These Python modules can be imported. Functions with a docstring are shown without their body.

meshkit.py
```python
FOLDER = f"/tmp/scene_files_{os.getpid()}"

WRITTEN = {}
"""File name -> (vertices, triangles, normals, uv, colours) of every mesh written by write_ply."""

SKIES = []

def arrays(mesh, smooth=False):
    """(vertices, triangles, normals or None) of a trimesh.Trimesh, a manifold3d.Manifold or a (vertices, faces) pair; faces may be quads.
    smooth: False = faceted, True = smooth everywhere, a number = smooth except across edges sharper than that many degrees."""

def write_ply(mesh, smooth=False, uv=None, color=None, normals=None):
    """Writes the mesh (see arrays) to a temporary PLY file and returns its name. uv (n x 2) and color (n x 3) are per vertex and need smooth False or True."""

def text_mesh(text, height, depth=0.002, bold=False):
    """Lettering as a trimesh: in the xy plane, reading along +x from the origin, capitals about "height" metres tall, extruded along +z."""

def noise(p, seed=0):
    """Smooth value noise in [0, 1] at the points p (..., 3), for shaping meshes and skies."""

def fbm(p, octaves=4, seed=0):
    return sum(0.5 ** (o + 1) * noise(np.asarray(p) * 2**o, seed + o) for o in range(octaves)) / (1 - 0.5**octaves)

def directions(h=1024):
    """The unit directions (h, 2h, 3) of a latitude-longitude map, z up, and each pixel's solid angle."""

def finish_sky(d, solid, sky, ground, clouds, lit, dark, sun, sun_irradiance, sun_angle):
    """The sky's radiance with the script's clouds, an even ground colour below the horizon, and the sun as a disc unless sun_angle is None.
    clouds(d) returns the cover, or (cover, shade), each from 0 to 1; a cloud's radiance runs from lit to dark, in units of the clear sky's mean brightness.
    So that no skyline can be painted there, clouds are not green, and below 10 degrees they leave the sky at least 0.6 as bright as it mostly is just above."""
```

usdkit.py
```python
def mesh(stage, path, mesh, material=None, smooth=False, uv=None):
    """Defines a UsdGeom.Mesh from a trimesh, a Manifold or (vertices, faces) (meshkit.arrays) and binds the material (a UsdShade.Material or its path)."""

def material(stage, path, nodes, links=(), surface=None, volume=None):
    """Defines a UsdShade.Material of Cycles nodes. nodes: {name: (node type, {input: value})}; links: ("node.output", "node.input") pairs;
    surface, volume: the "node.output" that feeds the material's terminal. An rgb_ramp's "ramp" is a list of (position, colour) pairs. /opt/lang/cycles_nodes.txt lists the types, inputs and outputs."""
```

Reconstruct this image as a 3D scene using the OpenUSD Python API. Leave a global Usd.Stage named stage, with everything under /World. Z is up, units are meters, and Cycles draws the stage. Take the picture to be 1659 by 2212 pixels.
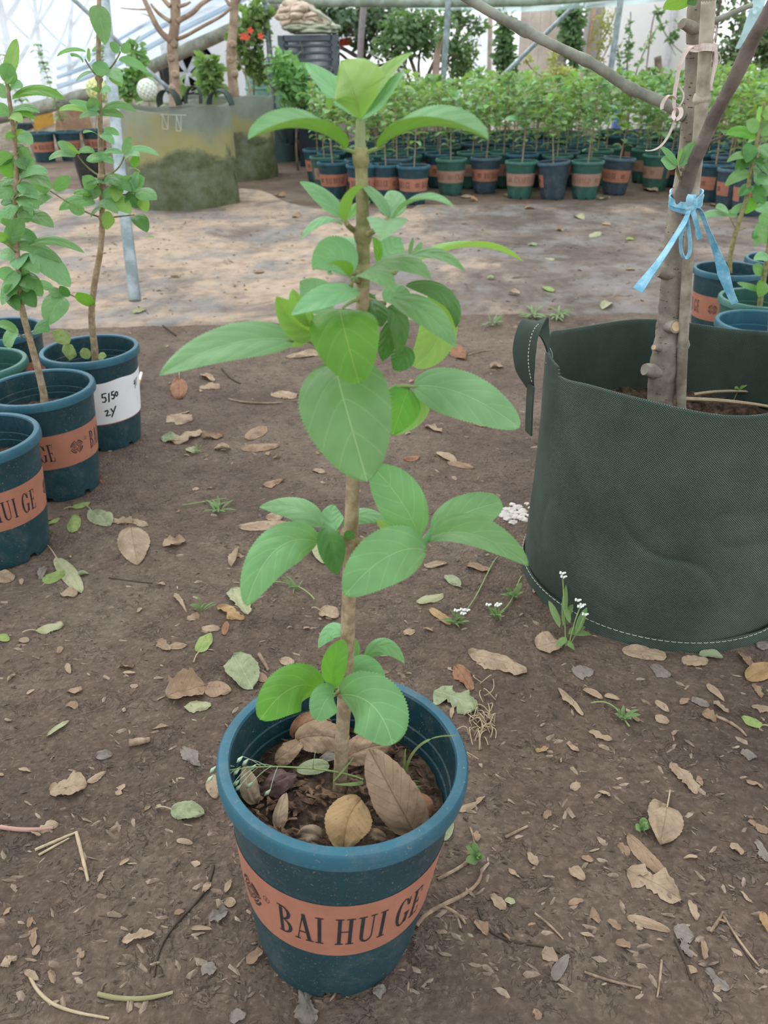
import math, random
import numpy as np, trimesh, usdkit, meshkit
from pxr import Usd, UsdGeom, UsdLux, UsdShade, Sdf, Gf, Vt
from shapely.geometry import Polygon, box as sbox, LineString, Point
from shapely.ops import unary_union
from shapely import affinity

stage = Usd.Stage.CreateInMemory()
UsdGeom.SetStageUpAxis(stage, UsdGeom.Tokens.z); UsdGeom.SetStageMetersPerUnit(stage, 1.0)
UsdGeom.Xform.Define(stage, '/World'); UsdGeom.Scope.Define(stage, '/World/Looks')
stage.SetDefaultPrim(stage.GetPrimAtPath('/World'))
rng = np.random.default_rng(7); random.seed(7)
V = lambda *a: np.array(a, float)
def unit(v): v = np.asarray(v, float); return v / max(np.linalg.norm(v), 1e-12)

# ------------------------------------------------------------------ camera
W, H = 1659, 2212
F, PITCH, ROLL, CAMZ = 1650.0, 0.525, -0.015, 0.818
EYE = V(0, 0, CAMZ)
FWD = V(0, math.cos(PITCH), -math.sin(PITCH)); _u = V(0, math.sin(PITCH), math.cos(PITCH)); _r = V(1, 0, 0)
RGT = _r * math.cos(ROLL) + _u * math.sin(ROLL); UPV = -_r * math.sin(ROLL) + _u * math.cos(ROLL)
cam = UsdGeom.Camera.Define(stage, '/World/camera')
cam.AddTransformOp().Set(Gf.Matrix4d(*[float(x) for r in ((*RGT, 0), (*UPV, 0), (*(-FWD), 0), (*EYE, 1)) for x in r]))
cam.CreateHorizontalApertureAttr(36.0); cam.CreateVerticalApertureAttr(36.0 * H / W); cam.CreateFocalLengthAttr(36.0 * F / W)
cam.CreateFStopAttr(12.0); cam.CreateFocusDistanceAttr(0.95); cam.CreateClippingRangeAttr(Gf.Vec2f(0.02, 500))
cam.CreateExposureAttr(1.5)
# ------------------------------------------------------------------ sky: an even, bright overcast, brighter overhead
M = lambda name, nodes, links, surf: usdkit.material(stage, '/World/Looks/' + name, nodes, links, surface=surf)
dome = UsdLux.DomeLight.Define(stage, '/World/overcast_sky')
dome.CreateIntensityAttr(0.215); dome.CreateColorAttr(Gf.Vec3f(0.95, 0.985, 1.0))
sun = UsdLux.DistantLight.Define(stage, '/World/veiled_sun')
sun.CreateAngleAttr(50.0); sun.CreateIntensityAttr(0.36); sun.CreateColorAttr(Gf.Vec3f(1.0, 0.98, 0.95))
sun.AddRotateXYZOp().Set(Gf.Vec3f(-28.0, -22.0, 0.0))

# pixel <-> point helpers (used once, to find where the real things stand)
def ray(px, py): return FWD + RGT * ((px - W / 2) / F) + UPV * ((H / 2 - py) / F)
def gnd(px, py, z=0.0):
    d = ray(px, py); return EYE + d * ((z - CAMZ) / d[2])
def at(px, py, y):
    d = ray(px, py); return EYE + d * (y / d[1])
def pxm(p): return F / float((np.asarray(p) - EYE) @ FWD)          # pixels per metre at a point
def pix(p):
    q = np.asarray(p, float) - EYE; z = q @ FWD
    return V(W / 2 + F * (q @ RGT) / z, H / 2 - F * (q @ UPV) / z)

# ------------------------------------------------------------------ objects
_n, _org = {}, {}
def numbered(parent, name):
    k = _n.get((parent, name), 0); _n[(parent, name)] = k + 1
    return f'{parent}/{name}' + (f'_{k:03d}' if k else '')
def tag(o, label=None, cat=None, group=None, kind=None):
    p = o if isinstance(o, Usd.Prim) else o.GetPrim()
    for k, v in (('label', label), ('category', cat), ('group', group), ('kind', kind)):
        if v: p.SetCustomDataByKey(k, v)
    return o
def thing(name, label, cat, loc=(0, 0, 0), group=None, rz=0.0, sc=1.0, tilt=(0, 0)):
    path = numbered('/World', name); x = UsdGeom.Xform.Define(stage, path)
    place(x, loc, rz, sc, tilt); _org[path] = V(*loc)
    tag(x, label, cat, group); return x
def place(x, loc, rz=0.0, sc=1.0, tilt=(0, 0)):
    x.ClearXformOpOrder(); x.AddTranslateOp().Set(Gf.Vec3d(*map(float, loc)))
    if rz or tilt[0] or tilt[1]: x.AddRotateXYZOp().Set(Gf.Vec3f(float(tilt[0]), float(tilt[1]), float(rz)))
    if sc != 1.0: x.AddScaleOp().Set(Gf.Vec3f(sc, sc, sc))
def dup(src, loc, label, rz=0.0, sc=1.0, group=None, tilt=(0, 0)):
    name = src.GetPrim().GetName().rsplit('_0', 1)[0]
    path = numbered('/World', name); x = UsdGeom.Xform.Define(stage, path)
    x.GetPrim().GetReferences().AddInternalReference(src.GetPath()); place(x, loc, rz, sc, tilt)
    x.GetPrim().SetInstanceable(True)
    p = x.GetPrim(); p.SetCustomDataByKey('label', label); p.SetCustomDataByKey('category', src.GetPrim().GetCustomDataByKey('category'))
    p.SetCustomDataByKey('group', group or ''); return x
def obj(name, mesh, mat, parent=None, smooth=40, uv=None, label=None, cat=None, group=None, kind=None):
    pp = '/World' if parent is None else str(parent.GetPath())
    path = numbered(pp, name)
    if isinstance(mesh, trimesh.Trimesh): mesh = (np.array(mesh.vertices), np.array(mesh.faces))
    v, f = np.asarray(mesh[0], float), np.asarray(mesh[1], int)
    top = '/'.join(pp.split('/')[:3]); v = v - _org.get(top, 0)
    o = usdkit.mesh(stage, path, (v, f), mat, smooth=True if uv is not None and smooth else smooth, uv=uv)
    return tag(o, label, cat, group, kind)

# ------------------------------------------------------------------ mesh makers
def merge(parts):
    vs, fs, n = [], [], 0
    for v, f in parts:
        f = np.asarray(f, int)
        if f.shape[1] == 4: f = np.vstack([f[:, [0, 1, 2]], f[:, [0, 2, 3]]])
        vs.append(np.asarray(v, float)); fs.append(f + n); n += len(v)
    return np.vstack(vs), np.vstack(fs)
def grid_faces(nu, nv, wrap=False):
    f = []
    a = np.arange(nv - 1)[:, None]; b = np.arange(nu if wrap else nu - 1)[None]
    b2 = (b + 1) % nu
    q = np.stack([a * nu + b, a * nu + b2, (a + 1) * nu + b2, (a + 1) * nu + b], -1).reshape(-1, 4)
    return np.vstack([q[:, [0, 1, 2]], q[:, [0, 2, 3]]])
def spline(pts, n):
    pts = np.asarray(pts, float)
    if len(pts) == 2: return pts[0] + (pts[1] - pts[0]) * np.linspace(0, 1, n)[:, None]
    from scipy.interpolate import CubicSpline
    d = np.r_[0, np.cumsum(np.linalg.norm(np.diff(pts, axis=0), axis=1) ** .5)]
    return CubicSpline(d, pts)(np.linspace(0, d[-1], n))
def tube(pts, radii, n=12, sides=8, rough=0.0, seed=0, caps=True):
    p = spline(pts, n) if n else np.asarray(pts, float); n = len(p)
    r = np.interp(np.linspace(0, 1, n), np.linspace(0, 1, len(radii)), radii) if np.ndim(radii) else np.full(n, radii)
    t = np.gradient(p, axis=0); t /= np.linalg.norm(t, axis=1, keepdims=True) + 1e-12
    ref = V(0, 0, 1) if abs(t[0][2]) < .9 else V(1, 0, 0)
    a = np.zeros_like(p); a[0] = unit(np.cross(t[0], ref))
    for i in range(1, n): a[i] = unit(a[i - 1] - t[i] * (a[i - 1] @ t[i]))
    b = np.cross(t, a); ang = np.arange(sides) * 2 * np.pi / sides
    rr = np.repeat(r[:, None], sides, 1)
    if rough: rr = rr * (1 + rough * (meshkit.noise(np.stack([np.cos(ang)[None] * 1.3 + 0 * rr, np.sin(ang)[None] * 1.3 + 0 * rr, np.arange(n)[:, None] * .45 + 0 * rr], -1) + seed * 7.3, seed) - .5) * 2)
    v = p[:, None] + rr[..., None] * (np.cos(ang)[None, :, None] * a[:, None] + np.sin(ang)[None, :, None] * b[:, None])
    v = v.reshape(-1, 3); f = grid_faces(sides, n, True)
    if caps:
        k = len(v); v = np.vstack([v, p[0], p[-1]]); j = np.arange(sides); j2 = (j + 1) % sides; e = (n - 1) * sides
        f = np.vstack([f, np.stack([j2, j, np.full(sides, k)], 1), np.stack([e + j, e + j2, np.full(sides, k + 1)], 1)])
    return v, f
def lathe(prof, seg=48, zmod=None):
    p = np.asarray(prof, float); n = len(p); th = np.arange(seg) * 2 * np.pi / seg
    v = np.stack([p[:, None, 0] * np.cos(th), p[:, None, 0] * np.sin(th), np.repeat(p[:, 1:2], seg, 1)], -1)
    if zmod is not None: v = zmod(v, th)
    return v.reshape(-1, 3), grid_faces(seg, n, True)
def box(c, s, rot=None):
    m = trimesh.creation.box(s); v = np.array(m.vertices)
    if rot is not None: v = v @ np.asarray(rot).T
    return v + np.asarray(c), np.array(m.faces)
def bar(a, b, w, h, up=(0, 0, 1)):
    a, b = np.asarray(a, float), np.asarray(b, float); t = unit(b - a); s = unit(np.cross(t, up)); u = np.cross(s, t)
    return box((a + b) / 2, (np.linalg.norm(b - a), w, h), np.stack([t, s, u], 1))
def ribbon(pts, wdir, width, n=24, thick=0.0008, twist=None):
    """A strap along pts; wdir gives its width direction (one or per point)."""
    p = spline(pts, n); wd = np.asarray(wdir, float)
    if wd.ndim == 1: wd = np.repeat(wd[None], n, 0)
    else: wd = np.stack([np.interp(np.linspace(0, 1, n), np.linspace(0, 1, len(wd)), wd[:, k]) for k in range(3)], 1)
    wid = np.interp(np.linspace(0, 1, n), np.linspace(0, 1, np.size(width)), np.atleast_1d(width)) if np.size(width) > 1 else np.full(n, width)
    t = np.gradient(p, axis=0); t /= np.linalg.norm(t, axis=1, keepdims=True) + 1e-12
    wd = wd - t * (wd * t).sum(1, keepdims=True); wd /= np.linalg.norm(wd, axis=1, keepdims=True) + 1e-12
    nn = np.cross(wd, t)
    c = [(-.5, -.5), (0, -.3), (.5, -.5), (.5, .5), (0, .7), (-.5, .5)]
    v = np.stack([p + wd * (a * wid)[:, None] + nn * b * thick for a, b in c], 1).reshape(-1, 3)
    f = grid_faces(6, n, True)
    e = (n - 1) * 6
    return v, np.vstack([f, [[0, 2, 1], [0, 3, 2], [0, 4, 3], [0, 5, 4]], np.array([[0, 1, 2], [0, 2, 3], [0, 3, 4], [0, 4, 5]]) + e])
def leaf_mesh(B, Mid, T, width, N, fold=.15, curl=.25, nu=10, nv=22, a=.62, b=.8, serr=.02, pucker=.012, wav=0.0, seed=0, twist=0.0, cut=None):
    """A leaf blade from base B through Mid to tip T; its upper side faces N."""
    B, Mid, T, N = (np.asarray(x, float) for x in (B, Mid, T, N))
    C = 2 * Mid - (B + T) / 2; t = np.linspace(0, 1, nv)[:, None]
    c = (1 - t) ** 2 * B + 2 * t * (1 - t) * C + t * t * T
    tg = 2 * (1 - t) * (C - B) + 2 * t * (T - C); tg /= np.linalg.norm(tg, axis=1, keepdims=True) + 1e-9
    side = np.cross(tg, N); side /= np.linalg.norm(side, axis=1, keepdims=True) + 1e-9
    nn = np.cross(side, tg)
    if twist:
        ph = twist * t; side, nn = side * np.cos(ph) + nn * np.sin(ph), nn * np.cos(ph) - side * np.sin(ph)
    tt = t[:, 0]; pk = a / (a + b); w = (np.maximum(tt, 1e-4) ** a * np.maximum(1 - tt, 1e-4) ** b) / (pk ** a * (1 - pk) ** b)
    w[0] = max(.03, w[0] * 0 + .03); w[-1] = .012
    u = np.linspace(-1, 1, nu + 1)[None]
    wj = w[:, None] * width / 2 * (1 + serr * np.where(np.arange(nv) % 2, 1, -1)[:, None] * (np.abs(u) > .95) * ((tt > .06) & (tt < .97))[:, None])
    if cut is not None: wj = wj * cut(tt, u)
    x = u * wj; ax = np.abs(x)
    q = np.abs(np.sin(np.pi * (tt[:, None] * 7.5 - 2.6 * ax / width * 2)))
    off = ax * math.sin(fold) - curl * x * x / (width / 2) + pucker * width * (q - .5) * (1 - np.abs(u)) * np.minimum(1, np.abs(u) * 4) - pucker * .8 * width * np.exp(-(ax / (.03 * width)) ** 2)
    if wav:
        P = np.stack([u * 1.7 + 0 * x, tt[:, None] * 3.1 + 0 * x, 0 * x + seed * 3.7], -1)
        off = off + wav * width * (meshkit.noise(P, seed) - .5) * (.25 + np.abs(u)) + wav * .35 * width * (meshkit.noise(P * 3, seed + 9) - .5)
    v = c[:, None] + side[:, None] * (x * math.cos(fold))[..., None] + nn[:, None] * off[..., None]
    uv = np.stack([x / width + .5, tt[:, None] + 0 * x], -1)
    return (v.reshape(-1, 3), grid_faces(nu + 1, nv)), uv.reshape(-1, 2)
# ------------------------------------------------------------------ materials
def srgb(r, g, b): return tuple((c / 255 / 12.92 if c <= 10 else ((c / 255 + .055) / 1.055) ** 2.4) for c in (r, g, b))
def simple(name, col, rough=.6, var=.12, scale=20, bump=0.0, bscale=60, spec=.4, metal=0.0, col2=None, coord='position', bdist=.002, lo=.4, hi=.65, detail=4):
    c1 = tuple(np.array(col) * (1 - var)); c2 = tuple(np.minimum(1, np.array(col) * (1 + var))) if col2 is None else col2
    src = ('g.position' if coord == 'position' else 't.' + coord)
    nodes = {'g': ('geometry', {}), 't': ('texture_coordinate', {}), 'n': ('noise_texture', {'scale': scale, 'detail': detail, 'roughness': .6}),
             'r': ('rgb_ramp', {'ramp': [(lo, c1), (hi, c2)]}), 'p': ('principled_bsdf', {'roughness': rough, 'specular_ior_level': spec, 'metallic': metal})}
    links = [(src, 'n.vector'), ('n.fac', 'r.fac'), ('r.color', 'p.base_color')]
    if bump:
        nodes['nb'] = ('noise_texture', {'scale': bscale, 'detail': 5, 'roughness': .65}); nodes['b'] = ('bump', {'strength': bump, 'distance': bdist})
        links += [(src, 'nb.vector'), ('nb.fac', 'b.height'), ('b.normal', 'p.normal')]
    return M(name, nodes, links, 'p.BSDF')
def leafmat(name, top, under, vein, trans, rough=.5, nveins=4.2, tw=.3, vw=.34, hv=.10, coord='position', nscale=35, spots=None):
    """Green leaf: pale midrib and side veins from the blade's own coordinates, matte paler underside, light shining through."""
    nodes = {'g': ('geometry', {}), 'o': ('object_info', {}), 'uv': ('uvmap', {'attribute': 'st'}), 's': ('separate_xyz', {}),
        'cx': ('math', {'math_type': 'subtract', 'value2': .5}), 'ab': ('math', {'math_type': 'absolute'}),
        'mid': ('map_range', {'range_type': 'smoothstep', 'from_min': .003, 'from_max': .015, 'to_min': .85, 'to_max': 0.0, 'clamp': True}),
        'k1': ('math', {'math_type': 'multiply', 'value2': nveins}), 'k2': ('math', {'math_type': 'multiply', 'value2': 4.4}),
        'sq': ('math', {'math_type': 'power', 'value2': 1.25}),
        'd': ('math', {'math_type': 'subtract'}), 'fr': ('math', {'math_type': 'pingpong', 'value2': .5}),
        'sv': ('map_range', {'range_type': 'smoothstep', 'from_min': .008, 'from_max': .05, 'to_min': vw, 'to_max': 0.0, 'clamp': True}),
        'mx': ('math', {'math_type': 'maximum'}),
        'n': ('noise_texture', {'scale': nscale, 'detail': 3}), 'nr': ('map_range', {'from_min': .3, 'from_max': .7, 'to_min': .86, 'to_max': 1.14}),
        'ov': ('map_range', {'from_min': 0, 'from_max': 1, 'to_min': 1 - hv * 1.6, 'to_max': 1 + hv * 1.6}), 'oh': ('map_range', {'from_min': 0, 'from_max': 1, 'to_min': .5 - hv * .16, 'to_max': .5 + hv * .12}),
        'vm': ('math', {'math_type': 'multiply'}),
        'c1': ('mix', {'color1': top, 'color2': vein}), 'c2': ('mix', {'color1': under, 'color2': tuple(np.minimum(1, np.array(under) * 1.35))}),
        'c3': ('mix', {}), 'h': ('hsv', {'saturation': 1.0}),
        'p': ('principled_bsdf', {'roughness': rough, 'specular_ior_level': .35, 'sheen_weight': .12, 'sheen_roughness': .45}), 'tb': ('translucent_bsdf', {'color': trans}), 'm': ('mix_closure', {'fac': tw}), 'bw': ('math', {'math_type': 'add'}), 'bp': ('bump', {'strength': .5, 'distance': .0012, })}
    links = [('fr.value', 'bw.value1'), ('mid.result', 'bw.value2'), ('bw.value', 'bp.height'), ('bp.normal', 'p.normal'), ('bp.normal', 'tb.normal'), ('uv.UV', 's.vector'), ('s.x', 'cx.value1'), ('cx.value', 'ab.value1'), ('ab.value', 'mid.value'), ('s.y', 'k1.value1'), ('ab.value', 'sq.value1'), ('sq.value', 'k2.value1'),
        ('k1.value', 'd.value1'), ('k2.value', 'd.value2'), ('d.value', 'fr.value1'), ('fr.value', 'sv.value'), ('mid.result', 'mx.value1'), ('sv.result', 'mx.value2'),
        ('g.position', 'n.vector'), ('n.fac', 'nr.value'), ('o.random', 'ov.value'), ('o.random', 'oh.value'), ('nr.result', 'vm.value1'), ('ov.result', 'vm.value2'),
        ('mx.value', 'c1.fac'), ('mx.value', 'c2.fac'), ('g.backfacing', 'c3.fac'), ('c1.color', 'c3.color1'), ('c2.color', 'c3.color2'),
        ('c3.color', 'h.color'), ('vm.value', 'h.value'), ('oh.result', 'h.hue'), ('h.color', 'p.base_color'), ('p.BSDF', 'm.closure1'), ('tb.BSDF', 'm.closure2')]
    return M(name, nodes, links, 'm.closure')
# ground: damp clay with dry skin, moss stains, fine crumb relief
def groundmat(name, cols, stain, stain_lo, scale=1.0):
    nodes = {'g': ('geometry', {}), 'n1': ('noise_texture', {'scale': 2.2 * scale, 'detail': 6, 'roughness': .62}), 'n2': ('noise_texture', {'scale': 38, 'detail': 5, 'roughness': .7}),
        'r1': ('rgb_ramp', {'ramp': [(.32, cols[0]), (.48, cols[1]), (.62, cols[2])]}), 'r2': ('rgb_ramp', {'ramp': [(.3, (.72, .72, .72)), (.55, (1, 1, 1)), (.75, (1.14, 1.13, 1.1))]}),
        'mul': ('mix', {'mix_type': 'multiply', 'fac': 1.0}), 'n3': ('noise_texture', {'scale': 3.4, 'detail': 5, 'roughness': .7}),
        'r3': ('map_range', {'from_min': stain_lo, 'from_max': stain_lo + .1, 'to_min': 0, 'to_max': .55, 'clamp': True}), 'st': ('mix', {'color2': stain}),
        'mp': ('mapping', {'scale': (1, 1, 1)}), 'v': ('voronoi_texture', {'scale': 150, 'randomness': 1.0, 'feature': 'f1'}), 'nb': ('noise_texture', {'scale': 85, 'detail': 6, 'roughness': .72, 'distortion': 1.4}),
        'vm': ('map_range', {'from_min': .0, 'from_max': .6, 'to_min': 0, 'to_max': .45, 'clamp': True}),
        'nf': ('noise_texture', {'scale': 42, 'detail': 4, 'roughness': .6, 'distortion': 1.2}), 'nk': ('math', {'math_type': 'subtract', 'value2': .5}), 'na': ('math', {'math_type': 'absolute'}), 'nl': ('map_range', {'from_min': .0, 'from_max': .022, 'to_min': .5, 'to_max': 0, 'clamp': True}), 'nm': ('noise_texture', {'scale': 17, 'detail': 3}), 'nq': ('map_range', {'from_min': .5, 'from_max': .6, 'to_min': 0, 'to_max': 1, 'clamp': True}), 'nx': ('math', {'math_type': 'multiply'}), 'fis': ('mix', {'color2': tuple(np.array(cols[0]) * .55)}), 'sb': ('math', {'math_type': 'subtract'}),
        'ad': ('math', {'math_type': 'add'}), 'b': ('bump', {'strength': 1.0, 'distance': .011}),
        'p': ('principled_bsdf', {'roughness': .75, 'specular_ior_level': .28})}
    links = [('g.position', 'n1.vector'), ('g.position', 'n2.vector'), ('g.position', 'n3.vector'), ('g.position', 'v.vector'), ('g.position', 'nb.vector'),
        ('n1.fac', 'r1.fac'), ('n2.fac', 'r2.fac'), ('r1.color', 'mul.color1'), ('r2.color', 'mul.color2'), ('n3.fac', 'r3.value'), ('r3.result', 'st.fac'), ('mul.color', 'st.color1'),
        ('g.position', 'nf.vector'), ('g.position', 'nm.vector'), ('nf.fac', 'nk.value1'), ('nk.value', 'na.value1'), ('na.value', 'nl.value'), ('nm.fac', 'nq.value'), ('nl.result', 'nx.value1'), ('nq.result', 'nx.value2'), ('nx.value', 'fis.fac'), ('st.color', 'fis.color1'),
        ('fis.color', 'p.base_color'), ('v.distance', 'vm.value'), ('vm.result', 'ad.value1'), ('nb.fac', 'ad.value2'), ('ad.value', 'sb.value1'), ('nx.value', 'sb.value2'), ('sb.value', 'b.height'), ('b.normal', 'p.normal')]
    return M(name, nodes, links, 'p.BSDF')
MG = groundmat('clay_soil', [srgb(106, 88, 77), srgb(130, 110, 96), srgb(146, 127, 112)], srgb(88, 92, 58), .66)
def clothmat():
    nodes = {'g': ('geometry', {}), 'mp': ('mapping', {'scale': (1.0, .8, 1.0)}), 'n1': ('noise_texture', {'scale': 1.9, 'detail': 8, 'roughness': .68, 'distortion': .5}), 'n2': ('noise_texture', {'scale': 14, 'detail': 6, 'roughness': .7}),
        'r1': ('rgb_ramp', {'ramp': [(.30, srgb(94, 83, 76)), (.42, srgb(118, 105, 97)), (.48, srgb(140, 125, 113)), (.54, srgb(168, 147, 128)), (.68, srgb(178, 157, 138))]}),
        'sx': ('separate_xyz', {}), 'gx': ('map_range', {'from_min': -.4, 'from_max': .9, 'to_min': .035, 'to_max': -.135, 'clamp': True}), 'adx': ('math', {'math_type': 'add'}),
        'n3': ('noise_texture', {'scale': 2.7, 'detail': 6, 'roughness': .65}), 'r3': ('map_range', {'from_min': .48, 'from_max': .60, 'to_min': 0, 'to_max': .75, 'clamp': True}), 'gr': ('mix', {'color2': srgb(128, 125, 124)}),
        'r2': ('rgb_ramp', {'ramp': [(.3, (.66, .64, .62)), (.52, (1.0, 1.0, 1.0)), (.7, (1.08, 1.08, 1.08))]}), 'mul': ('mix', {'mix_type': 'multiply', 'fac': 1.0}),
        'nb': ('noise_texture', {'scale': 60, 'detail': 5, 'roughness': .7}), 'b': ('bump', {'strength': .4, 'distance': .004}), 'p': ('principled_bsdf', {'roughness': .8, 'specular_ior_level': .2})}
    links = [('g.position', 'mp.vector'), ('mp.vector', 'n1.vector'), ('mp.vector', 'n2.vector'), ('mp.vector', 'n3.vector'), ('g.position', 'nb.vector'), ('g.position', 'sx.vector'), ('sx.x', 'gx.value'),
        ('n1.fac', 'adx.value1'), ('gx.result', 'adx.value2'), ('adx.value', 'r1.fac'), ('n3.fac', 'r3.value'), ('r3.result', 'gr.fac'), ('r1.color', 'gr.color1'),
        ('gr.color', 'mul.color1'), ('n2.fac', 'r2.fac'), ('r2.color', 'mul.color2'), ('mul.color', 'p.base_color'), ('nb.fac', 'b.height'), ('b.normal', 'p.normal')]
    return M('muddy_ground_cloth', nodes, links, 'p.BSDF')
MC = clothmat()
def potmat(name, col, dust=srgb(150, 140, 128), amt=.35, thr=.615):
    nodes = {'t': ('texture_coordinate', {}), 'o': ('object_info', {}), 'n': ('noise_texture', {'scale': 14, 'detail': 4}), 'r': ('rgb_ramp', {'ramp': [(.35, tuple(np.array(col) * .85)), (.65, tuple(np.array(col) * 1.18))]}),
        's': ('noise_texture', {'scale': 260, 'detail': 4, 'roughness': .7, 'distortion': 1.5}), 'sr': ('map_range', {'from_min': thr, 'from_max': thr + .06, 'to_min': 0, 'to_max': .75, 'clamp': True}),
        'f': ('noise_texture', {'scale': 26, 'detail': 6, 'roughness': .75}), 'fr': ('map_range', {'from_min': .5, 'from_max': .8, 'to_min': 0, 'to_max': amt, 'clamp': True}),
        'mx': ('math', {'math_type': 'maximum'}), 'd': ('mix', {'color2': dust}), 'nb': ('noise_texture', {'scale': 350, 'detail': 2}), 'b': ('bump', {'strength': .08, 'distance': .001}),
        'p': ('principled_bsdf', {'roughness': .5, 'specular_ior_level': .4})}
    links = [('t.object', 'n.vector'), ('t.object', 's.vector'), ('t.object', 'f.vector'), ('t.object', 'nb.vector'), ('n.fac', 'r.fac'), ('s.fac', 'sr.value'), ('f.fac', 'fr.value'), ('sr.result', 'mx.value1'), ('fr.result', 'mx.value2'),
        ('mx.value', 'd.fac'), ('r.color', 'd.color1'), ('d.color', 'p.base_color'), ('nb.fac', 'b.height'), ('b.normal', 'p.normal')]
    return M(name, nodes, links, 'p.BSDF')
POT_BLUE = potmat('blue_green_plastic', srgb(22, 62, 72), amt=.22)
POT_BLUE_LIT = potmat('blue_green_plastic_skylit_rim', srgb(42, 92, 110), amt=.25, thr=.64)  # same plastic, sky light on the upturned rim painted in as lighter blue
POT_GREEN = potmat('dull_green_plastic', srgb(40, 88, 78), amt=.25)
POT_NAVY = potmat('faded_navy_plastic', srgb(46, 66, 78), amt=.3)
POT_GREEN_LIT = potmat('dull_green_skylit_rim', srgb(62, 112, 102), amt=.25)  # green plastic lightened: rim skylight is put into the colour
POT_NAVY_LIT = potmat('faded_navy_skylit_rim', srgb(70, 98, 114), amt=.25)  # navy plastic lightened: rim skylight is put into the colour
POT_BLACK = potmat('black_plastic', srgb(38, 40, 42), amt=.25)
BAND = simple('terracotta_print', srgb(172, 116, 96), rough=.55, var=.06, scale=30, coord='object', bump=.05, bscale=400)
BAND2 = simple('faded_tan_print', srgb(162, 130, 114), rough=.6, var=.06, scale=30, coord='object')
INK = simple('dark_ink', srgb(38, 44, 50), rough=.6, var=.2, scale=60, coord='object')
INK2 = simple('faded_brown_ink', srgb(138, 88, 72), rough=.7, var=.1, scale=60, coord='object')
SOIL = simple('peat_soil', srgb(62, 50, 42), rough=.95, spec=.1, scale=90, col2=srgb(104, 86, 74), bump=.8, bscale=160, bdist=.006)
CHIP = simple('bark_chips', srgb(66, 48, 40), rough=.9, spec=.15, scale=55, col2=srgb(132, 106, 88))
L_TOP = leafmat('leaf_main', srgb(110, 154, 100), srgb(148, 176, 118), srgb(158, 194, 138), srgb(140, 196, 84), rough=.42, tw=.27)
L_YOUNG = leafmat('leaf_young', srgb(138, 182, 96), srgb(160, 194, 116), srgb(172, 200, 130), srgb(150, 200, 70), rough=.5, tw=.35)
L_PALE = leafmat('leaf_pale', srgb(126, 172, 122), srgb(160, 194, 150), srgb(168, 206, 152), srgb(130, 185, 90), rough=.5, tw=.28)
L_DARK = leafmat('leaf_dark', srgb(74, 124, 60), srgb(110, 142, 76), srgb(104, 146, 84), srgb(90, 150, 40), rough=.4, tw=.22)
L_GLOW = leafmat('leaf_lit_through', srgb(92, 154, 56), srgb(140, 174, 86), srgb(150, 194, 96), srgb(136, 196, 60), rough=.42, tw=.34)
L_BG = leafmat('leaf_nursery', srgb(126, 160, 98), srgb(154, 178, 126), srgb(144, 176, 116), srgb(150, 190, 92), rough=.5, tw=.32, hv=.22, vw=.2)
L_BG2 = leafmat('leaf_nursery_yellow', srgb(140, 170, 98), srgb(158, 180, 112), srgb(150, 180, 110), srgb(160, 200, 80), rough=.5, tw=.35, hv=.25, vw=.2)
STEM_G = simple('young_green_stem', srgb(146, 156, 112), rough=.6, scale=60, var=.12)
STEM_B = simple('brown_bark_stem', srgb(150, 128, 102), rough=.8, scale=90, col2=srgb(180, 160, 132), bump=.4, bscale=220)
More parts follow.
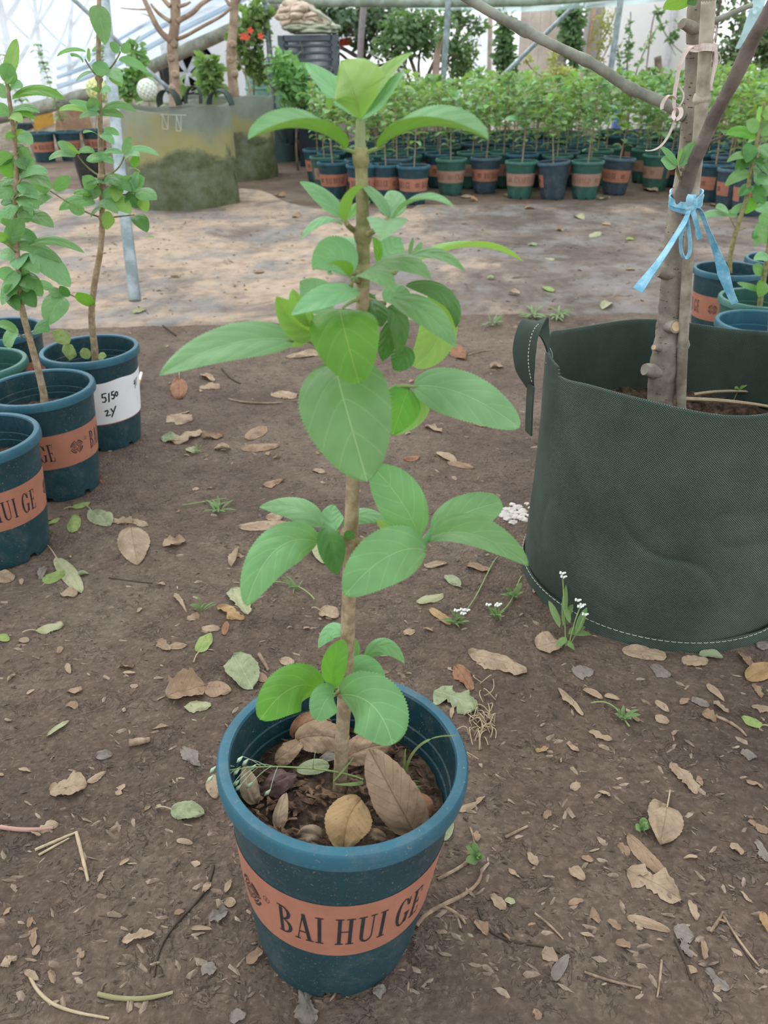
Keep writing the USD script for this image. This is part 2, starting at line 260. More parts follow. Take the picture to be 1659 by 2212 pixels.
STEM_M = simple('olive_bark_stem', srgb(128, 124, 80), rough=.7, scale=90, col2=srgb(158, 150, 106), bump=.3, bscale=200)
PETIOLE = simple('petiole_green', srgb(130, 148, 92), rough=.6, scale=60)
L_TWO = leafmat('leaf_two_tone', srgb(124, 172, 122), srgb(116, 160, 70), srgb(160, 200, 140), srgb(120, 180, 50), rough=.45, tw=.25)
def drymat(name, c, c2, vein):
    nodes = {'g': ('geometry', {}), 'uv': ('uvmap', {'attribute': 'st'}), 's': ('separate_xyz', {}), 'cx': ('math', {'math_type': 'subtract', 'value2': .5}), 'ab': ('math', {'math_type': 'absolute'}),
        'mid': ('map_range', {'range_type': 'smoothstep', 'from_min': .006, 'from_max': .022, 'to_min': .55, 'to_max': 0.0, 'clamp': True}),
        'k1': ('math', {'math_type': 'multiply', 'value2': 7.0}), 'k2': ('math', {'math_type': 'multiply', 'value2': 5.0}), 'd': ('math', {'math_type': 'subtract'}), 'fr': ('math', {'math_type': 'pingpong', 'value2': .5}),
        'sv': ('map_range', {'range_type': 'smoothstep', 'from_min': .01, 'from_max': .07, 'to_min': .4, 'to_max': 0.0, 'clamp': True}), 'mx': ('math', {'math_type': 'maximum'}),
        'n': ('noise_texture', {'scale': 30, 'detail': 6, 'roughness': .7}), 'r': ('rgb_ramp', {'ramp': [(.3, c), (.66, c2)]}), 'vx': ('mix', {'color2': vein}),
        'n2': ('noise_texture', {'scale': 140, 'detail': 3}), 'sp': ('map_range', {'from_min': .62, 'from_max': .7, 'to_min': 0, 'to_max': .45, 'clamp': True}), 'sm': ('mix', {'color2': tuple(np.array(c) * .45)}),
        'b': ('bump', {'strength': .35, 'distance': .002}), 'p': ('principled_bsdf', {'roughness': .8, 'specular_ior_level': .2}), 'tb': ('translucent_bsdf', {'color': c2}), 'm': ('mix_closure', {'fac': .12})}
    links = [('uv.UV', 's.vector'), ('s.x', 'cx.value1'), ('cx.value', 'ab.value1'), ('ab.value', 'mid.value'), ('s.y', 'k1.value1'), ('ab.value', 'k2.value1'), ('k1.value', 'd.value1'), ('k2.value', 'd.value2'), ('d.value', 'fr.value1'), ('fr.value', 'sv.value'),
        ('mid.result', 'mx.value1'), ('sv.result', 'mx.value2'), ('g.position', 'n.vector'), ('n.fac', 'r.fac'), ('r.color', 'vx.color1'), ('mx.value', 'vx.fac'), ('g.position', 'n2.vector'), ('n2.fac', 'sp.value'), ('vx.color', 'sm.color1'), ('sp.result', 'sm.fac'),
        ('n2.fac', 'b.height'), ('b.normal', 'p.normal'), ('sm.color', 'p.base_color'), ('p.BSDF', 'm.closure1'), ('tb.BSDF', 'm.closure2')]
    return M(name, nodes, links, 'm.closure')
DRY = {'tan': drymat('dry_leaf_tan', srgb(146, 124, 104), srgb(182, 160, 136), srgb(122, 98, 80)), 'brown': drymat('dry_leaf_brown', srgb(130, 106, 86), srgb(170, 144, 120), srgb(100, 76, 60)),
       'rust': drymat('dry_leaf_rust', srgb(124, 84, 64), srgb(164, 124, 98), srgb(98, 68, 54)), 'grey': drymat('dry_leaf_grey', srgb(116, 108, 102), srgb(148, 138, 128), srgb(98, 90, 84)),
       'gold': drymat('dry_leaf_gold', srgb(150, 120, 84), srgb(180, 150, 112), srgb(126, 94, 58)), 'pale': drymat('fallen_leaf_pale_green', srgb(150, 150, 116), srgb(178, 176, 142), srgb(182, 188, 156)),
       'green': drymat('fallen_leaf_green', srgb(112, 134, 76), srgb(154, 168, 106), srgb(160, 180, 116)), 'sage': drymat('fallen_leaf_sage', srgb(124, 134, 104), srgb(160, 166, 132), srgb(170, 182, 150)),
       'plum': drymat('dry_leaf_plum', srgb(88, 68, 66), srgb(122, 98, 92), srgb(76, 58, 56))}
TWIG = simple('dry_twig', srgb(128, 106, 88), rough=.85, scale=70, col2=srgb(166, 144, 122))
TWIG_D = simple('dark_twig', srgb(70, 58, 48), rough=.85, scale=70)
STRAW = simple('pale_straw', srgb(176, 158, 130), rough=.8, scale=50)
STEEL = simple('galvanised_steel', srgb(132, 146, 152), rough=.45, metal=.25, spec=.5, scale=14, col2=srgb(166, 177, 182))
# ------------------------------------------------------------------ ground
def gz(x, y):
    x = np.asarray(x, float); y = np.asarray(y, float)
    P = lambda s, k: np.stack([x * s, y * s, 0 * x + k], -1)
    n = meshkit.noise
    return .016 * (n(P(2.3, 1.5), 3) - .5) + .007 * (n(P(9, 4.5), 4) - .5) + .0042 * (n(P(31, 2.5), 5) - .5) + .0030 * (n(P(95, 7.5), 6) - .5) + .0022 * np.maximum(0, n(P(190, 3.5), 8) - .55) * 2
def make_ground():
    ny, nx = 500, 560
    ys = .22 * np.exp(np.linspace(0, math.log(13 / .22), ny)); u = np.linspace(-1, 1, nx)
    X = u[None] * (ys[:, None] * .95 + .7); Y = np.repeat(ys[:, None], nx, 1)
    v = np.stack([X, Y, gz(X, Y)], -1).reshape(-1, 3)
    far = (V([-60, -20, -.03], [60, -20, -.03], [60, 60, -.03], [-60, 60, -.03]).reshape(4, 3), np.array([[0, 1, 2], [0, 2, 3]]))
    return merge([(v, grid_faces(nx, ny)), far])
obj('ground', make_ground(), MG, smooth=True, kind='structure', label='damp brown clay ground scattered with leaf litter')
def make_cloth():
    nx, ny = 300, 170
    u = np.linspace(-1, 1, nx); t = np.linspace(0, 1, ny)
    y0 = 2.80 + .035 * np.sin(u * 9) + .05 * meshkit.noise(np.stack([u * 14, 0 * u, 0 * u], -1), 2) + .03 * meshkit.noise(np.stack([u * 60, 0 * u, 0 * u], -1), 3)
    y1 = 5.30 + 1.2 / (1 + np.exp((u * 5.2 + .75) * 9)) + .25 * meshkit.noise(np.stack([u * 6, 0 * u, 0 * u + 4], -1), 5) + .10 * (u > .05)
    Y = y0[None] + (y1 - y0)[None] * t[:, None]; X = u[None] * 5.2 + 0 * Y
    Z = gz(X, Y) * .7 + .006 + .010 * (meshkit.noise(np.stack([X * 3, Y * 8, 0 * X], -1), 11) - .5) - .012 * (t[:, None] < .004) + .004 * (meshkit.noise(np.stack([X * 20, Y * 40, 0 * X], -1), 12) - .5)
    return np.stack([X, Y, Z], -1).reshape(-1, 3), grid_faces(nx, ny)
obj('ground_cloth', make_cloth(), MC, smooth=True, kind='structure', label='mud-smeared tan ground cloth laid across the middle of the plot')

# ------------------------------------------------------------------ lettering (a high-contrast serif drawn as polygons, capital height 1)
def _ser(x, y, w=.26, h=.035): return sbox(x - w / 2, y, x + w / 2, y + h)
def _ring(cx, cy, rx, ry, thick, thin):
    o = affinity.scale(Point(0, 0).buffer(1, 24), rx, ry); i = affinity.scale(Point(0, 0).buffer(1, 24), rx - thick, ry - thin)
    return affinity.translate(o.difference(i), cx, cy)
def glyph(c):
    st = .115
    if c == 'I': return unary_union([sbox(.09, 0, .09 + st, 1), _ser(.147, 0), _ser(.147, .965)]), .30
    if c == 'B':
        bowl = lambda cy, ry, rx: _ring(.16, cy, rx, ry, .12, .035).intersection(sbox(.16, 0, 1, 1))
        return unary_union([sbox(.07, 0, .07 + st, 1), sbox(.0, 0, .2, .035), sbox(0, .965, .2, 1), bowl(.755, .245, .30), bowl(.265, .265, .34)]), .56
    if c == 'A':
        d = LineString([(.07, 0), (.27, 1)]).buffer(.018, cap_style=2); e = LineString([(.27, 1), (.47, 0)]).buffer(.058, cap_style=2)
        return unary_union([d, e.intersection(sbox(0, 0, 1, 1)), sbox(.13, .3, .42, .335), _ser(.07, 0, .2), _ser(.47, 0, .26)]), .58
    if c == 'H': return unary_union([sbox(.09, 0, .09 + st, 1), sbox(.43, 0, .43 + st, 1), sbox(.15, .49, .5, .525)] + [_ser(x, y) for x in (.147, .487) for y in (0, .965)]), .64
    if c == 'U':
        arc = _ring(.30, .26, .21, .26, .115, .05).intersection(sbox(0, 0, .30, .26)).union(_ring(.30, .26, .21, .26, .04, .05).intersection(sbox(.30, 0, 1, .26)))
        return unary_union([sbox(.09, .25, .09 + st, 1), sbox(.472, .25, .51, 1), arc, _ser(.147, .965), _ser(.49, .965, .2)]), .62
    if c in 'GCO':
        r = _ring(.30, .5, .27, .51, .125, .04)
        if c == 'O': return r, .60
        r = r.difference(sbox(.40, .30 if c == 'C' else .42, 1, .72)); r = r.union(sbox(.50, .68, .535, .98))
        if c == 'G': r = r.union(sbox(.43, .05, .53, .42)).union(_ser(.48, .40, .24))
        return r, .62
    if c == 'E': return unary_union([sbox(.07, 0, .07 + st, 1), sbox(0, 0, .42, .04), sbox(0, .96, .40, 1), sbox(.1, .48, .32, .52), sbox(.385, 0, .42, .24), sbox(.37, .78, .40, 1), sbox(.30, .4, .33, .6)]), .48
    if c == 'N': return unary_union([sbox(.07, 0, .11, 1), sbox(.45, 0, .49, 1), LineString([(.09, 1), (.47, 0)]).buffer(.055, cap_style=2).intersection(sbox(0, 0, 1, 1)), _ser(.09, 0, .2), _ser(.47, .965, .2)]), .58
    if c == 'R': return unary_union([glyph('B')[0].intersection(sbox(0, .49, 1, 1)), sbox(.07, 0, .185, 1), _ser(.13, 0), LineString([(.26, .5), (.47, 0)]).buffer(.055, cap_style=2).intersection(sbox(0, 0, 1, 1))]), .56
    if c == 'L': return unary_union([sbox(.07, 0, .185, 1), _ser(.13, .965), sbox(0, 0, .42, .04), sbox(.385, 0, .42, .26)]), .46
    if c == 'D': return unary_union([sbox(.07, 0, .185, 1), sbox(0, 0, .2, .035), sbox(0, .965, .2, 1), _ring(.16, .5, .38, .5, .13, .035).intersection(sbox(.16, 0, 1, 1))]), .60
    return Polygon(), .20
def text_poly(s, gap=.07):
    x, out = 0, []
    for c in s:
        g, w = glyph(c)
        if not g.is_empty: out.append(affinity.translate(g, x, 0))
        x += w + gap
    return unary_union(out), x - gap
def pinwheel():
    out = []
    for k in range(4):
        a0 = math.pi / 4 + k * math.pi / 2
        for r, wd, sp in ((.24, .035, .5), (.46, .05, .52), (.68, .06, .5), (.9, .085, .44)):
            q = [(r * math.cos(a0 + s * sp + .10), r * math.sin(a0 + s * sp + .10)) for s in np.linspace(-1, 1, 10)]
            out.append(LineString(q).buffer(wd * .8))
        b0 = k * math.pi / 2
        out.append(LineString([(r * math.cos(b0 + .5 * r - .2), r * math.sin(b0 + .5 * r - .2)) for r in np.linspace(.22, 1.02, 8)]).buffer(.035))
    return unary_union(out)
def reg_mark():
    return unary_union([_ring(0, 0, 1, 1, .12, .12), affinity.translate(affinity.scale(glyph('R')[0], 1.0, 1.1, origin=(0, 0)), -.28, -.55)])
def wrap_poly(poly, prof, off, zc, th0, strip=.008, T=None):
    """Polygon in (arc, height) metres laid on the pot wall, radius prof(z) + off, centred on height zc and angle th0."""
    parts = []
    x0, y0, x1, y1 = poly.bounds; n = max(1, int((x1 - x0) / strip) + 1)
    for k in range(n):
        g = poly.intersection(sbox(x0 + (x1 - x0) * k / n, y0 - 1, x0 + (x1 - x0) * (k + 1) / n, y1 + 1))
        for q in getattr(g, 'geoms', [g]):
            if q.geom_type == 'Polygon' and q.area > 1e-10:
                v2, f = trimesh.creation.triangulate_polygon(q, engine='earcut')
                parts.append((np.asarray(v2), np.asarray(f)))
    v2, f = merge(parts)
    z = zc + v2[:, 1]; r = prof(z) + off; th = th0 + v2[:, 0] / prof(zc)
    v = np.stack([r * np.cos(th), r * np.sin(th), z], -1)
    return v, f

# ------------------------------------------------------------------ nursery pots
ZP = [0, .010, .03, .12, .222]; RP = [.0828, .0848, .0885, .1005, .1118]
wallr = lambda z: np.interp(z, ZP, RP)
def pot_mesh(seg=64, part='all'):
    foot = [(.0, .014), (.06, .014), (.078, .012)] + list(zip(RP, ZP)) + [(.1128, .2300)]
    lip = [(.1128, .2300), (.1175, .2345), (.1206, .2362), (.1212, .2430), (.1205, .2505), (.1185, .2534), (.1142, .2540), (.1096, .2532), (.1084, .2500)]
    inn = [(.1084, .2500), (.1076, .215), (.1062, .2135), (.1054, .200), (.1040, .1985), (.1010, .16), (.097, .12)]
    def feet(v, th):
        k = np.abs(((th * 6 / (2 * np.pi)) % 1) - .5) < .11
        v[3, k, 2] = .011; v[4, k, 2] = .0125
        return v
    if part == 'lip': return lathe(lip, seg)
    if part == 'body': return merge([lathe(foot, seg, feet), lathe(inn, seg)])
    return lathe(foot + lip[1:] + inn[1:], seg, feet)
def soil_mesh(z=.19, r=.1025, seed=0, amp=.012, mound=.008, n=18, seg=40):
    rr = np.linspace(.001, 1, n); th = np.arange(seg) * 2 * np.pi / seg
    x = rr[:, None] * r * np.cos(th); y = rr[:, None] * r * np.sin(th)
    e = np.minimum(1, (1 - rr[:, None]) * 6 + .25)
    h = z + mound * (1 - rr[:, None] ** 2) + e * amp * (meshkit.noise(np.stack([x * 28, y * 28, 0 * x + seed], -1), seed) - .5) + amp * .6 * (meshkit.noise(np.stack([x * 80, y * 80, 0 * x + seed], -1), seed + 1) - .5)
    return np.stack([x, y, h], -1).reshape(-1, 3), grid_faces(seg, n, True)
ZB0, ZB1 = .090, .174                                           # the printed band's lower and upper edge
def band_parts(t, th_logo, xf=lambda v: v, bandm=BAND, inkm=INK, words='BAI HUI GE', pitch=math.radians(134), n=3, seam=None, small=False, extra=False):
    span = (th_logo - .45, th_logo - .45 + (seam or 5.9))
    zc = (ZB0 + ZB1) / 2; R = wallr(zc); h = ZB1 - ZB0
    th = np.linspace(span[0], span[1], 40 if small else 90); z = np.linspace(ZB0, ZB1, 3)
    o = 4e-4
    v = np.stack([(wallr(z)[:, None] + o) * np.cos(th), (wallr(z)[:, None] + o) * np.sin(th), np.repeat(z[:, None], len(th), 1)], -1).reshape(-1, 3)
    b = obj('label_band', (xf(v), grid_faces(len(th), 3)), bandm, t, smooth=True)
    cap = h * .51; pieces = []
    tp, w = text_poly(words, .06); sx = (math.radians(84) * R) / w
    for k in range(n):
        a = th_logo + k * pitch
        if a + .3 > span[1]: break
        if a + math.radians(115) < span[1]:
            pieces.append(wrap_poly(affinity.translate(affinity.scale(tp, sx, cap, origin=(0, 0)), 0, -cap / 2), wallr, 8e-4, zc, a + math.radians(21.5)))
            if not small: pieces.append(wrap_poly(affinity.scale(reg_mark(), .0042, .0042, origin=(0, 0)), wallr, 8e-4, zc + .013, a + math.radians(14)))
        pieces.append(wrap_poly(affinity.scale(pinwheel(), .0165, .0165, origin=(0, 0)), wallr, 8e-4, zc, a))
    if extra:
        tp2, w2 = text_poly('CNAROLD NAROLD', .06)
        for k in range(n): pieces.append(wrap_poly(affinity.scale(tp2, .09 / w2, .0045, origin=(0, 0)), wallr, 8e-4, ZB0 - .012, th_logo + k * pitch + .3))
    v, f = merge(pieces)
    obj('lettering', (xf(v), f), inkm, b, smooth=False)
    return b

# the plant in front: its pot stands a little out of plumb
BASE = V(-.061, .507, 0); AX = unit(V(.075, .061, 1))
_e1 = unit(np.cross(V(0, 1, 0), AX)); _e2 = np.cross(AX, _e1); RT = np.stack([_e1, _e2, AX], 1)
mainxf = lambda v: np.asarray(v) @ RT.T + BASE + V(0, 0, -.003)
hero = thing('potted_shrub', 'sharp foreground shrub with large matte green leaves in a blue-green pot lettered BAI HUI GE', 'potted plant', tuple(BASE))
pm = pot_mesh(144, 'body'); hp_ = obj('pot', (mainxf(pm[0]), pm[1]), POT_BLUE, hero, smooth=35)
pm = pot_mesh(144, 'lip'); obj('rim', (mainxf(pm[0]), pm[1]), POT_BLUE_LIT, hp_, smooth=40)
band_parts(hero, math.radians(-90 - 53), mainxf)
sm = soil_mesh(.188, .1025, 5, .014, .006, 40, 90); obj('soil', (mainxf(sm[0]), sm[1]), SOIL, hero, smooth=True)
# ------------------------------------------------------------------ the foreground shrub: stem, branchlets and every leaf where it grows
_sp = [(733, 1726), (739, 1600), (747, 1450), (755, 1250), (762, 1060), (770, 900), (778, 760), (784, 620), (784, 508), (782, 400), (778, 330), (779, 258)]
_sy = np.interp([p[1] for p in _sp], [258, 1726], [.570, .528])
STEM = [at(p[0], p[1], y) for p, y in zip(_sp, _sy)]
_spy = np.array([p[1] for p in _sp], float)
def ystem(py): return float(np.interp(py, [258, 1726], [.570, .528]))
def P3(px, py, dy=0.0): return at(px, py, ystem(py) + dy)
_sr = [.0072, .0068, .0065, .0062, .0058, .0055, .0052, .0049, .0047, .0042, .0038, .0034]
obj('stem', tube(STEM[:8], [r * 1.0 for r in _sr[:8]], 46, 12, .06, 1), STEM_B, hero, label='lower stem with pale brown bark')
obj('stem', tube(STEM[7:11], [.0049, .0047, .0044, .0040], 22, 12, .04, 2), STEM_M, hero, label='upper stem with olive green bark')
obj('stem', tube(STEM[10:], [.0040, .0033, .0030], 12, 12), STEM_G, hero, label='pale green shoot tip of the stem')
for (px, py, r) in ((784, 508, .0066), (780, 343, .0058), (783, 590, .0066), (765, 840, .0066), (752, 1160, .0072), (742, 1492, .0076)):
    i = P3(px, py); obj('node', tube([i - V(0, 0, .006), i - V(0, 0, .002), i + V(0, 0, .003), i + V(0, 0, .007)], [r * .8, r, r * .98, r * .74], 9, 12, .1, 3), STEM_M if py < 800 else STEM_B, hero)
BR = [((784, 508, 0), (765, 498, 0), (748, 482, -.012), .0026), ((784, 508, 0), (806, 500, -.01), (838, 474, -.02), .0026), ((783, 592, 0), (768, 590, -.01), (756, 592, -.02), .0024), ((783, 592, 0), (815, 588, .0), (852, 590, .01), .0024),
      ((775, 690, 0), (720, 722, -.02), (662, 722, -.03), .0026), ((776, 640, 0), (800, 650, .01), (832, 655, .02), .0026), ((765, 845, 0), (800, 846, .0), (842, 843, .0), .0028), ((776, 610, 0), (762, 606, -.02), (758, 618, -.03), .0022),
      ((752, 1160, 0), (716, 1150, .0), (694, 1158, -.006), .0026), ((752, 1165, 0), (840, 1178, -.01), (908, 1170, -.018), .0032), ((744, 1478, 0), (730, 1496, -.012), (720, 1502, -.02), .0024), ((745, 1474, 0), (757, 1440, .02), (768, 1425, .03), .0022)]
for a, b, c, r in BR: obj('branch', tube([P3(*a), P3(*b), P3(*c)], [r, r * .8, r * .7], 10, 8), STEM_M, hero)
UP, CAMD, LFT, RGT_ = V(0, 0, 1), V(0, -1, .15), V(-1, 0, 0), V(1, 0, 0)
def nd(u=0, c=0, r=0): return unit(UP * u + V(0, -1, 0) * c + V(1, 0, 0) * r)
# base, middle, tip as (px, py, depth offset), width in px, facing (up, towards camera, right), options, petiole start
LV = [
 ((778, 255, -.004), (764, 205, -.026), (735, 134, -.010), 156, (.25, -1, 0), dict(m='Y', fold=.42, curl=-.15, a=.75, b=.42), None),
 ((777, 255, .004), (715, 190, .012), (658, 135, .022), 62, (.5, .8, .5), dict(m='P', fold=.3, curl=.1), None),
 ((781, 253, .004), (826, 172, .010), (893, 113, .022), 62, (.9, .5, -.4), dict(m='Y', fold=.35, curl=.1), None),
 ((781, 257, .0), (826, 208, .002), (871, 153, .006), 52, (.4, .6, -.7), dict(m='P', fold=.2, curl=.1), None),
 ((746, 322, -.006), (655, 277, -.030), (536, 300, -.050), 104, (1, .26, 0), dict(m='W', fold=.62, curl=.0, a=.6, b=.62), (779, 347, 0)),
 ((817, 320, -.006), (925, 272, -.030), (1054, 302, -.050), 104, (1, .26, 0), dict(m='W', fold=.62, curl=.0, a=.6, b=.62), (781, 347, 0)),
 ((742, 474, -.012), (700, 426, -.005), (647, 393, .0), 50, (.8, .5, .2), dict(m='P', fold=.2), None),
 ((748, 478, -.014), (752, 432, -.018), (786, 403, -.012), 40, (.4, -.6, -.6), dict(m='G', fold=.35), None),
 ((738, 486, -.014), (700, 472, -.028), (651, 517, -.040), 40, (.8, .5, -.3), dict(m='P', fold=.25, curl=.4), None),
 ((755, 474, .0), (772, 452, .016), (800, 434, .026), 40, (.8, .4, .0), dict(m='G', fold=.3), None),
 ((700, 456, .012), (706, 448, .02), (712, 442, .025), 16, (.6, .5, 0), dict(m='Y'), None),
 ((838, 470, -.018), (812, 424, -.010), (778, 398, .0), 38, (.7, .6, .5), dict(m='P', fold=.3), None),
 ((842, 472, -.018), (848, 440, -.004), (838, 412, .014), 62, (.6, .9, -.2), dict(m='P', fold=.2), None),
 ((848, 474, -.02), (905, 432, -.034), (980, 448, -.05), 48, (1, .25, .1), dict(m='P', fold=.42, curl=.05), None),
 ((838, 476, -.022), (834, 486, -.050), (822, 520, -.074), 92, (1, .75, 0), dict(m='P', fold=.3, curl=.1, a=.5, b=.9), None),
 ((778, 530, .004), (735, 520, .02), (688, 523, .035), 40, (1, .55, 0), dict(m='P', fold=.1, curl=.2), None),
 ((754, 596, -.016), (722, 556, -.010), (675, 580, -.012), 92, (.5, .9, .2), dict(m='P', fold=.35, curl=.1), None),
 ((757, 600, -.020), (742, 572, -.032), (703, 573, -.040), 30, (.7, -.4, -.2), dict(m='G', fold=.4), None),
 ((764, 585, .01), (763, 572, .012), (764, 560, .012), 9, (.0, 1, 0), dict(m='P', serr=0), None),
 ((796, 586, -.02), (860, 563, -.045), (932, 604, -.065), 64, (.9, .65, .1), dict(m='T', fold=.2, curl=.3), None),
 ((836, 566, .012), (846, 540, .02), (866, 514, .026), 66, (.4, .9, .0), dict(m='P', fold=.2), None),
 ((872, 560, -.004), (940, 549, -.02), (1005, 588, -.03), 42, (.9, .5, .1), dict(m='T', fold=.3, curl=.2), None),
 ((880, 578, .02), (1010, 533, .045), (1129, 564, .07), 62, (1, -.15, 0), dict(m='Y', fold=.4, curl=.0), (852, 590, .01)),
 ((884, 548, .0), (888, 530, .0), (892, 512, .0), 12, (0, 1, .3), dict(m='P', serr=0, fold=.5), None),
 ((895, 550, .004), (904, 536, .004), (912, 524, .006), 14, (0, 1, -.3), dict(m='P', serr=0, fold=.4), None),
 ((814, 566, .012), (816, 536, .012), (804, 512, .010), 24, (.1, .8, .5), dict(m='G', fold=.3), None),
 ((768, 604, -.026), (806, 588, -.05), (853, 633, -.072), 64, (.9, .8, .2), dict(m='T', fold=.2, curl=.2), None),
 ((772, 626, -.026), (712, 640, -.055), (629, 681, -.080), 70, (.8, .8, -.1), dict(m='P', fold=.25, curl=.1), None),
 ((676, 718, -.034), (628, 690, -.044), (597, 640, -.050), 92, (.1, .8, .5), dict(m='Y', fold=.6, curl=-.1), None),
 ((668, 706, -.044), (648, 660, -.056), (632, 624, -.06), 50, (.1, .9, -.3), dict(m='Y', fold=.5, pucker=.03), None),
 ((718, 668, .012), (684, 636, .016), (648, 608, .02), 74, (.5, .9, .0), dict(m='P', fold=.1), None),
 ((636, 735, -.034), (498, 742, -.055), (344, 812, -.085), 104, (.85, .75, -.15), dict(m='P', fold=.22, curl=.15, a=.55, b=.75), (686, 748, -.002)),
 ((660, 728, -.02), (640, 736, -.02), (622, 750, -.016), 40, (.3, -.8, 0), dict(m='G', fold=.3), None),
 ((738, 668, -.030), (744, 712, -.062), (776, 829, -.074), 150, (.45, 1, .05), dict(m='G2', fold=.12, curl=.2, a=.5, b=.55), (776, 650, 0)),
 ((722, 782, -.022), (744, 868, -.058), (793, 1040, -.084), 202, (.55, 1, -.05), dict(m='T', fold=.12, curl=.16, a=.55, b=.60), (766, 790, 0)),
 ((893, 835, .004), (996, 850, -.012), (1122, 924, -.03), 112, (.75, .9, .1), dict(m='P', fold=.12, curl=.25, a=.5, b=.58), (842, 843, 0)),
 ((884, 838, .006), (868, 880, -.004), (848, 940, -.010), 90, (.3, .9, .35), dict(m='G', fold=.25, curl=.2), (845, 843, 0)),
 ((902, 846, .016), (898, 886, .012), (848, 940, .0), 60, (.1, -.7, .5), dict(m='Y', fold=.4), None),
 ((830, 850, .01), (822, 830, .02), (815, 808, .03), 30, (.4, .8, -.5), dict(m='Y', fold=.3), None),
 ((846, 645, -.02), (920, 676, -.045), (985, 751, -.060), 66, (.7, .8, .1), dict(m='T', fold=.2, curl=.2), None),
 ((876, 617, .022), (965, 640, .026), (984, 708, .028), 50, (.7, .6, .4), dict(m='D', fold=.2, curl=.3), None),
 ((925, 640, .03), (945, 720, .035), (892, 790, .032), 84, (-.3, -1, .1), dict(m='Y', fold=.15, curl=.2, a=.5, b=.5), None),
 ((804, 648, .008), (816, 678, -.006), (824, 706, -.01), 48, (.4, .9, .1), dict(m='D', fold=.2), None),
 ((836, 665, .016), (862, 700, .010), (858, 772, .006), 58, (.2, .8, .6), dict(m='D', fold=.3, curl=.3), None),
 ((850, 690, .02), (836, 740, .02), (826, 780, .02), 44, (.2, .9, -.4), dict(m='D', fold=.2), None),
 ((876, 748, .02), (868, 776, .014), (850, 800, .01), 54, (.5, .9, -.2), dict(m='D', fold=.15), None),
 ((828, 648, .024), (858, 636, .03), (888, 640, .034), 52, (.6, .9, .0), dict(m='P', fold=.15), None),
 ((782, 640, .014), (798, 652, .012), (800, 672, .012), 34, (.5, .9, .1), dict(m='D', fold=.15), None),
 ((905, 1160, -.022), (866, 1082, -.030), (806, 1010, -.022), 108, (.55, .95, .3), dict(m='T', fold=.15, curl=.15, a=.5, b=.55), (908, 1172, -.018)),
 ((934, 1148, .0), (996, 1112, .012), (1084, 1084, .030), 86, (.8, .8, -.1), dict(m='T', fold=.1, curl=.2, a=.6, b=.45), (910, 1172, -.018)),
 ((924, 1164, -.016), (1022, 1154, -.040), (1141, 1222, -.06), 92, (.95, .5, .1), dict(m='T', fold=.42, curl=.05, a=.55, b=.7), (910, 1174, -.018)),
 ((920, 1188, -.032), (838, 1202, -.070), (745, 1287, -.096), 124, (.75, .95, .15), dict(m='T', fold=.16, curl=.2, a=.5, b=.6), (908, 1172, -.018)),
 ((916, 1182, -.022), (930, 1150, -.024), (942, 1118, -.02), 15, (0, 1, .2), dict(m='P', serr=0, fold=.5), None),
 ((914, 1180, -.026), (922, 1160, -.028), (930, 1140, -.026), 10, (0, 1, -.4), dict(m='P', serr=0, fold=.5), None),
 ((686, 1170, -.012), (596, 1188, -.040), (532, 1308, -.068), 104, (.7, .9, -.25), dict(m='T', fold=.14, curl=.25, a=.5, b=.6), None),
 ((695, 1138, .010), (640, 1098, .020), (560, 1096, .034), 56, (.9, .6, -.1), dict(m='P', fold=.15, curl=.3), None),
 ((726, 1146, .014), (716, 1118, .024), (722, 1090, .034), 52, (.5, .9, 0), dict(m='P', fold=.12), None),
 ((742, 1142, .018), (790, 1112, .030), (848, 1142, .03), 40, (.9, .5, .1), dict(m='P', fold=.2, curl=.35), None),
 ((812, 1128, .028), (830, 1136, .02), (846, 1146, .014), 26, (.0, -.8, .1), dict(m='Y', fold=.1), None),
 ((706, 1140, -.008), (716, 1184, -.024), (727, 1242, -.030), 66, (.35, .9, .4), dict(m='D', fold=.3, curl=.2), None),
 ((750, 1166, -.012), (756, 1156, -.018), (764, 1150, -.02), 26, (.3, .9, 0), dict(m='D'), None),
 ((722, 1486, -.022), (722, 1434, -.030), (744, 1383, -.024), 56, (.15, 1, -.1), dict(m='G2', fold=.25, curl=.1, pucker=.03, a=.6, b=.6), None),
 ((722, 1496, -.024), (704, 1514, -.046), (684, 1557, -.058), 70, (.7, .9, .1), dict(m='T', fold=.15, curl=.2, a=.5, b=.55), None),
 ((690, 1490, -.012), (630, 1487, -.034), (562, 1555, -.056), 104, (.75, .85, -.15), dict(m='G2', fold=.14, curl=.35, a=.5, b=.55), (738, 1492, 0)),
 ((736, 1502, -.012), (804, 1524, -.05), (848, 1608, -.074), 134, (.7, .95, .15), dict(m='T', fold=.14, curl=.25, a=.5, b=.48), None),
 ((742, 1472, .006), (786, 1450, .008), (832, 1484, .004), 72, (.8, .8, .1), dict(m='T', fold=.12, curl=.25), None),
 ((788, 1422, .026), (832, 1396, .028), (874, 1434, .024), 40, (.9, .6, .2), dict(m='T', fold=.15, curl=.3), (768, 1425, .03)),
 ((740, 1374, .012), (714, 1364, .02), (687, 1400, .02), 40, (.9, .6, -.2), dict(m='P', fold=.15, curl=.3), None),
 ((768, 1420, .022), (768, 1398, .024), (764, 1376, .024), 20, (.2, .9, .3), dict(m='T', fold=.3), None),
 ((700, 1488, -.004), (698, 1480, -.004), (698, 1472, -.004), 8, (0, 1, 0), dict(m='P', serr=0, fold=.5), None),
]
MM = {'W': L_TWO, 'T': L_TOP, 'Y': L_YOUNG, 'P': L_PALE, 'D': L_DARK, 'G': L_GLOW, 'G2': L_GLOW}
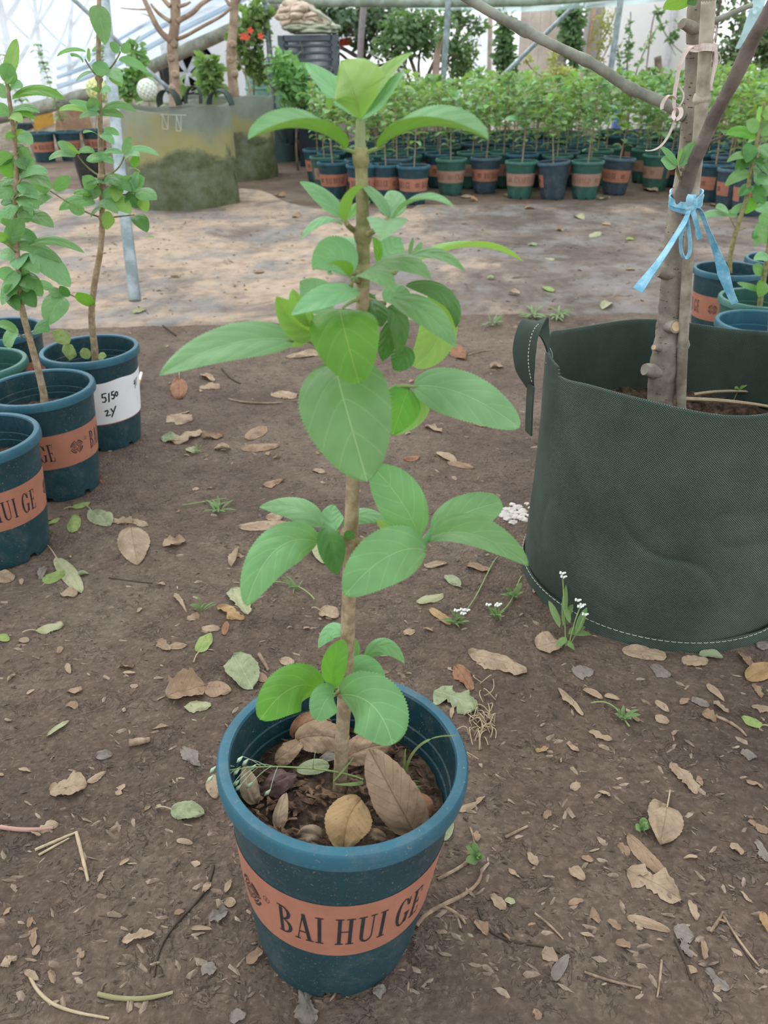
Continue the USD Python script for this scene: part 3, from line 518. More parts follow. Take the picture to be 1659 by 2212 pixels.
for i, (b, m, t, w, n, o, pet) in enumerate(LV):
    o = {'serr': .028 if w > 36 else .015, **o}; mt = MM[o.pop('m')]; B, Mi, T = P3(*b), P3(*m), P3(*t)
    big = w > 36; n = nd(*n)
    mesh, uv = leaf_mesh(B, Mi, T, w / pxm(Mi), n, nu=14 if big else 8, nv=72 if w > 70 else 48 if big else 24, seed=i, wav=.05, **o)
    lf = obj('leaf', mesh, mt, hero, smooth=True, uv=uv)
    if pet: obj('petiole', tube([P3(*pet), (P3(*pet) + B) / 2 + V(0, 0, .002), B, B + (Mi - B) * .12], [.0017, .0014, .0012, .0008], 9, 6), PETIOLE, lf)
# ------------------------------------------------------------------ near grow bag with its tree
def weave(name, c0, c1, moss=False, sc=1.0):
    nodes = {'uv': ('uvmap', {'attribute': 'st'}), 's': ('separate_xyz', {}), 'a': ('math', {'math_type': 'multiply', 'value2': 1750.0 * sc}), 'b': ('math', {'math_type': 'multiply', 'value2': 1750.0 * sc}),
        'sa': ('math', {'math_type': 'sine'}), 'sb': ('math', {'math_type': 'sine'}), 'm': ('math', {'math_type': 'multiply'}), 'mr': ('map_range', {'from_min': -.2, 'from_max': 1, 'to_min': 0, 'to_max': 1, 'clamp': True}),
        't': ('texture_coordinate', {}), 'n': ('noise_texture', {'scale': 6, 'detail': 6, 'roughness': .65}), 'nr': ('map_range', {'from_min': .36, 'from_max': .68, 'to_min': .3, 'to_max': .85, 'clamp': True}),
        'f': ('math', {'math_type': 'multiply'}), 'c': ('mix', {'color1': c0, 'color2': c1}), 'n2': ('noise_texture', {'scale': 3.5, 'detail': 6, 'roughness': .7}), 'r2': ('rgb_ramp', {'ramp': [(.3, (.78, .8, .8)), (.7, (1.2, 1.2, 1.18))]}),
        'mu': ('mix', {'mix_type': 'multiply', 'fac': 1.0}), 'bp': ('bump', {'strength': .3, 'distance': .0008}), 'p': ('principled_bsdf', {'roughness': .7, 'specular_ior_level': .25})}
    links = [('uv.UV', 's.vector'), ('s.x', 'a.value1'), ('s.y', 'b.value1'), ('a.value', 'sa.value1'), ('b.value', 'sb.value1'), ('sa.value', 'm.value1'), ('sb.value', 'm.value2'), ('m.value', 'mr.value'),
        ('t.object', 'n.vector'), ('n.fac', 'nr.value'), ('mr.result', 'f.value1'), ('nr.result', 'f.value2'), ('f.value', 'c.fac'), ('t.object', 'n2.vector'), ('n2.fac', 'r2.fac'), ('c.color', 'mu.color1'), ('r2.color', 'mu.color2'),
        ('mr.result', 'bp.height'), ('bp.normal', 'p.normal')]
    last = 'mu.color'
    if moss:                                                        # algae and damp have crept up the old bags, a green-gold tide line
        nodes |= {'sp': ('separate_xyz', {}), 'n3': ('noise_texture', {'scale': 3.2, 'detail': 6, 'roughness': .6, 'distortion': .6}), 'zz': ('math', {'math_type': 'multiply_add', 'value2': .55}), 'za': ('math', {'math_type': 'subtract'}),
            'rz': ('rgb_ramp', {'ramp': [(.0, (1, 1, 1)), (.30, (1, 1, 1)), (.36, (0, 0, 0)), (.6, (0, 0, 0))]}), 'ry': ('rgb_ramp', {'ramp': [(.28, (0, 0, 0)), (.36, (1, 1, 1)), (.44, (.8, .8, .8)), (.54, (0, 0, 0))]}),
            'x1': ('mix', {'color2': srgb(154, 148, 102)}), 'x2': ('mix', {'color2': srgb(88, 94, 62)}), 'vo': ('noise_texture', {'scale': 9, 'detail': 6, 'roughness': .7}), 'vr': ('map_range', {'from_min': .34, 'from_max': .62, 'to_min': .45, 'to_max': 1, 'clamp': True}), 'fm': ('math', {'math_type': 'multiply'})}
        links += [('t.object', 'sp.vector'), ('t.object', 'n3.vector'), ('n3.fac', 'zz.value1'), ('sp.z', 'za.value1'), ('zz.value', 'za.value2'), ('za.value', 'rz.fac'), ('za.value', 'ry.fac'),
            ('ry.color', 'x1.fac'), (last, 'x1.color1'), ('x1.color', 'x2.color1'), ('t.object', 'vo.vector'), ('vo.fac', 'vr.value'), ('rz.color', 'fm.value1'), ('vr.result', 'fm.value2'), ('fm.value', 'x2.fac')]
        nodes['zz'][1]['value3'] = -.27; last = 'x2.color'
    links.append((last, 'p.base_color'))
    return M(name, nodes, links, 'p.BSDF')
BAGF = weave('dark_green_felt', srgb(44, 56, 50), srgb(134, 152, 140))
BAGM = weave('mossy_grey_green_felt', srgb(128, 136, 126), srgb(152, 160, 148), True, .6)
BAGB = weave('blue_grey_felt', srgb(72, 92, 92), srgb(104, 124, 122), False, .6)
THREAD = simple('white_thread', srgb(190, 192, 180), rough=.7)
def bag_mesh(R, h, seed, top=lambda th: 0, rtop=lambda th: 0, nth=200, nz=60, wr=.006, inner=True, thick=.004, depth=.14):
    th = np.linspace(0, 2 * np.pi, nth); zz = np.linspace(0, 1, nz)
    def wall(zf, dr):
        z = zf[:, None] * (h + top(th))[None]
        P = np.stack([np.cos(th) * 2.2 + 0 * z, np.sin(th) * 2.2 + 0 * z, z * 4 + seed], -1)
        n = meshkit.noise(P, seed) - .5
        n2 = np.abs(meshkit.noise(np.stack([th[None] * 2.3 + z * 5, z * 9, 0 * z + seed], -1), seed + 2) - .5) * 2
        taper = R + rtop(th)[None] * zf[:, None] ** 2 - .012 * (np.clip(.10 - zf, 0, 1) / .1)[:, None] ** 2 * 0
        low = np.exp(-((zf[:, None] - .42) / .22) ** 2)
        r = taper + wr * 1.6 * n - wr * (1 - n2) ** 6 * low * .7 + dr
        return np.stack([r * np.cos(th), r * np.sin(th), z], -1), np.stack([th * R + 0 * z, z], -1)
    a, ua = wall(zz, 0); v, uv, f = [a.reshape(-1, 3)], [ua.reshape(-1, 2)], [grid_faces(nth, nz)]
    if inner:
        b, ub = wall(np.linspace(1, 1 - depth / h, 18), -thick); k = nth * nz
        v.append(b.reshape(-1, 3)); uv.append(ub.reshape(-1, 2)); f.append(grid_faces(nth, 18) + k)
        j = np.arange(nth - 1); e = (nz - 1) * nth
        f += [np.stack([e + j, e + j + 1, k + j + 1], 1), np.stack([e + j, k + j + 1, k + j], 1)]
    return np.vstack(v), np.vstack(f), np.vstack(uv)
BC, BR_, BH = V(.501, 1.185, 0), .234, .413
btop = lambda th: .008 * np.cos(2 * th + .6) + .004 * np.sin(5 * th) - .012 * np.exp(-((np.mod(th - math.radians(192), 2 * np.pi) / .22) ** 2)) + .010 * np.exp(-(((np.mod(th, 2 * np.pi) - math.radians(165)) / .22) ** 2))
brt = lambda th: -.013 + .012 * np.exp(-(((np.mod(th, 2 * np.pi) - math.radians(180)) / .42) ** 2))
tree = thing('potted_tree', 'bare-trunked young tree in a dark green felt grow bag at the right edge', 'potted tree', tuple(BC))
v, f, uv = bag_mesh(BR_, BH, 4, btop, brt, 360, 110)
obj('grow_bag', (v + BC, f), BAGF, tree, smooth=True, uv=uv)
bagr = lambda th, z: BR_ + float(brt(np.array([th]))[0]) * (z / BH) ** 2
# stitched hem at the foot, rim edging, strap handle
bag_body = stage.GetPrimAtPath(str(tree.GetPath()) + '/grow_bag')
class _P:                                                          # lets a prim stand in as a parent
    def __init__(s, p): s.p = p
    def GetPath(s): return s.p.GetPath() if hasattr(s.p, 'GetPath') else s.p
th = np.linspace(0, 2 * np.pi, 240); hz = np.array([0, .012, .024])
hr = BR_ + .0045 + .003 * (meshkit.noise(np.stack([th * 5, 0 * th, 0 * th], -1), 6) - .5)
hv = np.stack([(hr[None] + np.array([.004, .002, .0])[:, None]) * np.cos(th), (hr[None] + np.array([.004, .002, .0])[:, None]) * np.sin(th), np.repeat(hz[:, None], 240, 1)], -1)
obj('hem', (hv.reshape(-1, 3) + BC, grid_faces(240, 3)), BAGF, _P(bag_body), smooth=True, uv=np.stack([np.tile(th * BR_, 3), np.repeat(hz, 240)], -1))
dash = []
for k in range(150):
    a0 = 2 * np.pi * k / 150; a1 = a0 + .030; q = lambda a, z, r: BC + V(r * math.cos(a), r * math.sin(a), z)
    dash.append(tube([q(a0, .021, BR_ + .0062), q((a0 + a1) / 2, .0212, BR_ + .0072), q(a1, .021, BR_ + .0062)], .0006, 3, 4))
obj('stitching', merge(dash), THREAD, _P(bag_body), smooth=False, kind='stuff')
th2 = np.linspace(0, 2 * np.pi, 300)[:-1]
edge = np.stack([(BR_ + brt(th2) - .002) * np.cos(th2), (BR_ + brt(th2) - .002) * np.sin(th2), BH + btop(th2)], -1) + BC
w_ = [float(.0016 * 3.2 * (meshkit.noise(V(math.cos(a) * 2.2, math.sin(a) * 2.2, (BH + float(btop(np.array([a]))[0])) * 4 + 4), 4) - .5) * 1.9) for a in th2]
edge += np.stack([np.cos(th2) * w_, np.sin(th2) * w_, 0 * th2], -1)
hy = 1.150
hp = [at(1184, 752, hy + .03), at(1176, 715, hy + .02), at(1160, 694, hy + .005), at(1144, 708, hy - .01), at(1134, 745, hy - .015), at(1134, 790, hy - .012), at(1146, 836, hy)]
hw = [(.3, .95, 0), (.6, .75, 0), (1, .15, 0), (1, -.1, .1), (1, -.2, .15), (.95, -.25, .2), (.6, -.3, .1)]
obj('handle', ribbon(hp, hw, [.020, .026, .030, .034, .036, .030, .012], 60, .003), BAGF, tree, smooth=30)
obj('handle', ribbon([at(1147, 832, hy - .012), at(1144, 880, hy - .01), at(1142, 936, hy - .005)], (.3, -.95, 0), .02, 20, .003), BAGF, tree, smooth=30)
hs = spline([p + V(.004, -.012, 0) for p in hp[2:]], 44)[3:40]
obj('handle_stitching', merge([tube(hs[k:k + 2], .0007, 0, 4) for k in range(0, 36, 2)]), THREAD, tree, smooth=False, kind='stuff')
for a, b in (((1172, 752), (1179, 785)), ((1190, 790), (1202, 803)), ((1188, 752), (1183, 800))):
    p, q = at(a[0], a[1], 1.19), at(b[0], b[1], 1.19); obj('thread_end', tube([p, (p + q) / 2 + V(.006, 0, 0), q], .0006, 6, 4), THREAD, tree)
ZS = float(at(1500, 842, 1.395)[2])
s_ = soil_mesh(ZS, .222, 12, .03, .006, 40, 90); obj('soil', (s_[0] + BC, s_[1]), SOIL, tree, smooth=True)
BARK = simple('grey_tree_bark', srgb(134, 124, 112), rough=.85, scale=26, col2=srgb(164, 154, 140), bump=.35, bscale=130, bdist=.003)
BARK2 = simple('purple_grey_branch_bark', srgb(104, 94, 90), rough=.8, scale=30, col2=srgb(134, 122, 114), bump=.3, bscale=140)
BARK3 = simple('green_grey_branch_bark', srgb(130, 132, 120), rough=.8, scale=30, col2=srgb(156, 156, 144), bump=.3, bscale=140)
LENT = simple('dark_lenticel', srgb(92, 80, 70), rough=.9, scale=80)
CUTW = simple('cut_wood', srgb(206, 176, 138), rough=.8, scale=60)
def ptube(pts, ys, ws, **k):
    """A limb through pixel points at depths ys, ws its width in pixels there."""
    P = [at(p[0], p[1], y) for p, y in zip(pts, ys)]
    r = [w / 2 / pxm(q) for w, q in zip(ws, P)]; d = np.r_[0, np.cumsum([np.linalg.norm(P[i + 1] - P[i]) for i in range(len(P) - 1)])]
    n = k.pop('n', 40); rr = np.interp(np.linspace(0, 1, n), d / d[-1], r)
    pts3 = spline(P, n); dd = np.r_[0, np.cumsum(np.linalg.norm(np.diff(pts3, axis=0), axis=1))]
    rr = np.interp(dd / dd[-1], d / d[-1], r)
    return tube(pts3, rr, 0, **k), pts3, rr
ty = 1.215
tm, tp_, tr_ = ptube([(1424, 900), (1427, 862), (1432, 800), (1440, 740), (1446, 690), (1452, 620), (1458, 540), (1466, 455), (1476, 400), (1486, 320), (1494, 235), (1499, 140), (1502, 50), (1505, -40), (1510, -330)], [ty] * 15,
                     [58, 54, 60, 52, 50, 50, 46, 46, 42, 38, 38, 36, 36, 34, 34], n=150, sides=22, rough=.06, seed=3)
trunk = obj('trunk', tm, BARK, tree, smooth=True)
lent = []
lr = np.random.default_rng(21)
for k in range(170):
    i = lr.integers(4, 146); a = lr.uniform(math.pi, 2 * math.pi); d = V(math.cos(a), math.sin(a), 0); c = tp_[i] + d * tr_[i] * .985; tg = V(-d[1], d[0], 0)
    L = lr.uniform(.0010, .0024); lent.append(tube([c - tg * L, c + d * .0007, c + tg * L], [.0002, .0007, .0002], 5, 5))
obj('lenticels', merge(lent), LENT, _P(trunk), smooth=True, kind='stuff')
for (px, py, dx, dy, r, ln, cut) in ((1449, 705, .3, -1, .012, .014, 1), (1424, 752, -.8, -.5, .006, .014, 1), (1405, 800, -1, -.25, .011, .012, 0), (1466, 800, 1, -.3, .006, .012, 0), (1432, 590, -1, -.3, .008, .010, 0), (1489, 57, -1, -.5, .007, .014, 0)):
    c = at(px, py, ty - .012); d = unit(V(dx, dy, .25)); kb = obj('pruned_stub', tube([c - d * .02, c, c + d * ln], [r * 1.25, r * 1.1, r * .9], 8, 12, .14, 5), BARK, tree)
    if cut: obj('cut_face', tube([c + d * (ln - .001), c + d * (ln + .0008)], [r * .72, r * .62], 3, 12), CUTW, _P(kb), smooth=False, label='pale sawn end of the stub')
bm, bp_, br_ = ptube([(1470, 440), (1484, 392), (1494, 362), (1514, 318), (1540, 258), (1562, 215), (1584, 176), (1611, 118), (1634, 72), (1662, 22), (1780, -230)], np.linspace(ty - .028, ty - .20, 11), [36, 32, 30, 29, 29, 28, 30, 33, 28, 28, 27], n=90, sides=16, rough=.05, seed=6)
b1 = obj('branch', bm, BARK2, tree, smooth=True, label='purplish grey branch slanting up to the right')
bm2, bp2, br2 = ptube([(1480, 250), (1460, 238), (1425, 218), (1362, 191), (1300, 150), (1245, 121), (1180, 90), (1135, 66), (1085, 40), (1000, -10), (920, -60)], np.linspace(ty, ty + .02, 11), [28, 24, 23, 22, 22, 21, 21, 23, 20, 20, 19], n=90, sides=14, rough=.06, seed=8)
b2 = obj('branch', bm2, BARK3, tree, smooth=True, label='greenish grey branch slanting up to the left')
for px in (1262, 1128, 1360):
    q = np.array([pix(c)[0] for c in bp2]); i = int(np.argmin(np.abs(q - px))); tg = unit(bp2[i + 1] - bp2[i - 1]); c = bp2[i]; r = br2[i]
    obj('knot', tube([c - tg * .016, c - tg * .006, c + tg * .003, c + tg * .014], [r * .9, r * 1.2, r * 1.14, r * .9], 11, 14, .1, px), BARK3, tree)
bm3, _, _ = ptube([(1535, 45), (1570, 34), (1600, 20), (1625, 12)], [ty] * 4, [13, 12, 11, 9], n=20, sides=10, rough=.06, seed=9)
obj('branch', bm3, BARK3, tree, smooth=True)
tw, _, _ = ptube([(1497, 352), (1488, 360), (1476, 367), (1470, 362)], [ty - .05, ty - .06, ty - .065, ty - .07], [9, 7, 7, 6], n=12, sides=8); obj('twig', tw, BARK2, tree)
tw, _, _ = ptube([(1475, 408), (1470, 388), (1464, 372), (1462, 355)], [ty - .04, ty - .05, ty - .055, ty - .06], [7, 6, 6, 5], n=12, sides=8); obj('twig', tw, STEM_M, tree)
tw, _, _ = ptube([(1530, 322), (1540, 304), (1555, 298), (1566, 290)], [ty - .06, ty - .07, ty - .07, ty - .08], [7, 6, 6, 5], n=12, sides=8); obj('twig', tw, BARK2, tree)
def pleaf(t, base, tip, w, mt, n, y, dy=0.0, dyt=0.0, rise=.08, **o):
    B, T = at(base[0], base[1], y + dy), at(tip[0], tip[1], y + dyt); L = np.linalg.norm(T - B); Mi = (B + T) / 2 + V(0, 0, rise * L)
    mesh, uv = leaf_mesh(B, Mi, T, w / pxm(Mi), nd(*n), nu=o.pop('nu', 8), nv=o.pop('nv', 20), seed=int(base[0] + tip[1]), **o)
    return obj('leaf', mesh, mt, t, smooth=True, uv=uv)
yt = ty - .065
for b, tip, w, m, n in (((1463, 358), (1424, 317), 17, L_TOP, (.6, .6, -.2)), ((1468, 360), (1505, 306), 30, L_TOP, (.3, .9, -.4)), ((1460, 362), (1427, 346), 34, L_PALE, (.7, .8, 0)), ((1466, 356), (1472, 318), 9, L_YOUNG, (0, 1, .3)), ((1468, 356), (1479, 328), 11, L_PALE, (0, 1, -.3)), ((1504, -4), (1431, 18), 42, L_GLOW, (.5, -.9, .1)), ((1506, -2), (1485, 10), 26, L_DARK, (.6, .8, 0))):
    pleaf(tree, b, tip, w, m, n, yt, fold=.25)
# bamboo stake and the two ties
BAM = simple('weathered_bamboo', srgb(138, 126, 110), rough=.75, scale=18, col2=srgb(194, 184, 168), bump=.3, bscale=160)
stake = thing('bamboo_stake', 'weathered bamboo stake stood beside the tree trunk in the felt bag', 'stake', tuple(at(1471, 866, 1.20)))
sy = [1.205, 1.20, 1.195, 1.188, 1.18, 1.175, 1.17, 1.165, 1.16]
sm_, sp3, sr3 = ptube([(1471, 885), (1471, 866), (1474, 770), (1481, 640), (1491, 500), (1502, 380), (1514, 250), (1523, 120), (1531, 0), ], sy, [22, 21, 22, 22, 23, 24, 28, 29, 31], n=120, sides=16, rough=.02, seed=5)
obj('cane', sm_, BAM, stake, smooth=True)
top3, _, _ = ptube([(1531, 2), (1538, -120), (1547, -300)], [1.16, 1.155, 1.15], [31, 31, 31], n=12, sides=16); obj('cane', top3, BAM, stake, smooth=True)
for px, py, w in ((1475, 744, 29), (1516, 212, 37)):
    c = at(px, py, float(np.interp(py, [0, 885], [1.16, 1.205]))); r = w / 2 / pxm(c); up = unit(sp3[-1] - sp3[0])
    obj('node_ring', tube([c - up * .006, c - up * .002, c + up * .001, c + up * .006], [r * .9, r * 1.05, r * .98, r * .86], 9, 16), BAM, stake)
BLUE = simple('blue_plastic_twine', srgb(104, 174, 206), rough=.4, scale=40, col2=srgb(160, 210, 232), bump=.4, bscale=260, bdist=.0012)
PINK = simple('faded_pink_twine', srgb(210, 186, 178), rough=.5, scale=40, col2=srgb(228, 214, 206), bump=.3, bscale=260)
tie = thing('tie', 'blue plastic twine knotted around the trunk and bamboo stake', 'plastic tie', tuple(at(1492, 444, ty - .05)))
loop = [(1448, 432, .0), (1458, 446, -.032), (1478, 452, -.045), (1495, 450, -.066), (1512, 440, -.05), (1518, 430, -.01), (1505, 424, .03), (1475, 420, .04), (1452, 420, .025), (1448, 432, .0)]
L3 = spline([at(a, b, ty + c) for a, b, c in loop], 50); obj('wrap', ribbon(L3, V(0, 0, 1), .012, 50, .002), BLUE, tie)
L3 = spline([at(a, b - 6 - (a - 1450) * .08, ty + c - .002) for a, b, c in loop], 50); obj('wrap', ribbon(L3, V(0, .2, 1), .009, 50, .0025), BLUE, tie)
kc = at(1493, 444, ty - .072); km = trimesh.creation.icosphere(3, .0085); km.vertices *= V(1, .8, 1.35); km.vertices *= (1 + .18 * (meshkit.noise(km.vertices * 260, 4) - .5))[:, None]; km.apply_translation(kc); obj('knot', km, BLUE, tie, smooth=True)
obj('bow', ribbon([at(1493, 446, ty - .074), at(1491, 432, ty - .078), at(1494, 424, ty - .076), at(1497, 430, ty - .07)], V(1, 0, 0), [.007, .011, .012, .008], 14, .003), BLUE, tie)
def tail(pts, w, wd=(1, -.3, 0), mt=BLUE, t=tie, y=ty - .075, name='tail'):
    obj(name, ribbon([at(a, b, y + c) for a, b, c in pts], unit(V(*wd)), [q * (.8 if mt is BLUE else .62) / 1150 for q in w], 40, .0012), mt, t)
tail([(1490, 450, 0), (1478, 480, -.006), (1464, 503, -.01), (1430, 556, -.02), (1402, 594, -.024), (1378, 627, -.026)], [8, 13, 13, 16, 20, 27], (.8, -.5, .6))
tail([(1487, 452, 0), (1477, 490, -.004), (1470, 520, -.006), (1473, 548, -.006), (1480, 558, -.006), (1488, 550, -.008), (1488, 500, -.006), (1484, 462, -.002)], [7, 7, 7, 8, 8, 8, 8, 7], (.7, -.7, 0), name='loop')
tail([(1494, 452, 0), (1501, 470, -.003), (1506, 492, -.004), (1512, 516, -.005)], [10, 10, 8, 11], (1, -.3, 0))
tail([(1497, 450, 0), (1512, 455, .01), (1526, 488, .016), (1548, 545, .02), (1566, 600, .014), (1578, 634, .01), (1588, 655, .008)], [9, 9, 9, 14, 24, 17, 14], (1, -.5, .1))
ptie = thing('tie', 'faded pink twine wound around the trunk and stake near the top', 'plastic tie', tuple(at(1515, 103, ty - .05)))
loop = [(1484, 100, .01), (1492, 104, -.03), (1505, 104, -.038), (1522, 103, -.072), (1540, 104, -.064), (1548, 103, -.02), (1532, 100, .02), (1505, 98, .04), (1486, 97, .03), (1484, 100, .01)]
for k in range(3):
    L3 = spline([at(a, b + (k - 1) * 4 + rng.uniform(-2, 2), ty + c - .001 * k) for a, b, c in loop], 50); obj('wrap', ribbon(L3, V(0, 0, 1), .0048, 50, .0015), PINK, ptie)
tl = lambda pts, w, wd=(1, -.4, 0), nm='tail': tail(pts, w, wd, PINK, ptie, ty - .06, nm)
tl([(1500, 100, 0), (1482, 112, -.01), (1469, 140, -.012), (1462, 175, -.012), (1456, 215, -.012), (1462, 242, -.014)], [9, 11, 10, 9, 9, 7])
tl([(1497, 104, 0), (1480, 118, -.006), (1466, 160, -.008), (1464, 180, -.008), (1474, 196, -.010), (1466, 232, -.012)], [5, 5, 5, 4, 4, 4])
tl([(1462, 236, -.012), (1470, 236, -.02), (1470, 250, -.024), (1460, 258, -.024), (1455, 252, -.02), (1460, 238, -.012)], [9, 10, 10, 9, 9, 8], nm='loop')
tl([(1458, 250, -.02), (1452, 275, -.02), (1441, 298, -.02), (1424, 318, -.02), (1394, 325, -.02)], [5, 6, 6, 5, 2])
tl([(1460, 215, -.012), (1448, 206, -.018), (1440, 210, -.02), (1432, 222, -.02), (1430, 236, -.02)], [7, 6, 6, 9, 8])
tl([(1544, 106, .0), (1548, 125, -.004), (1544, 150, -.004), (1539, 170, -.004), (1537, 196, -.004)], [7, 8, 7, 6, 5])
tl([(1546, 106, .0), (1543, 128, .0), (1540, 150, .0), (1535, 180, .0)], [5, 4, 4, 3])
tl([(1546, 112, .0), (1556, 122, .0), (1555, 134, .0), (1548, 138, .0)], [3, 3, 3, 2])
tl([(1540, 90, .01), (1548, 70, .01), (1547, 60, .01), (1541, 54, .01)], [4, 4, 3, 2])
# straw and a sprout on the bag's soil
def zdisc(px, py, z, dz=.004): return gnd(px, py, z + dz)
for a, b, r in (((1475, 862), (1700, 885), .004), ((1500, 852), (1640, 848), .003)):
    P = [zdisc(a[0], a[1], ZS, .012), zdisc((a[0] + b[0]) / 2, (a[1] + b[1]) / 2 - 5, ZS, .02), zdisc(b[0], b[1], ZS, .02)]
    o = obj('straw', tube(P, [r, r * .9, r * .5], 14, 6), STRAW); tag(o, 'thick dry straw stalk across the soil inside the felt bag' if r > .0035 else 'thinner dry straw behind the thick one inside the felt bag', 'straw')
sp = thing('seedling', 'tiny green seedling sprouting in the soil of the felt bag', 'seedling', tuple(zdisc(1585, 862, ZS, 0)))
b0 = zdisc(1585, 866, ZS, 0); obj('stem', tube([b0, b0 + V(.002, 0, .012), b0 + V(.006, 0, .024)], .001, 6, 5), PETIOLE, sp)
for d in (V(.014, -.006, .018), V(-.012, -.004, .004)):
    q = b0 + V(.006, 0, .022); me, uv = leaf_mesh(q, q + d * .5 + V(0, 0, .003), q + d, .008, V(0, -.6, 1), nu=6, nv=10); obj('leaf', me, L_YOUNG, sp, uv=uv)

# ------------------------------------------------------------------ nursery pots standing near, and their shrubs
def pot_parts(t, loc, sc, mat, th_logo, band='blue', seg=96, soil=.185, seed=0, xf=None, **k):
    T = xf or (lambda v: np.asarray(v) * sc + V(*loc)); m = pot_mesh(seg, 'body'); pb_ = obj('pot', (T(m[0]), m[1]), mat, t, smooth=35)
    m = pot_mesh(seg, 'lip'); obj('rim', (T(m[0]), m[1]), next((b for a, b in ((POT_BLUE, POT_BLUE_LIT), (POT_GREEN, POT_GREEN_LIT), (POT_NAVY, POT_NAVY_LIT)) if a is mat), mat), pb_, smooth=40)
    if band == 'blue': band_parts(t, th_logo, T, BAND, INK, **k)
    elif band == 'green': band_parts(t, th_logo, T, BAND2, INK2, words='CNAROLD', **k)
    s = soil_mesh(soil, .1005, seed, .012, .010, 16 if seg < 60 else 30, 30 if seg < 60 else 70); obj('soil', (T(s[0]), s[1]), SOIL, t, smooth=True)
def pstem(t, pts, ys, ws, mt=STEM_B, **k):
    m, p, r = ptube(pts, ys, ws, sides=k.pop('sides', 10), rough=.08, **k); obj('stem', m, mt, t, smooth=True); return p
def leafset(t, rows, y, seed, spread=.05, mats=(L_TOP, L_PALE, L_TOP, L_GLOW, L_DARK)):
    r = np.random.default_rng(seed)
    for row in rows:
        (bx, by, tx, ty_, w), key = row[:5], (row[5] if len(row) > 5 else '')
        mt = {'Y': L_YOUNG, 'P': L_PALE, 'D': L_DARK, 'G': L_GLOW, 'T': L_TOP}.get(key, mats[r.integers(len(mats))])
        up = ty_ < by - 12; n = (.75 + r.uniform(-.2, .2), .65 + r.uniform(-.25, .3), r.uniform(-.3, .3)) if not up else (.2, .9, r.uniform(-.5, .5))
        pleaf(t, (bx, by), (tx, ty_), w * 1.12, mt, n, y, r.uniform(-.01, .01), r.uniform(-spread, spread * .4), rise=0 if up else .14, fold=r.uniform(.12, .32), curl=r.uniform(.1, .3), nu=8, nv=26, a=.58, b=.68, wav=.06)
pw = thing('potted_shrub', 'tall shrub in the pot with a white handwritten tape at the left', 'potted plant', (-.708, 1.807, 0))
pot_parts(pw, (-.708, 1.807, 0), .96, POT_BLUE, 0, None, seed=31)
TAPE = simple('white_paper_tape', srgb(232, 234, 238), rough=.6, var=.03, scale=12, bump=.1, bscale=40)
PEN = simple('black_marker', srgb(26, 26, 28), rough=.7)
wx = lambda v: np.asarray(v) * .96 + V(-.708, 1.807, 0)
tha, thb = math.radians(-170), math.radians(25); thn = np.linspace(tha, thb, 70); zt = np.linspace(.083, .196, 6)
vv = np.stack([(wallr(zt)[:, None] + .0009) * np.cos(thn), (wallr(zt)[:, None] + .0009) * np.sin(thn), np.repeat(zt[:, None], 70, 1) + .002 * np.sin(thn * 7)[None] * (zt[:, None] > .19)], -1).reshape(-1, 3)
tape = obj('paper_tape', (wx(vv), grid_faces(70, 6)), TAPE, pw, smooth=True, label='white paper tape with handwriting')
thn2 = np.linspace(math.radians(-175), math.radians(40), 60); zt2 = np.array([.0805, .084])
vv = np.stack([(wallr(zt2)[:, None] + .0004) * np.cos(thn2), (wallr(zt2)[:, None] + .0004) * np.sin(thn2), np.repeat(zt2[:, None], 60, 1)], -1).reshape(-1, 3)
obj('label_band', (wx(vv), grid_faces(60, 2)), BAND, pw, smooth=True)
def pen(strokes, w=.0017): return unary_union([LineString(s).buffer(w) for s in strokes])
h5 = [[(.012, .024), (.003, .023), (.002, .014), (.009, .014), (.010, .006), (.006, .001), (.001, .002)]]
num = pen([[(x, y) for x, y in h5[0]], [(.019, .022), (.016, .0)], [(.031, .025), (.026, .024), (.025, .016), (.030, .016), (.031, .009), (.027, .005), (.024, .007)], [(.037, .022), (.034, .019), (.034, .013), (.037, .010), (.040, .014), (.040, .020), (.037, .022)]])
zy = pen([[(.0, .016), (.006, .018), (.007, .014), (.001, .003), (.011, .004)], [(.015, .020), (.018, .012)], [(.027, .024), (.020, .010), (.014, -.002)]])
four = pen([[(.004, .022), (.001, .012), (.008, .013)], [(.008, .020), (.005, .0)], [(.012, .022), (.020, .024)], [(.015, .022), (.012, .006)]], .0013)
aw = lambda px, py: None
for poly, zc, a in ((num, .143, -67), (zy, .103, -66), (four, .153, -14)):
    g = wrap_poly(poly, wallr, .0014, zc, math.radians(a)); obj('lettering', (wx(g[0]), g[1]), PEN, _P(tape.GetPrim()), smooth=False)
pb = pstem(pw, [(206, 790), (203, 740), (198, 690), (199, 655), (208, 590), (217, 540), (221, 470), (219, 400), (217, 300), (215, 200), (213, 100), (214, 0), (215, -60)], [1.80] * 13, [16, 14, 14, 13, 13, 12, 12, 11, 11, 10, 10, 9, 9], n=90)
def twigs(t, lst, y, r=.0022):
    for pts in lst: obj('branch', tube([at(a, b, y + c) for a, b, c in pts], [r, r * .8, r * .6], 10, 7), STEM_M, t)
twigs(pw, [[(200, 660, 0), (160, 640, -.01), (118, 622, -.02)], [(220, 470, 0), (180, 455, .0), (108, 412, -.03)], [(221, 472, 0), (255, 468, 0), (290, 464, -.01)], [(219, 382, 0), (190, 362, 0), (168, 336, -.01)], [(219, 382, 0), (250, 368, 0), (268, 338, -.01)], [(214, 168, 0), (196, 148, 0), (184, 128, -.01)], [(215, 168, 0), (240, 145, 0), (260, 112, -.01)], [(219, 440, 0), (250, 425, 0), (290, 418, -.02)]], 1.80)
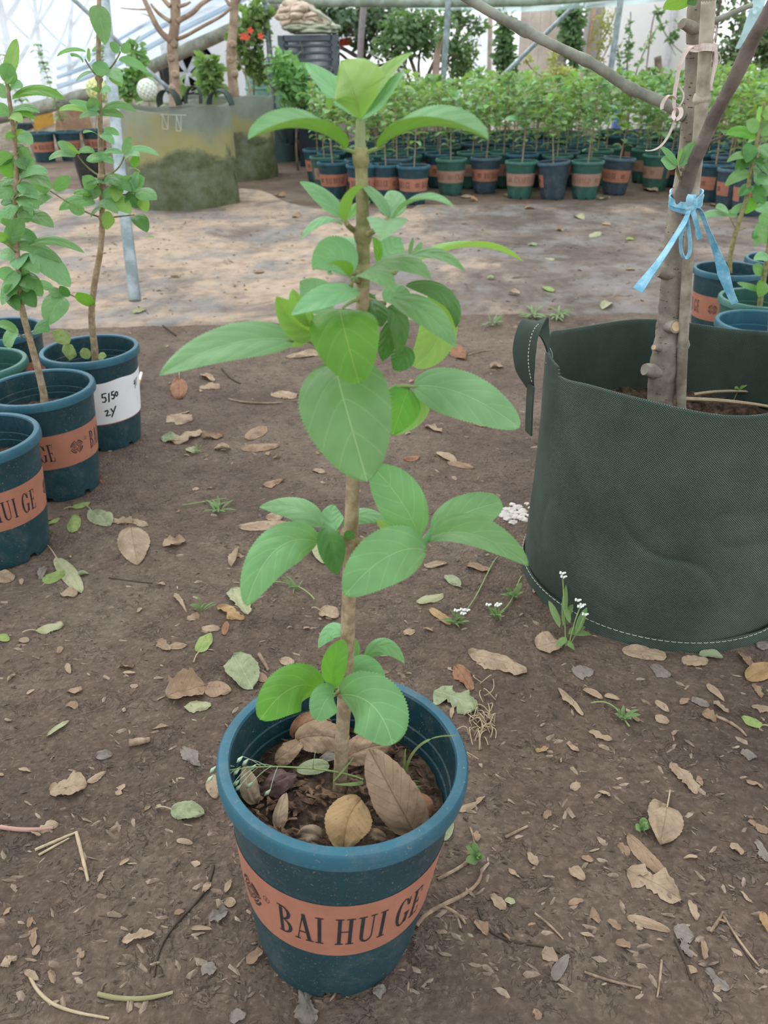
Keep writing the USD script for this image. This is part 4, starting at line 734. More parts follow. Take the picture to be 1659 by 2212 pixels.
for px, py in ((199, 658), (221, 472), (219, 382), (214, 170)):
    i = at(px, py, 1.80); obj('node', tube([i - V(0, 0, .008), i, i + V(0, 0, .008)], [.005, .0085, .005], 8, 10, .1, 3), STEM_B, pw)
leafset(pw, [(210, 12, 228, 97, 40, 'T'), (180, 133, 155, 122, 22, 'G'), (186, 112, 123, 122, 16), (190, 130, 194, 106, 18, 'Y'), (200, 112, 226, 103, 14, 'P'), (258, 112, 238, 92, 18, 'T'), (262, 112, 282, 95, 18, 'T'), (256, 130, 320, 158, 18, 'T'), (236, 155, 198, 140, 28, 'T'), (231, 160, 265, 180, 26, 'T'),
    (236, 165, 264, 188, 20, 'Y'), (200, 156, 164, 176, 16, 'P'), (216, 236, 148, 218, 16, 'P'), (222, 236, 295, 242, 18, 'T'), (215, 248, 268, 254, 20, 'T'), (188, 242, 127, 240, 18, 'Y'), (208, 244, 196, 210, 28, 'P'), (215, 248, 172, 256, 16, 'P'), (212, 292, 180, 288, 18), (216, 290, 246, 312, 22, 'P'), (224, 284, 258, 292, 16, 'T'),
    (266, 332, 284, 296, 22, 'P'), (276, 326, 344, 336, 16, 'P'), (264, 332, 224, 332, 18, 'P'), (268, 345, 302, 338, 22, 'P'), (284, 358, 300, 338, 18, 'G'), (282, 364, 302, 372, 20, 'Y'), (166, 332, 124, 306, 22, 'P'), (168, 332, 150, 312, 20, 'Y'), (164, 336, 106, 346, 22, 'P'), (170, 328, 205, 330, 16, 'T'), (186, 346, 240, 332, 18, 'P'),
    (206, 406, 178, 380, 28, 'P'), (206, 410, 184, 434, 28, 'T'), (204, 396, 236, 396, 22, 'T'), (226, 386, 284, 414, 32, 'T'), (256, 400, 250, 436, 26, 'Y'), (276, 404, 312, 384, 32, 'P'), (282, 410, 300, 372, 24, 'P'), (292, 418, 338, 432, 34, 'T'), (302, 424, 318, 458, 28, 'Y'), (286, 425, 262, 446, 24, 'T'), (206, 440, 127, 454, 28, 'T'),
    (212, 440, 255, 462, 22, 'T'), (232, 432, 282, 462, 40, 'Y'), (290, 466, 318, 502, 32, 'D'), (200, 420, 160, 420, 24, 'G'), (104, 410, 62, 468, 30, 'P'), (106, 414, 68, 386, 24, 'T'), (110, 406, 72, 362, 24, 'P'), (116, 410, 152, 382, 24, 'T'), (140, 642, 104, 702, 54, 'T'), (116, 624, 78, 608, 18, 'P'), (132, 640, 104, 628, 22, 'T'), (200, 662, 166, 632, 30, 'G'),
    (150, 640, 128, 618, 18, 'D'), (218, 420, 180, 404, 30, 'T'), (222, 430, 262, 412, 32, 'P'), (222, 450, 196, 470, 26, 'D'), (218, 390, 190, 400, 26, 'T'), (222, 396, 258, 402, 26, 'D'), (216, 340, 192, 350, 20, 'T'), (219, 342, 246, 354, 20, 'P'), (270, 424, 300, 448, 34, 'D'), (262, 404, 288, 384, 28, 'T'), (110, 420, 84, 444, 26, 'T'), (214, 200, 190, 196, 18, 'T'), (216, 204, 240, 200, 18, 'P'), (240, 460, 230, 496, 26, 'Y'), (180, 462, 150, 440, 24, 'P')], 1.79, 41)
for b, tip, w in (((150, 742), (112, 716), 34), ((152, 744), (150, 778), 40), ((190, 776), (178, 752), 24), ((212, 772), (230, 770), 22)):
    pleaf(pw, b, tip, w, DRY['green'], (.8, .6, 0), 1.76, wav=.2, fold=.3)
ps = thing('potted_shrub', 'bushy shrub in the lettered pot standing between the white-taped pot and the left edge', 'potted plant', (-.735, 1.554, 0))
pot_parts(ps, (-.735, 1.554, 0), .953, POT_BLUE, math.radians(-171), seed=33)
pstem(ps, [(96, 870), (92, 840), (76, 775), (58, 710), (45, 650), (41, 600), (36, 540), (33, 480), (35, 400), (34, 330), (28, 275), (20, 215), (14, 170)], [1.545] * 13, [17, 15, 14, 14, 13, 12, 12, 11, 11, 10, 9, 9, 8], n=90)
twigs(ps, [[(68, 735, 0), (52, 728, -.01), (42, 722, -.02)], [(40, 600, 0), (60, 570, .01), (66, 548, .0)], [(35, 545, 0), (24, 535, -.02), (16, 525, -.02)], [(34, 400, 0), (44, 390, -.01), (46, 384, -.01)], [(30, 285, 0), (36, 262, 0), (30, 245, 0)]], 1.545)
leafset(ps, [(15, 182, 36, 84, 40, 'Y'), (12, 178, 24, 138, 36, 'T'), (26, 214, 140, 216, 30, 'G'), (14, 212, -4, 180, 22, 'T'), (30, 240, 86, 244, 20, 'T'), (25, 246, 76, 258, 18, 'G'), (20, 246, -12, 226, 24, 'T'), (20, 255, 48, 266, 24, 'Y'), (34, 290, 14, 300, 22), (40, 292, 70, 312, 28, 'P'), (32, 318, 54, 348, 30, 'D'),
    (36, 372, 60, 318, 36, 'T'), (40, 376, 76, 344, 30, 'T'), (34, 376, -2, 352, 32, 'G'), (34, 386, 0, 402, 28, 'T'), (45, 386, 110, 408, 34, 'T'), (45, 384, 104, 374, 24, 'P'), (30, 430, 62, 418, 28, 'T'), (30, 440, 2, 440, 24, 'D'), (34, 442, 20, 474, 24, 'T'), (16, 524, 50, 470, 34, 'T'), (14, 530, 134, 566, 30, 'T'), (20, 530, -4, 500, 26, 'Y'),
    (62, 530, 182, 546, 22, 'T'), (62, 546, 152, 620, 52, 'P'), (46, 552, 38, 582, 42, 'P'), (72, 546, 96, 572, 30, 'T'), (46, 590, 6, 644, 44, 'T'), (46, 600, 72, 626, 36, 'D'), (40, 590, 62, 576, 24, 'T'), (30, 600, -4, 582, 30, 'P'), (20, 640, 40, 672, 26, 'D'), (40, 722, 10, 748, 44, 'T'), (36, 716, -6, 704, 28, 'T'), (72, 718, 106, 716, 34, 'D'),
    (60, 470, 116, 492, 30, 'T'), (50, 476, 70, 440, 30, 'P'), (40, 500, 6, 470, 34, 'T'), (30, 560, 0, 552, 30, 'P'), (48, 560, 84, 592, 34, 'T'), (36, 430, 84, 452, 32, 'T'), (24, 350, -6, 330, 30, 'T'), (44, 640, 10, 616, 30, 'P'), (36, 460, 74, 470, 32, 'T'), (36, 462, -4, 480, 32, 'P'), (38, 510, 80, 520, 36, 'D'), (34, 520, -4, 520, 32, 'T'), (42, 600, 92, 640, 40, 'T'), (40, 610, 4, 660, 36, 'P'), (34, 410, -4, 430, 32, 'T'), (36, 402, 82, 430, 34, 'P'), (30, 350, 70, 366, 30, 'T'), (28, 340, -6, 360, 30, 'D'), (26, 300, 60, 286, 24, 'Y'), (44, 570, 80, 556, 30, 'D'), (46, 630, 78, 664, 34, 'D'), (20, 200, 50, 190, 24, 'P')], 1.545, 43)
pf = thing('potted_shrub', 'lettered pot with a dusty rim cut by the left edge, nearest of the left pots', 'potted plant', (-.755, 1.292, 0)); pot_parts(pf, (-.755, 1.292, 0), .961, POT_BLUE, math.radians(-119), seed=35)
pstem(pf, [(-30, 985), (-40, 900), (-60, 760), (-80, 600)], [1.29] * 4, [16, 14, 12, 10], n=20)
pn = thing('potted_shrub', 'green-rimmed pot at the left edge behind the lettered pots', 'potted plant', (-.945, 1.711, 0)); pot_parts(pn, (-.945, 1.711, 0), .96, POT_GREEN, math.radians(-100), 'green', seed=37)
pstem(pn, [(-22, 790), (-30, 700), (-34, 600)], [1.71] * 3, [14, 12, 10], n=16)
po = thing('potted_shrub', 'dark pot at the left edge farthest back of the near left pots', 'potted plant', (-1.01, 1.98, 0)); pot_parts(po, (-1.01, 1.98, 0), .96, POT_BLUE, math.radians(-60), seed=39)
pstem(po, [(-10, 720), (-14, 640), (-20, 560)], [1.97] * 3, [13, 11, 9], n=16)
# three pots at the right edge behind the felt bag
p1 = thing('potted_shrub', 'leafy shrub at the right edge in the pot lettered IGE behind the felt bag', 'potted plant', (1.145, 2.556, 0)); pot_parts(p1, (1.145, 2.556, 0), .95, POT_BLUE, math.radians(-264), seed=41)
y1 = 2.55
pstem(p1, [(1576, 590), (1580, 540), (1596, 480), (1612, 430), (1622, 370), (1634, 310), (1644, 260), (1650, 220)], [y1] * 8, [11, 10, 10, 9, 9, 8, 8, 6], n=50, mt=STEM_M)
twigs(p1, [[(1592, 500, 0), (1584, 484, 0), (1576, 468, -.01)], [(1594, 498, 0), (1606, 494, 0), (1618, 488, 0)]], y1)
leafset(p1, [(1572, 466, 1508, 476, 20, 'P'), (1574, 462, 1546, 450, 24, 'P'), (1578, 460, 1612, 440, 16, 'P'), (1575, 468, 1592, 460, 20, 'T'), (1632, 300, 1568, 290, 30, 'G'), (1640, 292, 1664, 262, 34, 'T'), (1626, 342, 1570, 350, 18, 'T'), (1622, 352, 1600, 326, 22, 'D'), (1626, 366, 1640, 402, 32, 'P'), (1620, 378, 1566, 402, 24, 'T'),
    (1626, 402, 1598, 424, 26, 'D'), (1640, 420, 1682, 412, 30, 'T'), (1630, 432, 1610, 462, 26, 'G'), (1630, 452, 1682, 460, 30, 'P'), (1640, 332, 1672, 318, 28, 'T'), (1626, 312, 1612, 352, 30, 'D'), (1650, 482, 1632, 532, 26, 'T'), (1656, 500, 1624, 516, 22, 'D'), (1656, 530, 1690, 540, 24, 'T'), (1650, 272, 1640, 230, 26, 'Y'), (1660, 342, 1640, 352, 26, 'D'),
    (1634, 320, 1668, 346, 30, 'T'), (1630, 350, 1664, 380, 32, 'D'), (1628, 390, 1664, 396, 30, 'T'), (1622, 410, 1652, 440, 32, 'D'), (1640, 280, 1612, 262, 24, 'T'), (1630, 330, 1590, 372, 30, 'D'), (1646, 250, 1676, 236, 26, 'Y')], y1, 47)
p2 = thing('potted_shrub', 'shrub in the green-rimmed middle pot at the right edge behind the felt bag', 'potted plant', (1.085, 2.18, 0)); pot_parts(p2, (1.085, 2.18, 0), .96, POT_GREEN, math.radians(-70), 'green', seed=43)
pstem(p2, [(1640, 680), (1644, 640), (1652, 590), (1660, 530), (1668, 470)], [2.17] * 5, [12, 11, 10, 9, 8], n=30, mt=STEM_M)
leafset(p2, [(1646, 628, 1592, 610, 12, 'P'), (1652, 590, 1626, 574, 22, 'T'), (1656, 612, 1638, 642, 28, 'G'), (1660, 560, 1628, 562, 20, 'P'), (1664, 520, 1636, 500, 24, 'T'), (1668, 480, 1640, 466, 26, 'T')], 2.17, 49)
p3 = thing('potted_shrub', 'pot with a bright blue rim touching the felt bag at the right edge', 'potted plant', (.985, 1.945, 0)); pot_parts(p3, (.985, 1.945, 0), .96, POT_BLUE_LIT, math.radians(-70), seed=45)
pstem(p3, [(1664, 720), (1668, 660), (1676, 600)], [1.94] * 3, [12, 11, 10], n=16)
p4 = thing('potted_shrub', 'pot half hidden at the right edge, rearmost of the four behind the felt bag', 'potted plant', (1.37, 2.68, 0)); pot_parts(p4, (1.37, 2.68, 0), .96, POT_BLUE, math.radians(-70), seed=46)
# ------------------------------------------------------------------ the film house: clear plastic overhead and at the sides, open at the far end
def filmmat(name, tint, clear, white, rough=.15, wr=6.0):
    return M(name, {'g': ('geometry', {}), 'mp': ('mapping', {'scale': (1.0, 1.0, 2.4)}), 'n': ('noise_texture', {'scale': wr, 'detail': 4, 'roughness': .6, 'distortion': 1.0}), 'r': ('map_range', {'from_min': .35, 'from_max': .7, 'to_min': max(0, 1 - clear - .22), 'to_max': min(1, 1 - clear + .22), 'clamp': True}),
        'tr': ('transparent_bsdf', {'color': tint}), 'd': ('diffuse_bsdf', {'color': white}), 'tl': ('translucent_bsdf', {'color': white}), 'm1': ('mix_closure', {'fac': .6}), 'gl': ('glossy_bsdf', {'color': (.9, .95, 1), 'roughness': rough}), 'm2': ('mix_closure', {'fac': .08}), 'm3': ('mix_closure', {})},
        [('g.position', 'mp.vector'), ('mp.vector', 'n.vector'), ('n.fac', 'r.value'), ('d.BSDF', 'm1.closure1'), ('tl.BSDF', 'm1.closure2'), ('m1.closure', 'm2.closure1'), ('gl.BSDF', 'm2.closure2'), ('r.result', 'm3.fac'), ('tr.BSDF', 'm3.closure1'), ('m2.closure', 'm3.closure2')], 'm3.closure')
FILM = filmmat('tunnel_film', (.80, .83, .84), .62, (.86, .92, .95))
FILM_B = filmmat('blue_film', (.74, .83, .90), .16, (.74, .82, .90), wr=1.6)
FILM_T = filmmat('teal_film', (.72, .86, .89), .35, (.64, .80, .83), wr=3)
FILM_W = filmmat('white_film', (.95, .97, 1.0), .35, (.92, .94, .97), wr=4)
def sheet(P00, P10, P01, P11, nu, nv, amp, s, seed, rip=0.0):
    u, w = np.linspace(0, 1, nu), np.linspace(0, 1, nv); P00, P10, P01, P11 = (np.asarray(p, float) for p in (P00, P10, P01, P11))
    v = ((1 - w)[:, None, None] * ((1 - u)[None, :, None] * P00 + u[None, :, None] * P10) + w[:, None, None] * ((1 - u)[None, :, None] * P01 + u[None, :, None] * P11))
    n = unit(np.cross(P10 - P00, P01 - P00)); q = np.stack([u[None] * s + 0 * w[:, None], w[:, None] * s * .6 + 0 * u[None], 0 * u[None] + 0 * w[:, None] + seed], -1)
    h = amp * (meshkit.noise(q, seed) - .5) * 2 + rip * np.sin(u[None] * 40 + 3 * w[:, None] + 4 * meshkit.noise(q * 2, seed + 3))
    return (v + n * h[..., None]).reshape(-1, 3), grid_faces(nu, nv)
X0, X1, Y0, Y1, ZR = -5.6, 6.2, -4.0, 9.0, 2.5
obj('ceiling', sheet((X0, Y0, ZR), (X1, Y0, ZR), (X0, Y1, ZR), (X1, Y1, ZR), 40, 40, .05, 9, 3), FILM, smooth=True, kind='structure', label='clear plastic film roof of the growing tunnel')
obj('wall_right', sheet((X1, Y0, 0), (X1, Y1, 0), (X1, Y0, ZR), (X1, Y1, ZR), 40, 12, .03, 9, 4), FILM, smooth=True, kind='structure')
obj('wall_back', sheet((X0, Y0, 0), (X1, Y0, 0), (X0, Y0, ZR), (X1, Y0, ZR), 40, 12, .03, 9, 5), FILM, smooth=True, kind='structure')
obj('wall_left', sheet((X0, Y0, 0), (X0, 7.6, 0), (X0, Y0, ZR), (X0, 7.6, ZR), 40, 12, .03, 9, 6), FILM, smooth=True, kind='structure')
# sloping film side at the upper left, its lower beam, and the earth bank behind it
yf0, yf1 = 10.6, 9.4
def fq(px, py): return at(px, py, float(np.interp(px, [-120, 600], [yf0, yf1])))
fs = thing('film_curtain', 'blue-tinted sloping plastic film side at the upper left', 'plastic film', tuple(fq(240, 168)))
low = [(-120, 262), (0, 236), (130, 206), (250, 166), (330, 128), (420, 84), (520, 38), (602, -4)]
U = np.linspace(0, 1, 70); lx = np.interp(U, np.linspace(0, 1, 8), [p[0] for p in low]); ly = np.interp(U, np.linspace(0, 1, 8), [p[1] for p in low])
rows = []
for k, w in enumerate(np.linspace(0, 1, 26)):
    rows.append([fq(a, b) * (1 - w) + (fq(a - 60 * w, -150)) * w + V(0, -.5 * w + .030 * math.sin(9 * w + a * .02) + .04 * (float(meshkit.noise(V(a * .012, w * 7, 1.0), 5)) - .5), 0) for a, b in zip(lx, ly)])
obj('film', (np.array(rows).reshape(-1, 3), grid_faces(70, 26)), FILM_B, fs, smooth=True)
for k, (o1, o2) in enumerate(((-34, -20), (-70, -58), (-104, -98))):
    obj('film_fold', ribbon([fq(a, b + o1 * (.4 + .6 * a / 500)) + V(0, -.10, 0) for a, b in low[2:]], V(0, 0, 1), .05 - .012 * k, 40, .02), FILM_B, fs, smooth=True)
BEAM = simple('mossy_pipe', srgb(128, 130, 116), rough=.8, scale=10, col2=srgb(160, 160, 148), bump=.3, bscale=40)
obj('rail', tube([fq(a, b + 12) + V(0, -.02, -.02) for a, b in low], [.075, .07, .065, .06], 40, 12, .08, 4), BEAM, fs, smooth=True)
BANK = simple('earth_bank', srgb(112, 104, 90), rough=.95, scale=5, col2=srgb(150, 142, 128), bump=.5, bscale=30, bdist=.02)
bk = [(-200, 300), (0, 250), (110, 232), (220, 205), (300, 172), (345, 175)]
bn = []
for w in np.linspace(0, 1, 8):
    bn.append([at(a, b, 11.4 - 1.2 * w) * V(1, 1, 0) + V(0, 0, (at(a, b, 11.4)[2]) * (1 - w) - .05 * w + .03 * math.sin(a * .05 + w * 5)) for a, b in zip(np.interp(U, np.linspace(0, 1, 6), [p[0] for p in bk]), np.interp(U, np.linspace(0, 1, 6), [p[1] for p in bk]))])
tag(obj('earth_bank', (np.array(bn).reshape(-1, 3), grid_faces(70, 8)), BANK, smooth=True), 'low grey-brown earth bank behind the film curtain at the left', 'bank')
GREYW = simple('grey_winter_bark', srgb(112, 112, 114), rough=.9, scale=12)
for k, (a, b, c, w) in enumerate((((30, 235), (20, 120), (-10, -40), 20), ((95, 235), (88, 120), (70, -30), 13), ((150, 230), (150, 130), (160, -20), 11))):
    P = [at(*a, 14 + .8 * k), at(*b, 14 + .8 * k), at(*c, 14 + .8 * k)]; r = w / 2 / pxm(P[0]); P[0] = P[0] * V(1, 1, 0)
    t = thing('bare_tree', f'grey leafless tree seen dimly through the film, {["nearest the left edge", "middle one", "nearest the steel post"][k]}', 'tree', tuple(P[0])); obj('trunk', tube(P, [r, r * .8, r * .5], 20, 8, .1, k), GREYW, t)
    for j in range(3):
        q = spline(P, 20)[8 + 3 * j]; obj('branch', tube([q, q + V((-1) ** j * .4, 0, .4), q + V((-1) ** j * .7, .1, 1.0)], [r * .5, r * .35, r * .15], 8, 6), GREYW, t)
# film roll and skirt across the top, steel frame
ROLL_M = simple('dusty_rolled_film', srgb(150, 158, 146), rough=.6, scale=8, col2=srgb(182, 192, 184))
fr = thing('film_roll', 'rolled-up plastic film hung along the top of the picture', 'plastic film', tuple(at(960, 4, 9.0)))
rp = [(555, -8), (650, 0), (760, 3), (860, 4), (965, 5), (1080, 3), (1200, -2), (1320, -10), (1450, -22)]
obj('roll', tube([at(a, b, 9.0) for a, b in rp], [.045, .05, .05, .045, .05, .045, .04], 60, 10, .1, 7), ROLL_M, fs and fr, smooth=True)
lo = [(560, 2), (700, 13), (850, 17), (965, 21), (1060, 25), (1130, 26), (1230, 20), (1330, 13), (1440, 2)]
sk = []
for w in np.linspace(0, 1, 6): sk.append([at(a, b0 * (1 - w) + b1 * w, 9.06 + .03 * math.sin(a * .03 + 4 * w)) for a, b0, b1 in zip(np.linspace(560, 1440, 60), np.interp(np.linspace(560, 1440, 60), [p[0] for p in rp], [p[1] for p in rp]), np.interp(np.linspace(560, 1440, 60), [p[0] for p in lo], [p[1] for p in lo]))])
obj('skirt', (np.array(sk).reshape(-1, 3), grid_faces(60, 6)), FILM_T, fr, smooth=True)
def post(label, pts, ys, ws, cap=True):
    P0 = at(*pts[0], ys[0]); t = thing('steel_post', label, 'steel pipe', tuple(P0)); m, _, _ = ptube(pts, ys, ws, n=24, sides=14); obj('pipe', m, STEEL, t, smooth=True); return t
post('galvanised steel post rising from the mud at the left, leaning back', [(292, 650), (279, 540), (264, 410), (243, 190), (224, -30)], [3.03, 3.12, 3.25, 3.55, 3.95], [26, 25, 25, 24, 20])
post('thin steel brace slanting down to the right at the upper left', [(145, -14), (240, 76), (300, 135), (366, 192)], [8.4] * 4, [9, 9, 9, 9])
post('upright steel pipe left of the stacked crate', [(571, -20), (577, 50), (584, 130), (592, 260)], [8.6] * 4, [12, 12, 12, 12])
post('upright steel pipe behind the middle of the nursery block', [(969, -20), (964, 80), (957, 175), (951, 262)], [8.9] * 4, [13, 13, 13, 13])
post('upright steel pipe in front of the white wall', [(1343, -20), (1331, 70), (1318, 160), (1306, 262)], [8.9] * 4, [13, 13, 13, 13])
post('thin steel brace slanting down to the left across the wooden boards', [(1268, -14), (1190, 62), (1110, 140), (1040, 206)], [9.2] * 4, [9, 9, 9, 9])
st = thing('film_strip', 'torn greyish strip of plastic film hanging at the upper right', 'plastic film', tuple(at(1625, 40, 2.4)))
obj('strip', ribbon([at(1655, -40, 2.5), at(1637, 10, 2.42), at(1618, 60, 2.4), at(1592, 105, 2.38)], V(1, -.3, .3), [.03, .034, .03, .012], 30, .001), FILM_T, st, smooth=True)

# ------------------------------------------------------------------ mossy grow bags with trees, upper left
def handle(t, pts, y, mat, w=.07, wd=(0, 1, 0)): obj('handle', ribbon([at(a, b, y + c) for a, b, c in pts], unit(V(*wd)), w, 30, .005), mat, t, smooth=30)
def oldbag(label, px0, px1, pyb, pyt, mat, seed, name='grow_bag', cat='grow bag'):
    g = gnd((px0 + px1) / 2, pyb); R = .5 * (px1 - px0) / F * float((V(g[0], g[1] + .35, .35) - EYE) @ FWD); C = V(g[0], g[1] + R, 0)
    C[0] = at((px0 + px1) / 2, (pyb + pyt) / 2, C[1])[0]; h = float(at((px0 + px1) / 2, pyt, C[1] - R)[2])
    t = thing(name, label, cat, tuple(C)); v, f, uv = bag_mesh(R, h, seed, lambda th: .012 * np.sin(2 * th + seed) + .008 * np.sin(5 * th), lambda th: 0 * th - .004, 120, 40, .02, True, .006, .25)
    obj('grow_bag', (v + C, f), mat, t, smooth=True, uv=uv); s = soil_mesh(h - .11, R - .025, seed, .05, .01, 20, 50); obj('soil', (s[0] + C, s[1]), SOIL, t, smooth=True); return t, C, R, h
TB1 = simple('tan_tree_bark', srgb(150, 126, 106), rough=.85, scale=12, col2=srgb(182, 160, 138), bump=.35, bscale=70, bdist=.006)
def limb(t, pts, y, ws, mt=TB1, nm='branch', n=26, **k):
    m, _, _ = ptube(pts, [y + .0] * len(pts), ws, n=n, sides=10, rough=.07, seed=int(pts[0][0])); return obj(nm, m, mt, t, smooth=True)
t1, C1, R1, H1 = oldbag('pruned tree in the largest mossy grow bag at the upper left', 269, 508, 458, 234, BAGM, 8, 'potted_tree', 'potted tree')
yt1 = float(C1[1])
limb(t1, [(380, 232), (378, 205), (376, 150), (372, 105), (377, 60), (379, 10), (380, -60)], yt1, [27, 24, 22, 23, 21, 21, 20], nm='trunk', n=60)
for pts, ws in (([(372, 88), (350, 72), (335, 50), (322, 22), (308, -10), (300, -40)], [16, 12, 12, 11, 10, 9]), ([(368, 46), (352, 36), (338, 24), (326, 8)], [9, 8, 7, 5]), ([(384, 46), (402, 36), (420, 24), (436, 8), (462, -8), (480, -30)], [12, 10, 10, 9, 8, 7]), ([(386, 14), (400, 10), (412, 4)], [8, 7, 4]), ([(368, 14), (356, 2), (345, -14)], [10, 9, 8]),
                ([(384, 84), (408, 74), (436, 58), (470, 40), (500, 16)], [8, 7, 7, 6, 5]), ([(318, 20), (290, 20), (260, 17)], [4, 3, 2]), ([(333, 45), (316, 32), (302, 30)], [3, 2, 1])): limb(t1, pts, yt1 - .02, ws)
for px, py in ((370, 125), (378, 160), (372, 190), (376, 95)): c = at(px, py, yt1 - .03); obj('knot', tube([c + V(0, .02, 0), c, c - V(0, .018, 0)], [.028, .026, .016], 7, 10, .15, px), TB1, t1)
handle(t1, [(347, 228, 0), (346, 205, -.02), (356, 195, -.03), (370, 198, -.02), (382, 212, 0), (387, 228, .01)], yt1 - R1 - .01, BAGF, .075, (.3, 1, 0))
handle(t1, [(402, 224, 0), (404, 200, 0), (416, 186, 0), (428, 190, 0), (433, 206, 0), (434, 224, 0)], yt1 - R1 + .05, BAGF, .06, (.1, 1, 0))
handle(t1, [(452, 226, 0), (456, 206, 0), (468, 195, 0), (484, 197, 0), (496, 212, 0), (501, 228, 0)], yt1 - R1 + .12, BAGF, .09, (.2, 1, .1))
for a, b in (((346, 247), (402, 249)), ((351, 248), (351, 278)), ((363, 248), (363, 278)), ((381, 249), (381, 283)), ((391, 249), (391, 282)), ((351, 278), (363, 279)), ((381, 283), (391, 283)), ((352, 250), (362, 276)), ((382, 252), (390, 280))):
    obj('stitching', tube([at(a[0], a[1], yt1 - R1 - .02), at(b[0], b[1], yt1 - R1 - .02)], .0022, 3, 5), THREAD, t1)
t2, C2, R2, H2 = oldbag('pruned tree in the middle mossy grow bag, half hidden by the largest one', 412, 595, 392, 212, BAGM, 9, 'potted_tree', 'potted tree')
limb(t2, [(504, 214), (503, 180), (499, 120), (504, 60), (506, 10), (508, -60)], float(C2[1]), [26, 22, 21, 19, 18, 18], nm='trunk', n=50)
for px, py in ((502, 95), (498, 130), (506, 160), (500, 205)): c = at(px, py, float(C2[1]) - .03); obj('knot', tube([c + V(0, .02, 0), c, c - V(0, .02, 0)], [.035, .034, .02], 7, 10, .15, px), TB1, t2)
limb(t2, [(506, 20), (490, 2), (480, -20)], float(C2[1]), [9, 7, 5]); limb(t2, [(508, 10), (520, -4), (536, -20)], float(C2[1]), [9, 7, 5])
limb(t2, [(538, 208), (536, 180), (520, 140), (508, 100)], float(C2[1]) + .1, [5, 4, 3, 2])
t3, C3, R3, H3 = oldbag('plain blue-grey grow bag behind the mossy ones', 560, 641, 352, 240, BAGB, 10)

# ------------------------------------------------------------------ the nursery block: shrub saplings in pots, one individual each
def sapling(t, seed, hgt, mats, parts, lean=.02):
    r = np.random.default_rng(seed); a0 = r.uniform(0, 6.28); lv = []; z0 = .18
    top = V(lean * math.cos(a0), lean * math.sin(a0), hgt); P = [V(0, 0, z0), V(lean * .5 * math.cos(a0 + 1), lean * .5 * math.sin(a0 + 1), z0 + .45 * (hgt - z0)), top]
    obj('stem', tube(P, [.0055, .0045, .0028], 14, 7, .06, seed), STEM_B, t, smooth=True); S = spline(P, 40)
    def pair(c, az, L, el, k=2):
        for s in range(k):
            d = V(math.cos(az + s * 2 * math.pi / k), math.sin(az + s * 2 * math.pi / k), 0); b = c + d * .008
            tip = b + d * L * math.cos(el) + V(0, 0, L * math.sin(el) - .22 * L); mid = b + d * L * .5 * math.cos(el) + V(0, 0, L * .5 * math.sin(el) + .04 * L)
            lv.append(leaf_mesh(b, mid, tip, L * r.uniform(.54, .7), V(-d[0] * math.sin(el) * .8 + r.normal() * .2, -d[1] * math.sin(el) * .8 + r.normal() * .2, 1), fold=.3, curl=.1, nu=2 if not parts else 4, nv=6 if not parts else 8, a=.6, b=.7, serr=0, pucker=0))
    zs = np.arange(.34 + r.uniform(0, .05), hgt - .02, .046)
    for i, z in enumerate(zs):
        c = S[int(np.clip((z - z0) / (hgt - z0) * 39, 0, 39))]; az = i * math.pi / 2 + r.uniform(-.4, .4); low = z < .42
        pair(c, az, r.uniform(.075, .115) * (.7 if low else 1), r.uniform(-.1, .5))
        if not low and r.random() < .95:
            for s in range(2):
                if r.random() < .9:
                    d = V(math.cos(az + math.pi / 2 + s * math.pi), math.sin(az + math.pi / 2 + s * math.pi), .55); L = r.uniform(.03, .10); e = c + unit(d) * L
                    if parts: obj('branch', tube([c, e], [.0022, .0015], 3, 5), STEM_M, t)
                    pair(e, az + r.uniform(0, 3), r.uniform(.065, .105), r.uniform(.0, .6), 2); pair(e + V(0, 0, .006), az + r.uniform(0, 3), r.uniform(.045, .075), r.uniform(.5, 1.1), 2)
    pair(S[-1], r.uniform(0, 3), .09, .6); pair(S[-1], r.uniform(0, 3), .07, 1.1)
    if parts:
        for (m, uv) in lv: obj('leaf', m, mats[r.integers(len(mats))], t, smooth=True, uv=uv)
    else:
        for k, mt in enumerate(mats):
            g = lv[k::len(mats)]; v, f = merge([x[0] for x in g]); obj('foliage', (v, f), mt, t, smooth=True, uv=np.vstack([x[1] for x in g]), kind='stuff')
FRONT = [(701, 338, 'G'), (719, 350, 'B'), (783, 356, 'B'), (833, 355, 'B'), (893, 358, 'B'), (975, 343, 'G'), (1050, 340, 'N'), (1127, 348, 'G'), (1201, 349, 'N'), (1270, 348, 'G'), (1335, 341, 'N'), (1397, 322, 'G'), (1424, 334, 'G'), (1548, 353, 'B'), (1592, 364, 'N'), (1630, 374, 'N')]
POTM = {'B': POT_BLUE, 'G': POT_GREEN, 'N': POT_NAVY}; taken = []; protos = {}
LM = {'B': [L_BG, L_BG, L_BG2], 'G': [L_BG, L_PALE, L_BG], 'N': [L_BG2, L_BG, L_YOUNG]}
PW = {'B': 'blue-green pot', 'G': 'dull green tan-banded pot', 'N': 'faded navy terracotta-banded pot'}
ORD = 'first second third fourth fifth sixth seventh eighth ninth tenth eleventh twelfth thirteenth fourteenth fifteenth sixteenth'.split()
